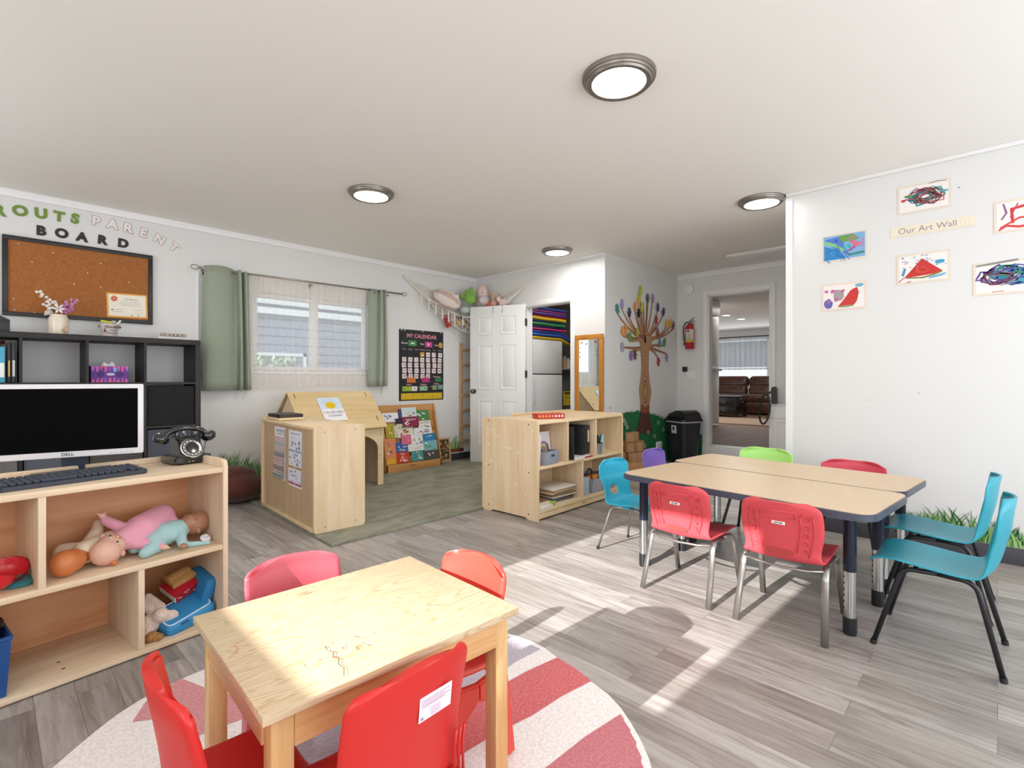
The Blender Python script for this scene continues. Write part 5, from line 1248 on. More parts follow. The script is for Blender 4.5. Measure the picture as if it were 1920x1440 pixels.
# ------------------------------------------------------------ front facing book display
t = thing('book_display', 'slanted amber wood book display full of picture books', 'bookcase', (0, 0, .012))
bxl, bxr, yf, yb_ = 3.10, 3.875, 4.93, 5.105
for x in (bxl, bxr - .018):
    bm = BM(); M = Matrix(((0, 0, 1, x), (1, 0, 0, 0), (0, 1, 0, 0), (0, 0, 0, 1))); prism(bm, [(yf, 0), (yb_, 0), (yb_, .755), (yb_ - .03, .755), (yf, .09)], .018, M, bevel=.002); obj('side_panel', bm, amber, t)
bm = BM(); bx(bm, bxl, bxr, yf, yf + .014, 0, .085, .002); obj('front_rail', bm, amber, t)
bm = BM(); bx(bm, bxl + .018, bxr - .018, yb_ - .014, yb_ - .004, .0, .755); obj('back_panel', bm, amber, t)
for k in range(4):
    y0, z0_ = 4.965 + k * .036, .03 + k * .135; bm = BM(); bx(bm, bxl + .018, bxr - .018, y0, y0 + .008, z0_, z0_ + .13, .001); obj('divider_slat', bm, amber, t)
bm = BM()
for s_ in (-1, 1): tube(bm, [(3.46 + s_ * .025 - .02, yf - .002, .05), (3.46 + s_ * .025, yf - .003, .058), (3.46 + s_ * .025 + .02, yf - .002, .05)], .003, 6)
obj('logo_mark', bm, C('#4a3424', .6), t)
books = [
 (110, 330, 430, 500, '#ecebf0', 'white picture book with purple drawings, left in the top tier', ['#7a5a9a', '#5a78a8', '#c06a9a', '#d9c04a'], ''),
 (432, 262, 482, 430, '#4a3a6a', 'narrow dark purple book behind the pale blue one', ['#7a6a9a'], ''),
 (480, 230, 742, 400, '#cfe0e2', 'pale blue storybook, highest on the display', ['#e9d9b8', '#7aa0a8', '#8a5a4a'], ''),
 (748, 275, 982, 465, '#4f8a4a', 'green bordered book with a white and blue cover, top right', ['#e9efe9', '#3a7ab8', '#b03a3a', '#e8e8dc'], ''),
 (380, 430, 500, 520, '#1c2438', 'dark navy book between the white and maroon ones', ['#3a4868'], ''),
 (498, 400, 788, 575, '#8a2348', 'maroon book with small white lettering', ['#e9dfe2'], 'sleepytime'),
 (792, 468, 1012, 620, '#eeeeea', 'white book with thin black lettering at the right', ['#55555a', '#8a8a8a'], 'FEATHER'),
 (200, 530, 352, 790, '#a9a32c', 'mustard yellow and orange book at the left edge', ['#e0842a', '#e9d9a8', '#c94a2a', '#f0e9d9'], ''),
 (350, 560, 425, 775, '#d9d4c4', 'narrow cream book beside the mustard one', ['#8a8a80'], ''),
 (415, 525, 697, 775, '#e6e0cb', 'cream book with a row of tall black letters', ['#8a9a8a', '#c9a05a', '#a0605a'], 'HOHOHO'),
 (708, 590, 1030, 730, '#e9e8ec', 'white book with purple mountain shapes', ['#5a4a8a', '#b9805a', '#4a4a6a'], ''),
 (480, 722, 652, 895, '#d8708f', 'pink book in the third tier', ['#e89ab0', '#c94a5a'], ''),
 (648, 708, 872, 900, '#f0f0ee', 'white alphabet book with a red and a green letter', ['#6a7ab8'], 'AR'),
 (870, 698, 1088, 850, '#2682b8', 'bright blue book at the right of the third tier', ['#d9e6ee'], ''),
 (875, 825, 1118, 1020, '#7fb9c4', 'sky blue landscape book below the bright blue one', ['#5a8a5a', '#8a8a4a', '#dfe9e4'], ''),
 (190, 790, 395, 1155, '#dc8a5a', 'tall orange and purple book at the lower left', ['#8a6aa0', '#e9c08a', '#b86a8a', '#6a5a48'], ''),
 (385, 852, 602, 1030, '#2f62ac', 'blue book with a white arch in the lower tier', ['#e9eef4', '#d9c9a0'], ''),
 (598, 885, 882, 1010, '#eceae6', 'plain white book above the teal one', ['#c9c4ba'], ''),
 (398, 1010, 638, 1228, '#c43a24', 'red book with white lettering in the lowest tier', ['#f0e4dc', '#e9a08a'], 'bear'),
 (662, 978, 884, 1190, '#4a9a94', 'teal book with a white shape in the lowest tier', ['#e9efec', '#3a7a7a'], 'sea'),
 (878, 995, 1162, 1165, '#4a4844', 'brown and white cow patterned book at the lower right', ['#e9e4dc', '#6a2a2a', '#3a5a3a', '#e0d8d0'], ''),
 (225, 1150, 398, 1260, '#d8a81c', 'yellow book lowest at the left corner of the display', ['#e9c85a'], '')]
for k, (x0, y0, x1, y1, c, lb, cols, tx) in enumerate(books):
    u0, u1, v0, v1 = 700 + x0 / 9.6, 700 + x1 / 9.6, 740 + y0 / 9.6, 740 + y1 / 9.6
    zc = onY((u0 + u1) / 2, (v0 + v1) / 2, 5.0)[1]; yp = 4.975 + max(0, zc - .12) * .215 - .0
    A = onY(u0, v0, yp); B = onY(u1, v1, yp); Cc = onY(u1, v0, yp); Dd = onY(u0, v1, yp)
    xa, xb = (A[0] + Dd[0]) / 2, (B[0] + Cc[0]) / 2; zb_, zt_ = (Dd[1] + B[1]) / 2 + .002, (A[1] + Cc[1]) / 2
    xa = max(xa, 3.122)
    w_, h_ = xb - xa, zt_ - zb_; rnd = random.Random(k + 40); s = Sheet(w_, h_, c, .011, .4)
    for q in range(7 if len(cols) > 1 else 3):
        s.ell(rnd.uniform(-.32, .32) * w_, rnd.uniform(-.40, .05 if tx else .3) * h_, rnd.uniform(.05, .15) * w_, rnd.uniform(.04, .10) * h_, rnd.choice(cols), rnd.uniform(-.6, .6), 10, .3)
    if tx:
        if tx == 'AR': s.text('A', h_ * .5, -.2 * w_, -.05 * h_, '#c0463a'); s.text('R', h_ * .5, .22 * w_, -.05 * h_, '#3f8a4a')
        elif tx == 'HOHOHO': s.text(tx, w_ * .26, 0, .22 * h_, '#2f3338')
        else: s.text(tx, min(.034, w_ / len(tx) * 1.5), 0, .25 * h_, '#efe9e2' if c[1] in '4829c' and c not in ('#eeeeea',) else '#55555a')
    o = s.done('picture_book', loc=((xa + xb) / 2, yp - .006 * (k % 3) - .012, (zb_ + zt_) / 2), rot=(R(78), 0, 0)); tag(o, lb, 'book', 'picture books on the slanted display')

# ------------------------------------------------------------ patterned board and ladder
t = thing('sensory_board', 'small wood framed board with brown and green camouflage pattern on the floor', 'board', (4.02, 5.06, .012), (R(-6), 0, R(0)))
bm = BM(); bx(bm, -.10, .115, 0, .014, 0, .31, .003); obj('frame', bm, wood('tan_board', '#b99a72', '#c4a67e', '#cdb18b', 'z'), t)
s = Sheet(.165, .25, '#4a3a26'); rnd = random.Random(9)
for k in range(60): s.ell(rnd.uniform(-.068, .068), rnd.uniform(-.112, .112), rnd.uniform(.006, .018), rnd.uniform(.005, .011), rnd.choice(['#b8a86a', '#a8602a', '#7a7a3a', '#c9b88a', '#1f1a14', '#b0502a', '#d0a860']), rnd.uniform(0, 3), 9, .4)
s.done('pattern_print', t, (.005, -.0005, .165), W_WIN)
t = thing('wall_ladder', 'pale wooden ladder rack hanging on the wall behind the open door', 'ladder', (0, 0, 0))
lw = wood('ladder_wood', '#b9936a', '#c7a27a', '#d0ae88', 'z')
for x in (4.335, 4.56): bm = BM(); bx(bm, x - .016, x + .016, 5.09, 5.115, .16, 1.55, .003); obj('rail', bm, lw, t)
for k in range(7): bm = BM(); z = .26 + k * .2; bx(bm, 4.335, 4.56, 5.075, 5.11, z - .014, z + .014, .003); obj('rung', bm, lw, t)

# ------------------------------------------------------------ calendar chart
tc_ = thing('calendar_chart', 'black pocket calendar chart with white number cards on the wall', 'calendar', (3.722, 5.128, 1.24), W_WIN)
s = Sheet(.665, .86, '#1b1a1e', .002)
s.text('MY CALENDAR', .066, .0, .355, '#d98aa0', offset=.002)
for x, y, tx, sz_ in ((-.255, .265, 'Month', .034), (.0, .265, 'Year', .034), (.22, .258, 'Today', .026)): s.text(tx, sz_, x, y, '#d9c9cc', offset=.0006)
for k, d in enumerate(('Sunday', 'Monday', 'Tuesday', 'Wednesday', 'Thursday', 'Friday', 'Saturday')): s.text(d, .0185, -.262 + k * .0895, .193, '#e0c8cc')
for x, y, tx in ((-.195, -.138, 'Yesterday'), (.015, -.138, 'Today'), (.225, -.138, 'Tomorrow'), (-.19, -.235, 'Season'), (.02, -.235, 'Weather'), (.225, -.228, 'Feelings')): s.text(tx, .026, x, y, '#e0a8b8', offset=.0005)
for x, y, w_, h_, c in ((-.14, .267, .12, .068, '#3f8a4a'), (.10, .262, .11, .068, '#c8408a'), (-.16, -.182, .125, .062, '#cf7438'), (.055, -.18, .115, .058, '#b8307a'), (.25, -.175, .10, .055, '#2f7a48'), (-.225, -.285, .125, .058, '#9ab838'), (-.115, -.285, .085, .056, '#e4dfe4'), (.02, -.283, .115, .056, '#9ac0a0'), (.19, -.275, .065, .055, '#8aa86a'), (.28, -.27, .085, .055, '#7a9a9a')):
    s.rect(x - w_ / 2, y - h_ / 2, x + w_ / 2, y + h_ / 2, c)
s.rect(-.115, .258, -.165, .274, '#e9efe9'); s.rect(.08, .245, .11, .28, '#f0b8d8'); s.ell(.285, .262, .032, .036, '#c9a03a', n=20)
for k in range(12): s.ell(-.26 + .05 * k, -.283 + .01 * (k % 3), .008, .01, ['#4a4a5a', '#5a8a4a', '#d9705a'][k % 3], n=7)
s.done('chart_cloth', tc_)
rnd = random.Random(8); num = 1
for row in range(6):
    for col in range(7):
        if row == 0 and col < 3: continue
        if num > 30 or (row == 0 and col > 6): continue
        x, y = -.262 + col * .0895 + rnd.uniform(-.006, .006), .135 - row * .067
        if row == 5: continue
        c = Sheet(.058, .056, '#f0dfe0' if num > 1 else '#d9a83a', .0015)
        if num > 1: c.text(str(num), .036, 0, 0, '#6a4a58', offset=.0008)
        else: c.ell(0, -.008, .018, .014, '#f0d89a', n=12); c.ell(0, .014, .009, .009, '#8a3a2a', n=10)
        c.done('number_card', tc_, (x, y, .003), (0, 0, R(rnd.uniform(-5, 5)))); num += 1
bm = BM()
for k in range(4): x = -.225 + k * .152; prism(bm, rrect(.148, .06, .01, 3), .008, Matrix.Translation((x, -.383, .003)), bevel=.002); prism(bm, [(-.07, 0), (.07, 0), (.07, -.02), (.05, -.028), (-.05, -.028), (-.07, -.02)], .003, Matrix.Translation((x, -.345, .011)))
bx(bm, -.305, .31, -.418, -.340, .002, .005)
obj('yellow_pocket', bm, C('#d6b51c', .5), tc_)
for x in (-.295, -.25, .01, .29): bm = BM(); bx(bm, x - .008, x + .008, .412, .424, .002, .005, .001); obj('tack', bm, C('#d9d6d0', .4), tc_)

# ------------------------------------------------------------ corner toy hammock
t = thing('toy_hammock', 'white macrame net hammock hung across the upper room corner', 'hammock', (0, 0, 0))
rope = fabric('cotton_rope', '#e6e0d6', 140, .3)
A_, B_, C_ = Vector((3.459, 5.115, 2.285)), Vector((4.61, 4.11, 2.275)), Vector((4.59, 5.09, 2.02)); Mid = Vector((4.27, 4.93, 1.88))
K_ = Vector((4.20, 4.95, 1.88))
def fr(s):
    p, c, q = (A_, Vector((3.85, 4.98, 1.95)), K_) if s < .5 else (K_, Vector((4.50, 4.88, 1.80)), B_); u = s * 2 if s < .5 else s * 2 - 1
    return p * (1 - u) ** 2 + c * 2 * u * (1 - u) + q * u * u
def bk_(s): return A_.lerp(C_, s * 2) if s < .5 else C_.lerp(B_, s * 2 - 1)
def net(s, q):
    p = fr(s).lerp(bk_(s), q); p.z -= .27 * math.sin(PI * min(1, q * 1.1)) * math.sin(PI * s) ** 1.5; p.y = min(p.y, 5.112); p.x = min(p.x, 4.615); return p
bm = BM(); tube(bm, [fr(k / 24) for k in range(25)], .006, 6); tube(bm, [bk_(k / 24) for k in range(25)], .004, 6); obj('edge_rope', bm, rope, t, smooth=True)
bm = BM(); NS_, NQ = 26, 12
for i in range(2, NS_ - 1):
    for j in range(NQ):
        if (i + j) % 2: continue
        p = net(i / NS_, j / NQ)
        for di in (-1, 1):
            q = net((i + di) / NS_, (j + 1) / NQ)
            d = (q - p); a = d.cross(Vector((0, 0, 1))).normalized() * .0042; b = Vector((0, 0, .0042))
            v = [bm.verts.new(x) for x in (p + a, p + b, p - a, p - b)]; w2_ = [bm.verts.new(x) for x in (q + a, q + b, q - a, q - b)]
            for k in range(4): bm.faces.new((v[k], v[(k + 1) % 4], w2_[(k + 1) % 4], w2_[k]))
obj('net', bm, rope, t)
for k, s_ in enumerate((.13, .19, .25, .31, .37, .43, .52, .62, .70, .78, .84)):
    p = fr(s_); bm = BM(); L_ = .15 if k < 6 else .12
    tube(bm, [p, p + Vector((0, -.004, -.02)), p + Vector((0, -.004, -L_))], [.006, .008, .012], 7); obj('tassel', bm, rope, t, smooth=True)
bm = BM(); tube(bm, [(3.445 + .014 * math.cos(a), 5.11, 2.30 + .016 * math.sin(a)) for a in [2 * PI * k / 12 for k in range(12)]], .004, 6, closed=True); tube(bm, [(4.60, 4.10, 2.275), (4.62, 4.07, 2.31)], .003, 6); obj('wall_hook', bm, C('#d9cfc2', .4), t)
# plush toys
o = obj('plush_egg', BM(), [fabric('plush_ivory', '#e0d6cc', 70, .4), fabric('plush_taupe', '#c4a9a0', 70, .4)]); bpy.data.objects.remove(o)
bm = BM(); ellipsoid(bm, (0, 0, 0), (.185, .12, .115), u=36, v=24)
for f in bm.faces:
    c = f.calc_center_median(); a = math.atan2(c.z, -c.y) if True else 0
    f.material_index = 1 if (.25 < a < .85 or 1.5 < a < 2.1 or -1.1 < a < -.6) else 0
t = thing('plush_pillow', 'big cream and taupe striped oval plush in the net hammock', 'plush toy', (3.97, 4.95, 2.065), (R(10), R(28), R(-38)))
obj('body', bm, [fabric('plush_ivory', '#e0d6cc', 70, .4), fabric('plush_taupe', '#c4a9a0', 70, .4)], t, smooth=True)
iv2 = fabric('plush_ivory_ear', '#e4dad0', 70, .4)
for y in (-.03, .03): bm = BM(); ellipsoid(bm, (.10, y, .10), (.018, .012, .022)); obj('ear', bm, iv2, t)
grn = fabric('plush_green', '#7fb04a', 70, .4)
t = thing('plush_frog', 'lime green plush animal with two rounded lobes in the net hammock', 'plush toy', (4.25, 4.94, 2.10))
blob('body', [('s', (.05, -.04, .04), (.10, .08, .075), (0, R(-35), 0)), ('s', (-.01, -.12, -.01), (.078, .072, .068)), ('s', (-.08, -.05, .02), (.03, .03, .03)), ('s', (.10, -.02, .13), (.035, .028, .035)), ('s', (.02, -.02, .10), (.028, .028, .025))], grn, t, .009, 3)
bm = BM(); ellipsoid(bm, (.03, -.18, .005), (.007, .005, .007)); ellipsoid(bm, (-.055, -.17, .01), (.007, .005, .007)); obj('eyes', bm, C('#222222', .3), t)
t = thing('plush_bird', 'tall pale pink plush bird with a grey lilac wing in the net hammock', 'plush toy', (4.47, 4.84, 2.085))
blob('body', [('s', (-.0, 0, .10), (.075, .075, .12)), ('s', (0, 0, .21), (.02, .02, .03)), ('s', (0, 0, 0), (.09, .08, .08))], fabric('plush_pink', '#dcc3ba', 70, .4), t, .009, 3)
blob('wing', [('s', (-.03, -.07, -.0), (.09, .045, .065)), ('s', (.05, -.055, .02), (.045, .03, .03))], fabric('plush_lilac', '#c9bdc0', 70, .4), t, .008, 3)
bm = BM(); ellipsoid(bm, (-.055, -.065, .10), (.007, .005, .008)); obj('eye', bm, C('#2a2a2a', .3), t)
for nm, lb, loc, sh_, c in (
  ('plush_bear', 'small tan plush bear with a dark ear behind the open door top', (4.53, 4.67, 2.09), [('s', (0, 0, .04), (.055, .05, .055)), ('s', (-.02, -.05, .03), (.022, .02, .018)), ('s', (0, 0, -.05), (.06, .055, .06)), ('s', (-.035, 0, .095), (.016, .012, .026))], '#c4a392'),
  ('plush_bunny', 'pale pink plush with white arms at the right of the hammock', (4.55, 4.54, 2.04), [('s', (0, 0, 0), (.065, .05, .05)), ('s', (.03, -.06, .01), (.03, .03, .03)), ('s', (-.05, .03, .05), (.03, .03, .035)), ('s', (.02, -.02, .04), (.03, .025, .03))], '#dcc0b8'),
  ('plush_ball', 'orange round plush just above the open door', (4.50, 4.72, 2.03), [('s', (0, 0, 0), (.045, .045, .04))], '#d0562e'),
  ('plush_fish', 'pale blue plush under the lime green one in the hammock', (4.27, 4.95, 1.965), [('s', (0, 0, 0), (.085, .06, .05))], '#b4bebc'),
  ('plush_snake', 'red and white knitted toy seen through the hammock net', (4.09, 5.03, 1.82), [('c', (-.08, 0, .04), (-.04, 0, -.07), .026, .03), ('c', (-.02, 0, .07), (.0, 0, -.06), .022, .022)], '#a83a3a'),
  ('plush_dog', 'beige plush seen through the hammock net beside the red toy', (4.27, 5.04, 1.80), [('s', (0, 0, 0), (.085, .06, .05)), ('s', (.06, 0, .05), (.04, .04, .04))], '#c9ab82'),
  ('plush_monkey', 'dark brown small toy inside the hammock net', (4.25, 5.02, 1.88), [('s', (0, 0, 0), (.035, .03, .03)), ('s', (.03, 0, -.03), (.03, .03, .02))], '#5a4436')):
    o = blob(nm, sh_, fabric('plush_' + c[1:], c, 70, .4), None, .008, 3, loc=loc); tag(o, lb, 'plush toy')

# ============================================================ CLOSET CONTENTS
t = thing('refrigerator', 'white two door refrigerator standing in the closet', 'refrigerator', (4.8, 4.28, 0))
fw_ = C('#e6e7e8', .35)
bm = BM(); bx(bm, 0, .61, .03, .62, .02, 1.585, .006); obj('body', bm, fw_, t)
bm = BM(); bx(bm, .003, .607, -.025, .03, .05, 1.128, .01); d = obj('lower_door', bm, fw_, t)
bm = BM(); bx(bm, .003, .607, -.025, .03, 1.142, 1.583, .01); d2 = obj('upper_door', bm, fw_, t)
bm = BM(); bx(bm, .02, .035, -.05, -.025, .75, 1.1, .004); obj('handle', bm, fw_, d)
bm = BM(); bx(bm, .005, .605, .0, .03, 1.126, 1.144); obj('door_gap', bm, C('#3c3c40', .6), t)
z = 1.588; mats_ = [('#d8b61f', .040, .78, 'yellow rest mat at the bottom of the stack on the refrigerator'), ('#2b56ae', .042, .80, 'royal blue rest mat second from the bottom'), ('#24499c', .034, .74, 'blue rest mat under the magenta one'), ('#b82a72', .036, .70, 'magenta rest mat in the middle of the stack'), ('#232a5c', .028, .68, 'navy rest mat between magenta and green'), ('#2f8a50', .042, .68, 'green rest mat above the navy one'), ('#1c2c60', .030, .69, 'dark blue rest mat above the green one'), ('#e2bd16', .042, .70, 'bright yellow rest mat under the red one'), ('#a8222a', .022, .70, 'thin red rest mat above the bright yellow one'), ('#5a3290', .038, .71, 'violet rest mat under the plum one'), ('#8a3a78', .034, .70, 'plum rest mat near the top of the stack'), ('#27488f', .036, .72, 'blue rest mat at the very top of the stack')]
for k, (c, h_, L_, lb) in enumerate(mats_):
    bm = BM(); n = 14; rows = []
    for i in range(n + 1):
        x = L_ * i / n; dz = (-.05 * max(0, (x - .58) / .2) ** 1.5 if k < 3 and x > .58 else 0) + .0015 * math.sin(x * 14 + k)
        rows.append([bm.verts.new((x, y, dz + zz)) for y, zz in ((-.01, .004), (-.018, h_ * .5), (-.01, h_ - .003), (.50, h_ - .003), (.50, .004))])
    for a, b in zip(rows, rows[1:]):
        for j in range(5): bm.faces.new((a[j], a[(j + 1) % 5], b[(j + 1) % 5], b[j]))
    bm.faces.new(rows[0][::-1]); bm.faces.new(rows[-1])
    o = obj('rest_mat', bm, C(c, .45), loc=(4.79 + .004 * (k % 3), 4.28 - .01 * (k % 2), z)); tag(o, lb, 'mat', 'folded rest mats on the refrigerator'); z += h_
t = thing('water_heater', 'grey water heater with a yellow notice beside the refrigerator', 'water heater', (5.80, 4.62, 0))
bm = BM(); lathe(bm, [(.001, 0), (.24, 0), (.25, .02), (.25, 1.14), (.23, 1.17), (.001, 1.18)], n=40); obj('tank', bm, C('#5c5f63', .4, .3), t)
s = Sheet(.14, .20, '#d8bb1e'); s.rect(-.05, .06, .05, .085, '#2a2a2a'); s.rect(-.05, .03, .02, .035, '#4a4a30'); s.rect(-.05, .0, .04, .005, '#4a4a30'); s.done('notice', t, (-.105, -.234, .80), (R(90), 0, R(-24)))
s = Sheet(.09, .15, '#cfcabd'); s.rect(-.03, -.05, .03, -.045, '#8a867a'); s.rect(-.03, .02, .03, .025, '#8a867a'); s.done('label', t, (-.125, -.226, .42), (R(90), 0, R(-28)))
bm = BM(); bx(bm, 5.44, 6.15, 4.32, 4.8, 1.205, 1.225); tag(obj('closet_shelf', bm, C('#b9b4aa', .6)), 'narrow shelf of small jars above the water heater', 'shelf')
rnd = random.Random(31); cc = ['#8a4a3a', '#c9a878', '#d9d4c8', '#4a3a30', '#b8863a', '#7a8a6a', '#e4e0d8', '#5a2f2a']
for k in range(14):
    x = 5.50 + (k % 7) * .085; y = 4.36 + (k // 7) * .13; h_ = rnd.uniform(.09, .22); r_ = .032; bm = BM()
    lathe(bm, [(.001, 0), (r_, 0), (r_, h_ * .8), (r_ * .7, h_ * .88), (r_ * .75, h_ * .9), (r_ * .75, h_), (.001, h_)], n=14, cap=False)
    tag(obj('storage_jar', bm, C(cc[k % 8], .4), loc=(x, y, 1.226)), 'small jar on the closet shelf above the water heater', 'jar', 'jars on the closet shelf')
o = blob('plastic_bag', [('s', (5.56, 4.16, 1.78), (.035, .03, .06)), ('s', (5.555, 4.15, 1.70), (.045, .035, .055)), ('c', (5.55, 4.17, 1.84), (5.56, 4.2, 1.92), .012, .006)], C('#e2e2e2', .4), None, .008, 2); tag(o, 'white plastic bag hanging beside the rest mats', 'bag')
o = blob('gift_bag', [('s', (5.66, 4.12, 1.82), (.04, .03, .14)), ('s', (5.68, 4.12, 1.66), (.04, .03, .05)), ('c', (5.66, 4.13, 1.94), (5.66, 4.16, 2.06), .012, .01)], C('#b03a34', .5), None, .008, 2); tag(o, 'red and pale bag hanging at the right side of the closet', 'bag')
o = blob('folder_bundle', [('s', (5.60, 4.22, 2.0), (.05, .03, .06)), ('s', (5.66, 4.2, 1.94), (.03, .03, .03))], C('#b9a27e', .6), None, .008, 1); tag(o, 'tan bundle hanging at the top right of the closet', 'bundle')
bm = BM(); tube(bm, [(5.5, 4.20, 2.06), (5.9, 4.10, 2.06)], .006, 6); tube(bm, [(5.5, 4.2, 2.06), (5.5, 4.2, 2.44)], .004, 6); tube(bm, [(5.9, 4.1, 2.06), (5.9, 4.1, 2.44)], .004, 6); tag(obj('hanging_rail', bm, silver), 'thin metal hanging rail inside the closet near the ceiling', 'rail')

# ------------------------------------------------------------ mirror
t = thing('wall_mirror', 'tall mirror in an orange pine frame beside the closet doorway', 'mirror', (0, 0, 0))
y0, y1, z0m, z1m = 3.066, 3.437, .13, 1.562
bm = BM()
for a in ((y0, y0 + .048, z0m + .055, z1m - .055), (y1 - .048, y1, z0m + .055, z1m - .055), (y0, y1, z1m - .055, z1m), (y0, y1, z0m, z0m + .055)): bx(bm, 4.592, 4.616, a[0], a[1], a[2], a[3], .004)
obj('frame', bm, pinewood, t)
bm = BM(); bx(bm, 4.602, 4.610, y0 + .04, y1 - .04, z0m + .05, z1m - .05); obj('mirror_glass', bm, C('#eef2f2', .02, 1.0), t)
for (y, z, c, r_) in ((3.35, 1.475, '#d9c9a0', .02), (3.285, 1.46, '#7a8a94', .012), (3.165, 1.478, '#a8304a', .017), (3.372, 1.42, '#3a4450', .007), (3.372, 1.37, '#3a4450', .007), (3.37, 1.32, '#6a7480', .008), (3.15, 1.385, '#7a7a8a', .010), (3.148, 1.335, '#5a6470', .010)):
    s = Sheet(r_ * .2, r_ * .2, c, .0005); pts = [(r_ * .06 * 16 * math.sin(a) ** 3, r_ * .06 * (13 * math.cos(a) - 5 * math.cos(2 * a) - 2 * math.cos(3 * a) - math.cos(4 * a))) for a in [2 * PI * k / 24 for k in range(24)]]
    s.poly(pts, c); s.done('heart_sticker', t, (4.6012, y, z), W_X)

# ------------------------------------------------------------ two sided birch shelf in the middle
t = thing('cubby_shelf', 'two sided birch cubby shelf in the middle of the room', 'shelf', (2.85, 2.475, 0), (0, 0, R(1.2)))
Lm, Dm, Hm = 1.235, .60, .757
for x in (0, Lm - .02):
    bm = BM(); M = Matrix(((0, 0, 1, x), (1, 0, 0, 0), (0, 1, 0, 0), (0, 0, 0, 1)))
    pts = [(0, 0), (.10, 0), (.13, .018), (.47, .018), (.50, 0), (.60, 0), (.60, Hm - .01), (.59, Hm), (.02, Hm), (.006, Hm - .006), (0, Hm - .02)]
    prism(bm, pts, .02, M, bevel=.002); e = obj('end_panel', bm, birch_v, t)
    if x == 0:
        for y, z in ((.09, .725), (.09, .36), (.09, .045), (.52, .735), (.52, .37), (.52, .05)):
            bm = BM(); ellipsoid(bm, (-.001, y, z), (.003, .006, .006), u=10, v=6); obj('bolt_head', bm, C('#6a5a48', .4), e)
        s = Sheet(.001, .001, '#e8dccb', .0003); rnd = random.Random(12)
        for k in range(16): s.ell(rnd.uniform(-.26, .26), rnd.uniform(-.2, .33), .009, .008, '#efe6da', 0, 10, .3)
        s.done('sticker_residue', e, (-.0002, .30, .38), W_X)
bm = BM(); bx(bm, .02, Lm - .02, .002, Dm - .002, Hm - .03, Hm - .008, .003); obj('top_panel', bm, birch, t)
bm = BM(); bx(bm, .35, Lm - .02, Dm - .018, Dm - .002, Hm - .008, Hm + .012, .003); obj('back_lip', bm, birch, t)
bm = BM(); bx(bm, .02, Lm - .02, .004, Dm - .004, .385, .407, .002); obj('shelf_board', bm, birch, t)
bm = BM(); bx(bm, .02, Lm - .02, .004, Dm - .004, .058, .08, .002); obj('shelf_board', bm, birch, t)
bm = BM(); bx(bm, .02, Lm - .02, .012, .026, .012, .06, .002); obj('toe_rail', bm, birch, t)
bm = BM(); bx(bm, .02, Lm - .02, .33, .338, .08, Hm - .03); obj('back_panel', bm, birch, t)
for x, z0_, z1_ in ((.393, .407, Hm - .03), (.80, .407, Hm - .03), (.60, .08, .385)): bm = BM(); bx(bm, x - .008, x + .008, .008, .33, z0_, z1_, .001); obj('divider', bm, birch_v, t)
bm = BM(); text_o = text('logo_mark', 'whitney', .016, C('#4a3a2a', .6), t, (.62, .0115, .036), W_WIN, extrude=.0003); bm.free()
def MS(x, y, z): a = R(1.2); return (2.85 + x * math.cos(a) - y * math.sin(a), 2.475 + x * math.sin(a) + y * math.cos(a), z)
s = Sheet(.235, .036, '#b8302c'); rnd = random.Random(2)
for k in range(8): s.ell(-.10 + k * .028, .002, .009, .009, '#e9a04a' if k < 5 else '#f0e6e0', n=12)
t = thing('letter_box', 'flat red box with dotted letters on top of the cubby shelf', 'box', (3.16, 2.60, .7505), (0, 0, R(-28)))
bm = BM(); bx(bm, -.12, .12, 0, .12, 0, .038, .002); obj('box_body', bm, C('#b8302c', .4), t); s.done('front_print', t, (0, -.0005, .019), W_WIN)
s = Sheet(.235, .115, '#c23a34')
for k in range(7): s.ell(-.09 + k * .03, .0, .010, .012, '#e9c9b8' if k % 2 else '#e88a4a', n=10)
s.done('lid_print', t, (0, .06, .0382), (0, 0, 0))
bm = BM(); bx(bm, -.15, .15, -.03, .03, 0, .003)
def simple(nm, lb, cat, size, loc, rot, c, bev=.003, group=None, rough=.5):
    b = BM(); box(b, size, (0, 0, size[2] / 2), bevel=bev); o = obj(nm, b, c if not isinstance(c, str) else C(c, rough), loc=loc, rot=rot); return tag(o, lb, cat, group)
bm.free()
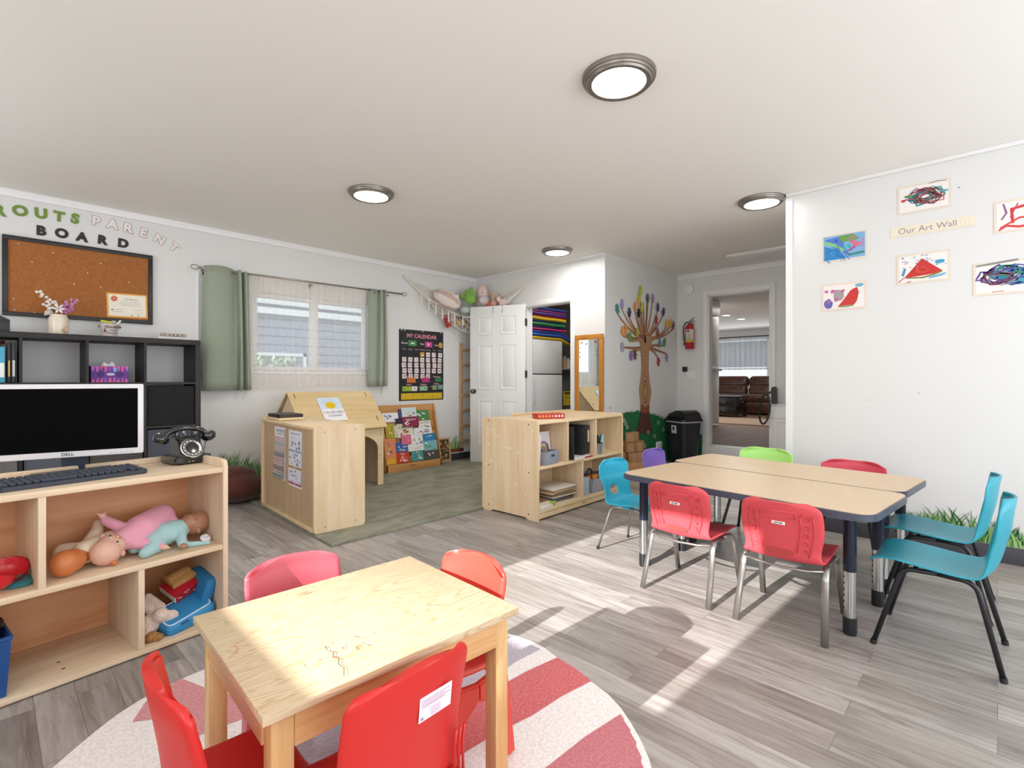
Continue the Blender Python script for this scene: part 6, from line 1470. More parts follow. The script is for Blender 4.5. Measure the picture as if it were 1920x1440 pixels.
# upper left cubby
simple('picture_book', 'pink white book leaning at the left wall of the cubby shelf', 'book', (.025, .20, .24), MS(.05, .13, .408), (0, R(4), R(3)), '#e2cfd0')
simple('document_frame', 'white framed sheet standing at the back of the upper left cubby', 'picture', (.20, .008, .235), MS(.28, .17, .408), (R(-8), 0, 0), '#e6e4ea')
def basket(loc, w_, d_, h_, rot, lb, c='#7f8490'):
    b_ = thing('woven_basket', lb, 'basket', loc, (0, 0, rot), 'grey woven baskets in the cubby shelf'); bm = BM()
    M = [(w_ / 2, d_ / 2), (w_ / 2 * 1.06, d_ / 2 * 1.06)]
    for s_ in (-1, 1):
        box(bm, (w_, .008, h_), (0, s_ * d_ / 2, h_ / 2), (s_ * R(-4), 0, 0), .002); box(bm, (.008, d_, h_), (s_ * w_ / 2, 0, h_ / 2), (0, s_ * R(4), 0), .002)
    box(bm, (w_, d_, .006), (0, 0, .003)); box(bm, (w_ * 1.07, d_ * 1.07, .008), (0, 0, h_ - .004), bevel=.001) if False else None
    for s_ in (-1, 1): box(bm, (w_ * 1.06, .012, .012), (0, s_ * d_ / 2 * 1.04, h_ - .004), bevel=.003); box(bm, (.012, d_ * 1.06, .012), (s_ * w_ / 2 * 1.03, 0, h_ - .004), bevel=.003)
    n_ = node_mat('grey_weave', lambda nt, b: (nt.links.new(ramp(nt, N(nt, 'ShaderNodeTexChecker', Scale=90.0).outputs['Fac'], [(0, c), (1, '#a2a6b0')]), b.inputs['Base Color'])), .6)
    o = obj('weave', bm, n_, b_); bm = BM(); box(bm, (.05, .004, .018), (0, -d_ / 2 - .005, h_ * .68), bevel=.001); obj('hand_hole', bm, C('#3a3d44', .6), b_); return b_
basket(MS(.195, .075, .408), .19, .11, .10, R(8), 'grey woven basket in the upper left cubby')
bm = BM(); box(bm, (.14, .018, .10), (0, 0, .05), bevel=.004); box(bm, (.10, .02, .065), (0, -.001, .05), mi=1); box(bm, (.03, .02, .03), (-.02, -.003, .045), mi=2)
tag(obj('wooden_frame_toy', bm, [C('#b9935e', .5), C('#7a7468', .5), C('#4a4640', .5)], loc=MS(.175, .09, .455), rot=(R(-18), R(6), R(8))), 'tan framed wooden toy sticking out of the upper grey basket', 'toy')
bm = BM(); tube(bm, [(.06 * math.cos(a), .0, .05 + .055 * math.sin(a)) for a in [PI * k / 10 for k in range(11)]], .009, 8); tag(obj('arch_toy', bm, C('#7d6f86', .5), loc=MS(.21, .12, .465)), 'mauve arch shaped toy behind the tan frame', 'toy')
# middle cubby: binder and papers
t = thing('ring_binder', 'large black ring binder standing open in the middle cubby', 'binder', MS(.60, .16, .412), (0, 0, R(10)))
bm = BM(); bx(bm, -.17, -.163, -.14, .14, 0, .27, .002); bx(bm, -.165, .15, .12, .127, 0, .27, .002); obj('cover', bm, C('#1b1b1d', .45), t)
bm = BM(); bx(bm, .02, .155, -.13, .12, .02, .262, .004); sp = obj('second_folder', bm, C('#151517', .5), t)
s = Sheet(.03, .10, '#cdb89a'); s.done('spine_label', sp, (.12, -.1305, .17), W_WIN)
simple('paper_stack', 'white papers over a red folder in front of the black binder', 'papers', (.27, .20, .018), MS(.58, .10, .408), (0, 0, R(10)), '#e9e4e2', .002); simple('red_folder', 'red folder under the white papers in the middle cubby', 'folder', (.28, .008, .012), MS(.60, -.002 + .012, .408), (0, 0, 0), '#a83a40', .002)
simple('loose_sheet', 'pale sheet leaning above the black binder', 'paper', (.22, .004, .16), MS(.58, .20, .56), (R(-30), R(8), R(6)), '#d9cdb9', 0)
# right cubby
t = thing('pencil_pot', 'small metal pot full of black markers in the right cubby', 'pot', MS(.89, .06, .408))
bm = BM(); lathe(bm, [(.001, 0), (.040, 0), (.052, .095), (.054, .10), (.049, .098), (.036, .006)], n=28, cap=False); obj('pot', bm, C('#b9b9b6', .3, .8), t)
rnd = random.Random(3)
for k in range(9):
    a, q = rnd.uniform(0, 6.28), rnd.uniform(.0, .026); p = Vector((q * math.cos(a), q * math.sin(a), .02)); e = p * 1.9 + Vector((rnd.uniform(-.01, .01), 0, .11 + rnd.uniform(0, .03)))
    bm = BM(); tube(bm, [p, e], .0055, 8); b = Vector(MS(.89, .06, .408)); tag(obj('marker_pen', bm, C('#1f1d20', .4), loc=b), 'black marker standing in the metal pot', 'marker', 'black markers in the metal pot')
simple('paper_box', 'pale teal box beside the metal pot in the right cubby', 'box', (.075, .05, .155), MS(1.03, .12, .408), (0, 0, R(8)), '#9cc8cc')
# lower left: puzzle and book stack
yst = .081; rnd = random.Random(15)
for k, (c, h_, lb) in enumerate((('#cfc6b6', .012, 'grey cream puzzle board at the bottom of the lower stack'), ('#7a5a44', .014, 'brown puzzle board second from the bottom'), ('#4a5a74', .012, 'dark blue book in the lower stack'), ('#d9cbb2', .010, 'cream board in the middle of the lower stack'), ('#8a6f52', .014, 'tan brown puzzle board in the lower stack'), ('#d2bfa0', .012, 'pale wooden puzzle board in the lower stack'), ('#b99a74', .012, 'light brown puzzle under the top one'), ('#e2dad0', .012, 'white topped puzzle on top of the lower stack'))):
    simple('puzzle_board', lb, 'puzzle', (.30, .235, h_), MS(.37 + rnd.uniform(-.012, .012), .15 + rnd.uniform(-.01, .01), yst), (0, 0, R(rnd.uniform(-5, 5))), c, .002, 'stacked puzzles and books in the lower cubby'); yst += h_ + .0035
for (x, y, z, w_, h_, r_, c, lb) in ((.12, .10, .081, .16, .022, 8, '#ece8e2', 'white book lying at the lower left of the cubby'), (.11, .12, .104, .15, .02, -4, '#d9cbb0', 'cream book with brown edge on the white book'), (.10, .14, .125, .15, .012, 4, '#8a5f44', 'thin brown book on top of the cream one')):
    simple('hardback_book', lb, 'book', (w_, .19, h_), MS(x, y, z), (0, 0, R(r_)), c, .002, 'stacked puzzles and books in the lower cubby')
simple('picture_book', 'lime green book poking out between the stacks', 'book', (.06, .17, .014), MS(.205, .095, .175 - .073), (0, 0, R(10)), '#a9bf4a', .002)
# lower right: box, basket with things
simple('storage_box', 'pale blue grey box in the lower right cubby', 'box', (.10, .22, .15), MS(.675, .14, .081), (0, 0, R(2)), '#a7b4bd')
basket(MS(.95, .15, .081), .34, .24, .12, R(0), 'large grey woven basket in the lower right cubby')
rnd = random.Random(18)
for k, (c, lb) in enumerate((('#c8652a', 'orange wooden block in the lower grey basket'), ('#7a5a3a', 'brown wooden block in the lower grey basket'), ('#d98a3a', 'light orange block in the lower grey basket'), ('#3a4a6a', 'dark blue toy piece in the lower grey basket'), ('#a87a4a', 'tan wooden block in the lower grey basket'), ('#4a3a34', 'dark toy train piece in the lower grey basket'))):
    simple('toy_block', lb, 'block', (.075, .045, .04), MS(.83 + k * .05, .12 + .04 * (k % 2), .081 + .095), (rnd.uniform(-.3, .3), rnd.uniform(-.3, .3), rnd.uniform(0, 3)), c, .004, 'toy pieces in the lower grey basket')
bm = BM(); tube(bm, [(.05 * math.cos(a), .0, .045 * math.sin(a)) for a in [PI * k / 10 for k in range(11)]], .008, 8); tag(obj('toy_arch', bm, C('#2b3038', .5), loc=MS(.90, .15, .22), rot=(0, 0, R(10))), 'dark arched toy tunnel on top of the lower basket', 'toy')

# ============================================================ ALCOVE WITH THE TREE MURAL
t = thing('tree_mural', 'painted tree with colourful handprints on the alcove wall', 'mural', (0, 0, 0))
def Z7(x, y): return onY(1130 + x / 3.6, 480 + y / 3.6, 3.06)
def mural_sheet(): s = Sheet(.001, .001, '#b08058', .0001); s.bm.free(); s.bm = BM(); s.mats = []; s.z = 0; return s
s = mural_sheet(); g0 = '#1f6b3e'
top = [(-400, 1130), (-200, 1110), (0, 1085), (60, 1070), (130, 1068), (160, 1052), (200, 1055), (230, 1048), (270, 1056), (300, 1060), (340, 1068), (370, 1080), (410, 1100), (440, 1112), (470, 1120), (505, 1130)]
pts = [Z7(*p) for p in top]; pts = [(max(4.75, p[0]), p[1]) for p in pts if p[0] > 4.7]; s.poly([(4.75, .01), (6.33, .01)] + pts[::-1], g0)
for k in range(70):
    u_ = random.uniform(130, 430); yt = 1050 + abs(u_ - 240) ** 1.5 * .018; a = Z7(u_, yt + 12); b = Z7(u_ + random.uniform(-8, 8), yt - random.uniform(2, 12)); s.stroke([a, b], .008, random.choice(['#1f6b3e', '#3a8a5a', '#2a7a48']))
for (fx, fy) in ((150, 1130), (160, 1155), (140, 1110), (370, 1125), (403, 1170), (345, 1215), (280, 1280), (300, 1190)):
    for q in range(5): p = Z7(fx + 7 * math.cos(q * 1.256), fy + 10 * math.sin(q * 1.256)); s.ell(p[0], p[1], .008, .009, '#dfe6de', n=8)
s.done('painted_hill', t, (0, 3.0585, 0), W_WIN)
br = ['#a9774f', '#b98a64', '#9a6844']; s = mural_sheet(); s.z = .0014
hands = [(97, 372, '#3f8f97'), (127, 340, '#b39bc9'), (175, 395, '#4a3a5a'), (250, 245, '#b8cf2a'), (240, 300, '#e0c92a'), (215, 355, '#e89a3a'), (260, 360, '#c9d03a'), (237, 400, '#1f1f24'), (298, 300, '#4a6a3a'), (333, 300, '#a58ac0'), (367, 360, '#4a3f78'), (403, 390, '#3d3358'), (356, 445, '#a8353a'), (425, 470, '#e8b83a'), (450, 465, '#e0b030'), (470, 480, '#7a5a4a'), (130, 520, '#e8a040'), (152, 510, '#e59a3a'), (225, 530, '#c0b030'), (178, 560, '#6f9a4a'), (127, 600, '#b8a3cc'), (185, 660, '#8a6fb5'), (212, 655, '#6b4a3a'), (380, 600, '#5a9ac0'), (410, 595, '#4f9a3f'), (370, 700, '#b03038'), (427, 675, '#a58fc4'), (365, 530, '#8a5a40'), (303, 275, '#8a6a5a'), (270, 300, '#b07a54')]
for k, (hx_, hy_, c) in enumerate(hands):
    low = hy_ > 560; bx_, by_ = (262 if hx_ < 280 else 305, 620) if low else (280 + (hx_ - 280) * .12, 560)
    if low and hx_ < 280: mid = ((hx_ + bx_) / 2 - 8, 625 if hy_ < 630 else 640)
    elif low: mid = ((hx_ + bx_) / 2 + 4, 635 if hy_ > 640 else 588)
    elif abs(hx_ - 280) > 90 and hy_ > 440: mid = ((hx_ * .6 + bx_ * .4), by_ - (by_ - hy_) * .15 + 14)
    else: mid = (hx_ * .62 + bx_ * .38, by_ - (by_ - hy_) * .38)
    pl_ = []; tx, ty = hx_, hy_ + (14 if hy_ < 640 else -14)
    for q in range(9):
        u_ = q / 8; x = bx_ * (1 - u_) ** 2 + mid[0] * 2 * u_ * (1 - u_) + tx * u_ * u_; y = by_ * (1 - u_) ** 2 + mid[1] * 2 * u_ * (1 - u_) + ty * u_ * u_; pl_.append(Z7(x, y))
    for wd, cc_ in ((.036, '#8a5c3c'), (.028, br[k % 3])):
        s.step(); i = s.mi(cc_); prev = None
        for q, (x, y) in enumerate(pl_):
            a_, b_ = pl_[max(q - 1, 0)], pl_[min(q + 1, 8)]; dx, dy = b_[0] - a_[0], b_[1] - a_[1]; l = math.hypot(dx, dy) or 1; ww = wd / 2 * (1 - .5 * q / 8)
            A1 = s.bm.verts.new((x - dy / l * ww, y + dx / l * ww, s.z)); B1 = s.bm.verts.new((x + dy / l * ww, y - dx / l * ww, s.z))
            if prev: s.bm.faces.new((prev[0], prev[1], B1, A1)).material_index = i
            prev = (A1, B1)
s.done('painted_branches', t, (0, 3.0585, 0), W_WIN)
s = mural_sheet(); s.z = .009
tr = [(250, 590), (240, 560), (262, 545), (290, 535), (318, 548), (335, 570), (322, 600), (308, 650), (305, 760), (312, 840), (325, 920), (312, 1000), (310, 1080), (325, 1150), (335, 1195), (318, 1188), (300, 1210), (280, 1190), (262, 1200), (245, 1190), (228, 1205), (213, 1195), (238, 1140), (250, 1080), (253, 1010), (243, 900), (253, 830), (260, 760), (257, 690), (252, 630)]
s.poly([Z7(*p) for p in tr], '#b48662')
s.poly([Z7(*p) for p in [(309, 1040), (310, 1080), (325, 1150), (335, 1195), (318, 1188), (300, 1210), (280, 1190), (262, 1200), (245, 1190), (228, 1205), (213, 1195), (238, 1140), (250, 1080), (252, 1042), (282, 1060)]], '#553226')
s.poly([Z7(*p) for p in [(310, 1000), (309, 1048), (282, 1066), (252, 1048), (252, 1000), (280, 1016)]], '#8a4f30')
for x0_, x1_ in ((258, 262), (300, 303)): s.stroke([Z7(x0_, 620), Z7(x1_, 720), Z7(x0_, 820)], .007, '#97684a')
for k in range(9): y = 650 + k * 24; s.stroke([Z7(259, y), Z7(280, y + 7), Z7(304, y - 2)], .006, '#98694a')
for rx_, ry_, c in ((.082, .20, '#9a6c4a'), (.068, .175, '#c49a76'), (.055, .15, '#7a4a32'), (.042, .125, '#b08a5a'), (.028, .095, '#8a6a3a'), (.016, .06, '#c9b070')):
    p = Z7(282, 915); s.ell(p[0], p[1], rx_, ry_, c, n=20)
p = Z7(280, 560); s.ell(p[0], p[1], .028, .05, '#1f1a18', n=10, jag=.3); s.ell(p[0] - .06, p[1] + .02, .03, .03, '#8a5c3c', n=8, jag=.2)
s.done('painted_trunk', t, (0, 3.0585, 0), W_WIN)
for k, (hx_, hy_, c) in enumerate(hands[:28]):
    s = mural_sheet(); s.z = .011 + k * .0001; dn = hy_ > 640 or (hx_ < 200 and hy_ > 580); p = Z7(hx_, hy_); base = PI / 2 if not dn else -PI / 2
    if hx_ < 120: base += .3
    if hx_ > 400 and not dn: base -= .2
    s.ell(0, 0, .024, .028, c, n=10)
    for q, (da, L_) in enumerate(((-.75, .045), (-.3, .066), (0, .072), (.3, .066), (1.0, .045))): s.stroke([(.015 * math.cos(base + da), .015 * math.sin(base + da)), (L_ * math.cos(base + da), L_ * math.sin(base + da))], .015, c)
    hp = s.done('painted_handprint', t, (p[0], 3.0585, p[1]), W_WIN); hp.scale = (1.3, 1.15, 1)
s = Sheet(.07, .33, '#1f6b3e', .001); tag(s.done('painted_hill_edge', loc=(6.338, 2.76, .20), rot=W_X), 'strip of painted green hill between trash can and doorway', 'mural')
pp = onY(1144, 765, 3.06); s = mural_sheet(); s.z = .0005; s.ell(0, 0, .012, .02, '#c9a0a4', n=9, jag=.3); tag(s.done('paint_smudge', loc=(pp[0], 3.0585, pp[1]), rot=W_WIN), 'small pink paint smudge low on the alcove wall', 'paint mark')
pp = onY(1235, 836, 3.06); t = thing('wall_outlet', 'white outlet cover on the painted hill behind the purple chair', 'outlet', (pp[0], 3.058, pp[1]))
bm = BM(); bx(bm, -.075, .075, -.006, 0, -.055, .055, .002); obj('plate', bm, white_pl, t); bm = BM(); bx(bm, -.045, -.015, -.008, -.005, -.03, .03, .001); bx(bm, .015, .045, -.008, -.005, -.03, .03, .001); obj('socket', bm, C('#d0d0d0', .4), t)

# trash can
t = thing('trash_can', 'black tapered trash can with a swing lid in the alcove corner', 'trash can', (6.03, 2.83, 0), (0, 0, R(68)))
def taper(bm, w0, d0, w1, d1, z0, z1, r=.05, mi=0):
    a = [bm.verts.new((x, y, z0)) for x, y in rrect(w0, d0, r)]; b = [bm.verts.new((x, y, z1)) for x, y in rrect(w1, d1, r * 1.1)]
    n = len(a); bm.faces.new(a[::-1]).material_index = mi; bm.faces.new(b).material_index = mi
    for k in range(n): f = bm.faces.new((a[k], a[(k + 1) % n], b[(k + 1) % n], b[k])); f.material_index = mi; f.smooth = True
tb2 = C('#25262e', .35)
bm = BM(); taper(bm, .26, .24, .34, .31, 0, .545); obj('body', bm, tb2, t)
bm = BM(); taper(bm, .345, .315, .35, .32, .535, .552); obj('bag_edge', bm, C('#c9c4c8', .5), t)
bm = BM(); taper(bm, .365, .335, .365, .335, .552, .575)
n_ = 12; pr2 = [(-.17, .575), (-.17, .60), (-.14, .655), (-.08, .685), (.0, .68), (.08, .645), (.15, .60), (.17, .578)]
M = Matrix(((1, 0, 0, 0), (0, 0, -1, .15), (0, 1, 0, 0), (0, 0, 0, 1))); prism(bm, pr2, .30, M, bevel=.02); obj('lid', bm, C('#232326', .3), t)
bm = BM(); box(bm, (.03, .05, .01), (.06, 0, .66), (0, R(24), 0), .004); obj('lid_notch', bm, C('#0c0c0e', .4), t)
s = Sheet(.085, .10, '#dcdce0'); s.ell(-.005, .012, .018, .027, '#33343c', n=16); s.rect(-.03, -.038, .03, -.034, '#8a8a90'); s.rect(-.03, -.045, .02, -.042, '#8a8a90')
s.done('label', t, (.0, .1505, .45), (R(94), 0, R(180)))
# crate and paper tubes
t = thing('cardboard_crate', 'tan cardboard crate with a hand slot beside the cubby shelf', 'crate', (4.92, 2.86, 0))
bm = BM(); bx(bm, -.20, .20, -.13, .13, 0, .185, .004); obj('box', bm, C('#b58a5c', .7), t); bm = BM(); bx(bm, .02, .10, -.132, -.129, .12, .14, .002); obj('hand_slot', bm, C('#6a4a2a', .7), t)
ct = C('#a67f58', .8)
def tube_(x, y, z, r_, h_, lb):
    bm = BM(); lathe(bm, [(r_ * .9, .002), (r_, 0), (r_, h_), (r_ * .9, h_), (r_ * .9, .004)], n=22, cap=False)
    tag(obj('cardboard_tube', bm, ct, loc=(x, y, z)), lb, 'cardboard tube', 'brown cardboard tubes piled on the crate')
k = 0
for z, row in ((.187, ((4.765, 2.80, .05), (4.875, 2.80, .05), (4.985, 2.80, .05), (5.075, 2.83, .04), (4.80, 2.93, .05), (4.92, 2.93, .05), (5.04, 2.95, .045))), (.289, ((4.79, 2.84, .048), (4.905, 2.82, .055), (5.02, 2.86, .045), (4.85, 2.95, .045))), (.391, ((4.83, 2.87, .052), (4.945, 2.88, .042)))):
    for q, (x, y, r_) in enumerate(row):
        tube_(x, y, z, r_, .10, ('cardboard tube in the bottom row of the pile', 'cardboard tube in the middle row of the pile', 'cardboard tube on top of the pile')[k] + ', ' + ['first', 'second', 'third', 'fourth', 'fifth', 'sixth', 'seventh'][q] + ' from the shelf'); 
    k += 1

# door wall: smoke alarm, extinguisher, thermostat
t = thing('smoke_alarm', 'round white smoke alarm above the fire extinguisher', 'smoke alarm', (6.338, 2.895, 2.235), (0, R(-90), 0))
bm = BM(); lathe(bm, [(.001, 0), (.066, 0), (.066, .015), (.058, .026), (.036, .030), (.034, .036), (.001, .037)], n=36, cap=False); obj('case', bm, white_pl, t); bm = BM(); ellipsoid(bm, (.0, .012, .037), (.006, .006, .002)); obj('test_button', bm, C('#a9a9a9', .4), t)
t = thing('fire_extinguisher', 'red fire extinguisher with white label hung beside the doorway', 'fire extinguisher', (6.275, 2.86, 1.46))
rd = C('#b5202a', .28)
bm = BM(); lathe(bm, [(.001, 0), (.05, 0), (.056, .008), (.056, .26), (.045, .295), (.022, .315), (.018, .33), (.001, .33)], n=32, cap=False); obj('cylinder', bm, rd, t)
def wrap(z0, z1, a0, a1, r_, c, nm):
    bm = BM(); pr_v = None
    for k in range(15):
        a = a0 + (a1 - a0) * k / 14; cur = (bm.verts.new((r_ * math.cos(a), r_ * math.sin(a), z0)), bm.verts.new((r_ * math.cos(a), r_ * math.sin(a), z1)))
        if pr_v: bm.faces.new((pr_v[0], cur[0], cur[1], pr_v[1]))
        pr_v = cur
    o = obj(nm, bm, C(c, .4), t); o.modifiers.new('s', 'SOLIDIFY').thickness = .0006
wrap(.11, .25, R(150), R(265), .0568, '#dcd2c4', 'label'); wrap(.12, .2, R(185), R(215), .0574, '#b9b2a8', 'label_print'); wrap(.215, .24, R(170), R(200), .0574, '#a8402f', 'label_print'); wrap(.085, .108, R(90), R(290), .0582, '#c9c42a', 'strap')
bm = BM(); bx(bm, -.018, .018, -.018, .018, .33, .355, .003); tube(bm, [(-.01, .0, .35), (-.015, -.03, .37), (-.02, -.065, .395)], .007, 6); tube(bm, [(0, 0, .35), (-.01, -.04, .352), (-.01, -.07, .35)], .006, 6); obj('valve', bm, C('#8a8784', .3, .9), t)
bm = BM(); tube(bm, [(-.01, .02, .345), (-.01, .05, .34), (-.015, .072, .30), (-.02, .075, .22), (-.02, .068, .13), (-.02, .06, .10)], .0085, 8); lathe(bm, [(.009, 0), (.012, -.04), (.012, -.05)], (-.02, .06, .10), 12); obj('hose', bm, black_pl, t)
bm = BM(); box(bm, (.01, .05, .30), (.059, 0, .18)); obj('wall_bracket', bm, C('#7a7a7a', .4, .7), t)
t = thing('wall_thermostat', 'black square control on a white wall plate near the alcove corner', 'thermostat', (6.338, 2.948, 1.20))
bm = BM(); bx(bm, -.022, 0, -.032, .032, -.032, .032, .004); obj('black_control', bm, black_pl, t); bm = BM(); bx(bm, -.006, 0, -.14, -.02, -.13, -.02, .002); obj('wall_plate', bm, white_pl, t)

# ============================================================ ART WALL
def art(y0, y1, z0, z1, label, fn, base='#eee9e6', matc='#e6d8c6'):
    w_, h_ = abs(y0 - y1), abs(z1 - z0); s = Sheet(w_, h_, matc, .0012); s.rect(-w_ / 2 + .012, -h_ / 2 + .012, w_ / 2 - .012, h_ / 2 - .012, base)
    fn(s, w_, h_); o = s.done('painting', loc=(4.1085, (y0 + y1) / 2, (z0 + z1) / 2), rot=W_X); return tag(o, label, 'painting', 'children paintings on the art wall')
def a1_(s, w, h):
    s.rect(-w * .46, -h * .44, w * .46, h * .44, '#7fb0dc'); rnd = random.Random(1)
    s.poly([(-w * .44, h * .1), (-w * .1, -h * .12), (w * .05, -h * .42), (-w * .44, -h * .44)], '#2a86c8')
    s.poly([(-w * .44, h * .33), (-w * .12, h * .38), (w * .05, h * .0), (-w * .12, -h * .1)], '#4a7acc')
    s.stroke([(-w * .44, h * .25), (-w * .2, h * .08), (-w * .02, -h * .12)], .02, '#8cc87a'); s.poly([(-w * .15, h * .4), (w * .22, h * .42), (w * .2, h * .18), (-w * .02, h * .16)], '#6a9a4a')
    s.ell(w * .2, h * .26, .03, .025, '#8a8f6a', n=10, jag=.3); s.ell(w * .2, h * .02, .04, .026, '#d96a8c', n=12, jag=.2); s.stroke([(w * .0, -h * .2), (w * .15, -h * .15), (w * .25, -h * .06)], .014, '#a8509a'); s.ell(w * .08, -h * .02, .032, .024, '#5fb4d0', n=10, jag=.2)
    s.stroke([(w * .1, -h * .33), (w * .3, -h * .3), (w * .45, -h * .28)], .018, '#3a8a7a'); s.ell(-w * .17, h * .24, .009, .008, '#5a3aa0'); s.stroke([(w * .42, h * .2), (w * .4, -h * .1)], .02, '#b090c0')
    for k in range(26): x, y = rnd.uniform(-.42, .1) * w, rnd.uniform(-.4, .1) * h; s.stroke([(x, y), (x + .02, y - .03)], .004, rnd.choice(['#1f6ab4', '#49a6dc', '#1c7ac0']))
def a2_(s, w, h):
    s.poly([(-w * .12, -h * .36), (w * .02, -h * .1), (w * .16, h * .2), (w * .3, h * .3), (w * .34, h * .1), (w * .3, -h * .2), (w * .24, -h * .34)], '#c9302a'); s.stroke([(-w * .12, -h * .37), (w * .05, -h * .39), (w * .22, -h * .36)], .009, '#6f8a3a')
    s.ell(-w * .1, h * .06, .032, .04, '#a49a98', .4, 14, .12); s.ell(-w * .16, -h * .1, .016, .016, '#b86a98', n=8, jag=.2); s.ell(-w * .34, -h * .26, .028, .032, '#6a5fb0', n=12, jag=.15); s.ell(-w * .33, -h * .14, .014, .018, '#9a6aa8', n=8)
    s.ell(-w * .38, h * .22, .013, .01, '#c86ab0', n=9, jag=.2); s.ell(-w * .24, h * .21, .016, .012, '#c860a8', n=9, jag=.2); s.ell(w * .36, h * .36, .025, .013, '#6ab4c8', n=9, jag=.2); s.ell(-w * .01, h * .2, .016, .01, '#b86a98', n=9, jag=.3)
def a3_(s, w, h):
    rnd = random.Random(6)
    for k, c in enumerate(('#2a8a8a', '#3a9aa0', '#2a6ab0', '#8a2a3a', '#6a2a50', '#8a2a34', '#4a3a3a', '#7a5a4a', '#2f6a6a', '#a03040')): s.stroke(scribble(w * rnd.uniform(-.08, .18), h * rnd.uniform(-.15, .12), w * .32, h * .28, 16, k), .006, c)
    s.ell(-w * .38, -h * .02, .013, .009, '#c92a3a', n=9); s.stroke([(-w * .36, h * .12), (-w * .2, h * .1)], .013, '#3f8a4a'); s.stroke([(-w * .36, h * .0), (-w * .2, h * .0)], .006, '#b04a4a'); s.stroke([(w * .1, h * .42), (w * .25, h * .46), (w * .42, h * .42)], .004, '#6a6068')
    s.stroke([(w * .28, h * .1), (w * .45, h * .08)], .012, '#4aa0b0'); s.stroke([(-w * .25, h * .22), (-w * .12, h * .38)], .006, '#8aa0b8')
def a4_(s, w, h):
    s.poly([(-w * .36, -h * .3), (-w * .2, -h * .02), (-w * .08, h * .2), (w * .0, h * .3), (w * .14, h * .12), (w * .36, -h * .16), (w * .2, -h * .24)], '#c92a26'); s.stroke([(-w * .3, -h * .3), (0, -h * .33), (w * .2, -h * .27), (w * .36, -h * .18)], .010, '#6f7a34'); s.stroke([(-w * .46, -h * .42), (-w * .36, -h * .28)], .006, '#b04040')
    rnd = random.Random(7)
    for k in range(26): x, y = rnd.uniform(-.44, .44) * w, rnd.uniform(.0, .44) * h; s.stroke([(x, y), (x + .01, y + .004)], .004, rnd.choice(['#4a7ab0', '#3a5aa0', '#6aa0c8']))
    s.ell(w * .32, h * .14, .02, .014, '#3aa0cc', n=10, jag=.3); s.stroke([(-w * .38, -h * .22), (-w * .33, h * .02)], .013, '#3a8ac0'); s.stroke([(w * .12, -h * .36), (w * .35, -h * .3), (w * .42, -h * .26)], .012, '#6ab0d0'); s.stroke([(-w * .3, -h * .46), (-w * .22, -h * .42)], .006, '#c05a5a')
    for k in range(12): s.stroke(scribble(0, -h * .08, w * .16, h * .12, 4, k), .002, '#e05a4a')
def a5_(s, w, h):
    for pts, wd, c in (([(-.42, -.42), (-.3, -.3), (-.1, -.38), (.2, -.36), (.45, -.3)], .014, '#d43a3a'), ([(-.2, -.25), (-.22, .2), (.1, .28), (.4, .3)], .018, '#cf2f30'), ([(-.35, .4), (-.3, .1), (-.38, -.1)], .010, '#8a5a8a'), ([(-.12, .36), (-.2, .1), (-.24, -.06)], .008, '#c04a58'), ([(-.4, -.35), (-.1, -.1), (.2, -.12), (.4, -.05)], .012, '#d84a4a'), ([(.0, .1), (.25, .05), (.4, .15)], .010, '#8a4a8a'), ([(0, .42), (.3, .46), (.45, .4)], .014, '#5a8ab0'), ([(.1, -.2), (.35, -.2)], .010, '#d43a3a')):
        s.stroke([(x * w, y * h) for x, y in pts], wd, c)
    s.ell(w * .2, h * .38, .03, .014, '#6a96b8', n=10, jag=.3)
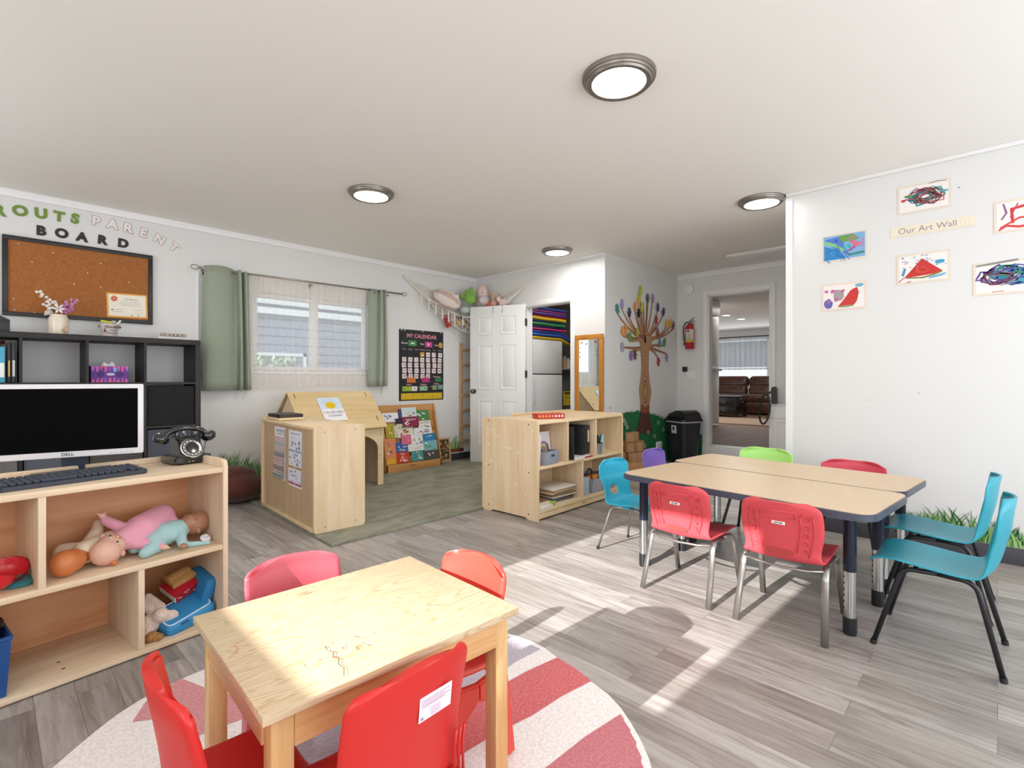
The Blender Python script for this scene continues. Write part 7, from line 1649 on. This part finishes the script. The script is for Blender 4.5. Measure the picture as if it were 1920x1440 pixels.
def a6_(s, w, h):
    rnd = random.Random(9)
    for k, c in enumerate(('#2a3a8a', '#3a2a78', '#4a3a90', '#2a6a90', '#7a2a3a', '#5a2a6a', '#3a8a9a', '#2f4a9a', '#8a8a90', '#3f8a5a', '#4a4aa0', '#2a7a90', '#6a2f4a')): s.stroke(scribble(w * rnd.uniform(-.18, .3), h * rnd.uniform(-.05, .2), w * .3, h * .24, 14, k + 30), .010, c)
    s.stroke([(-w * .45, h * .42), (-w * .1, h * .46), (w * .2, h * .5)], .012, '#8a8884'); s.stroke([(w * .2, -h * .1), (w * .4, -h * .2), (w * .47, -h * .3)], .022, '#3a9ab0'); s.stroke([(-w * .2, -h * .42), (-w * .02, -h * .4)], .004, '#c05a6a'); s.stroke([(w * .3, h * .0), (w * .45, -h * .04)], .014, '#4aa04a')
art(.899, .634, 1.893, 2.083, 'blue and green swirl painting at the upper left of the art wall', a1_)
art(.901, .637, 1.551, 1.738, 'painting of a red slope with grey and violet ovals, lower left', a2_)
art(.470, .206, 2.135, 2.314, 'dense dark scribble painting directly above the paper banner', a3_)
art(.474, .210, 1.682, 1.873, 'painting of a red triangle mountain below the paper banner', a4_)
art(.016, -.250, 1.925, 2.110, 'red looping line painting at the upper right picture edge', a5_)
art(.107, -.170, 1.567, 1.760, 'painting with a thick blue and purple tangle at the right edge', a6_)
s = Sheet(.408, .066, '#ebe2cd', .001); s.text('Our Art Wall', .052, -.02, .002, '#9a8a96'); s.rect(-.2, -.024, .2, -.0225, '#c9bfa8')
for k in range(9): s.ell(.14 + .02 * (k % 3), .012 * (k // 3) - .008, .002, .002, '#c98a7a', n=6)
tag(s.done('paper_banner', loc=(4.1085, .302, 2.024), rot=W_X), 'cream paper banner with the handwritten words our art wall', 'banner')
for k, (y, z, c) in enumerate(((.17, 2.24, '#5a8a94'), (.72, 2.07, '#8a8a8a'), (.36, .98, '#9a9a9a'), (.62, .93, '#a8a8a8'))):
    s = Sheet(.010, .006, c, .0003); tag(s.done('wall_mark', loc=(4.1093, y, z), rot=W_X), ('small blue green paint speck right of the scribble painting', 'small grey speck left of the scribble painting', 'tiny grey speck in the middle of the art wall', 'tiny pale speck low on the art wall')[k], 'paint mark')
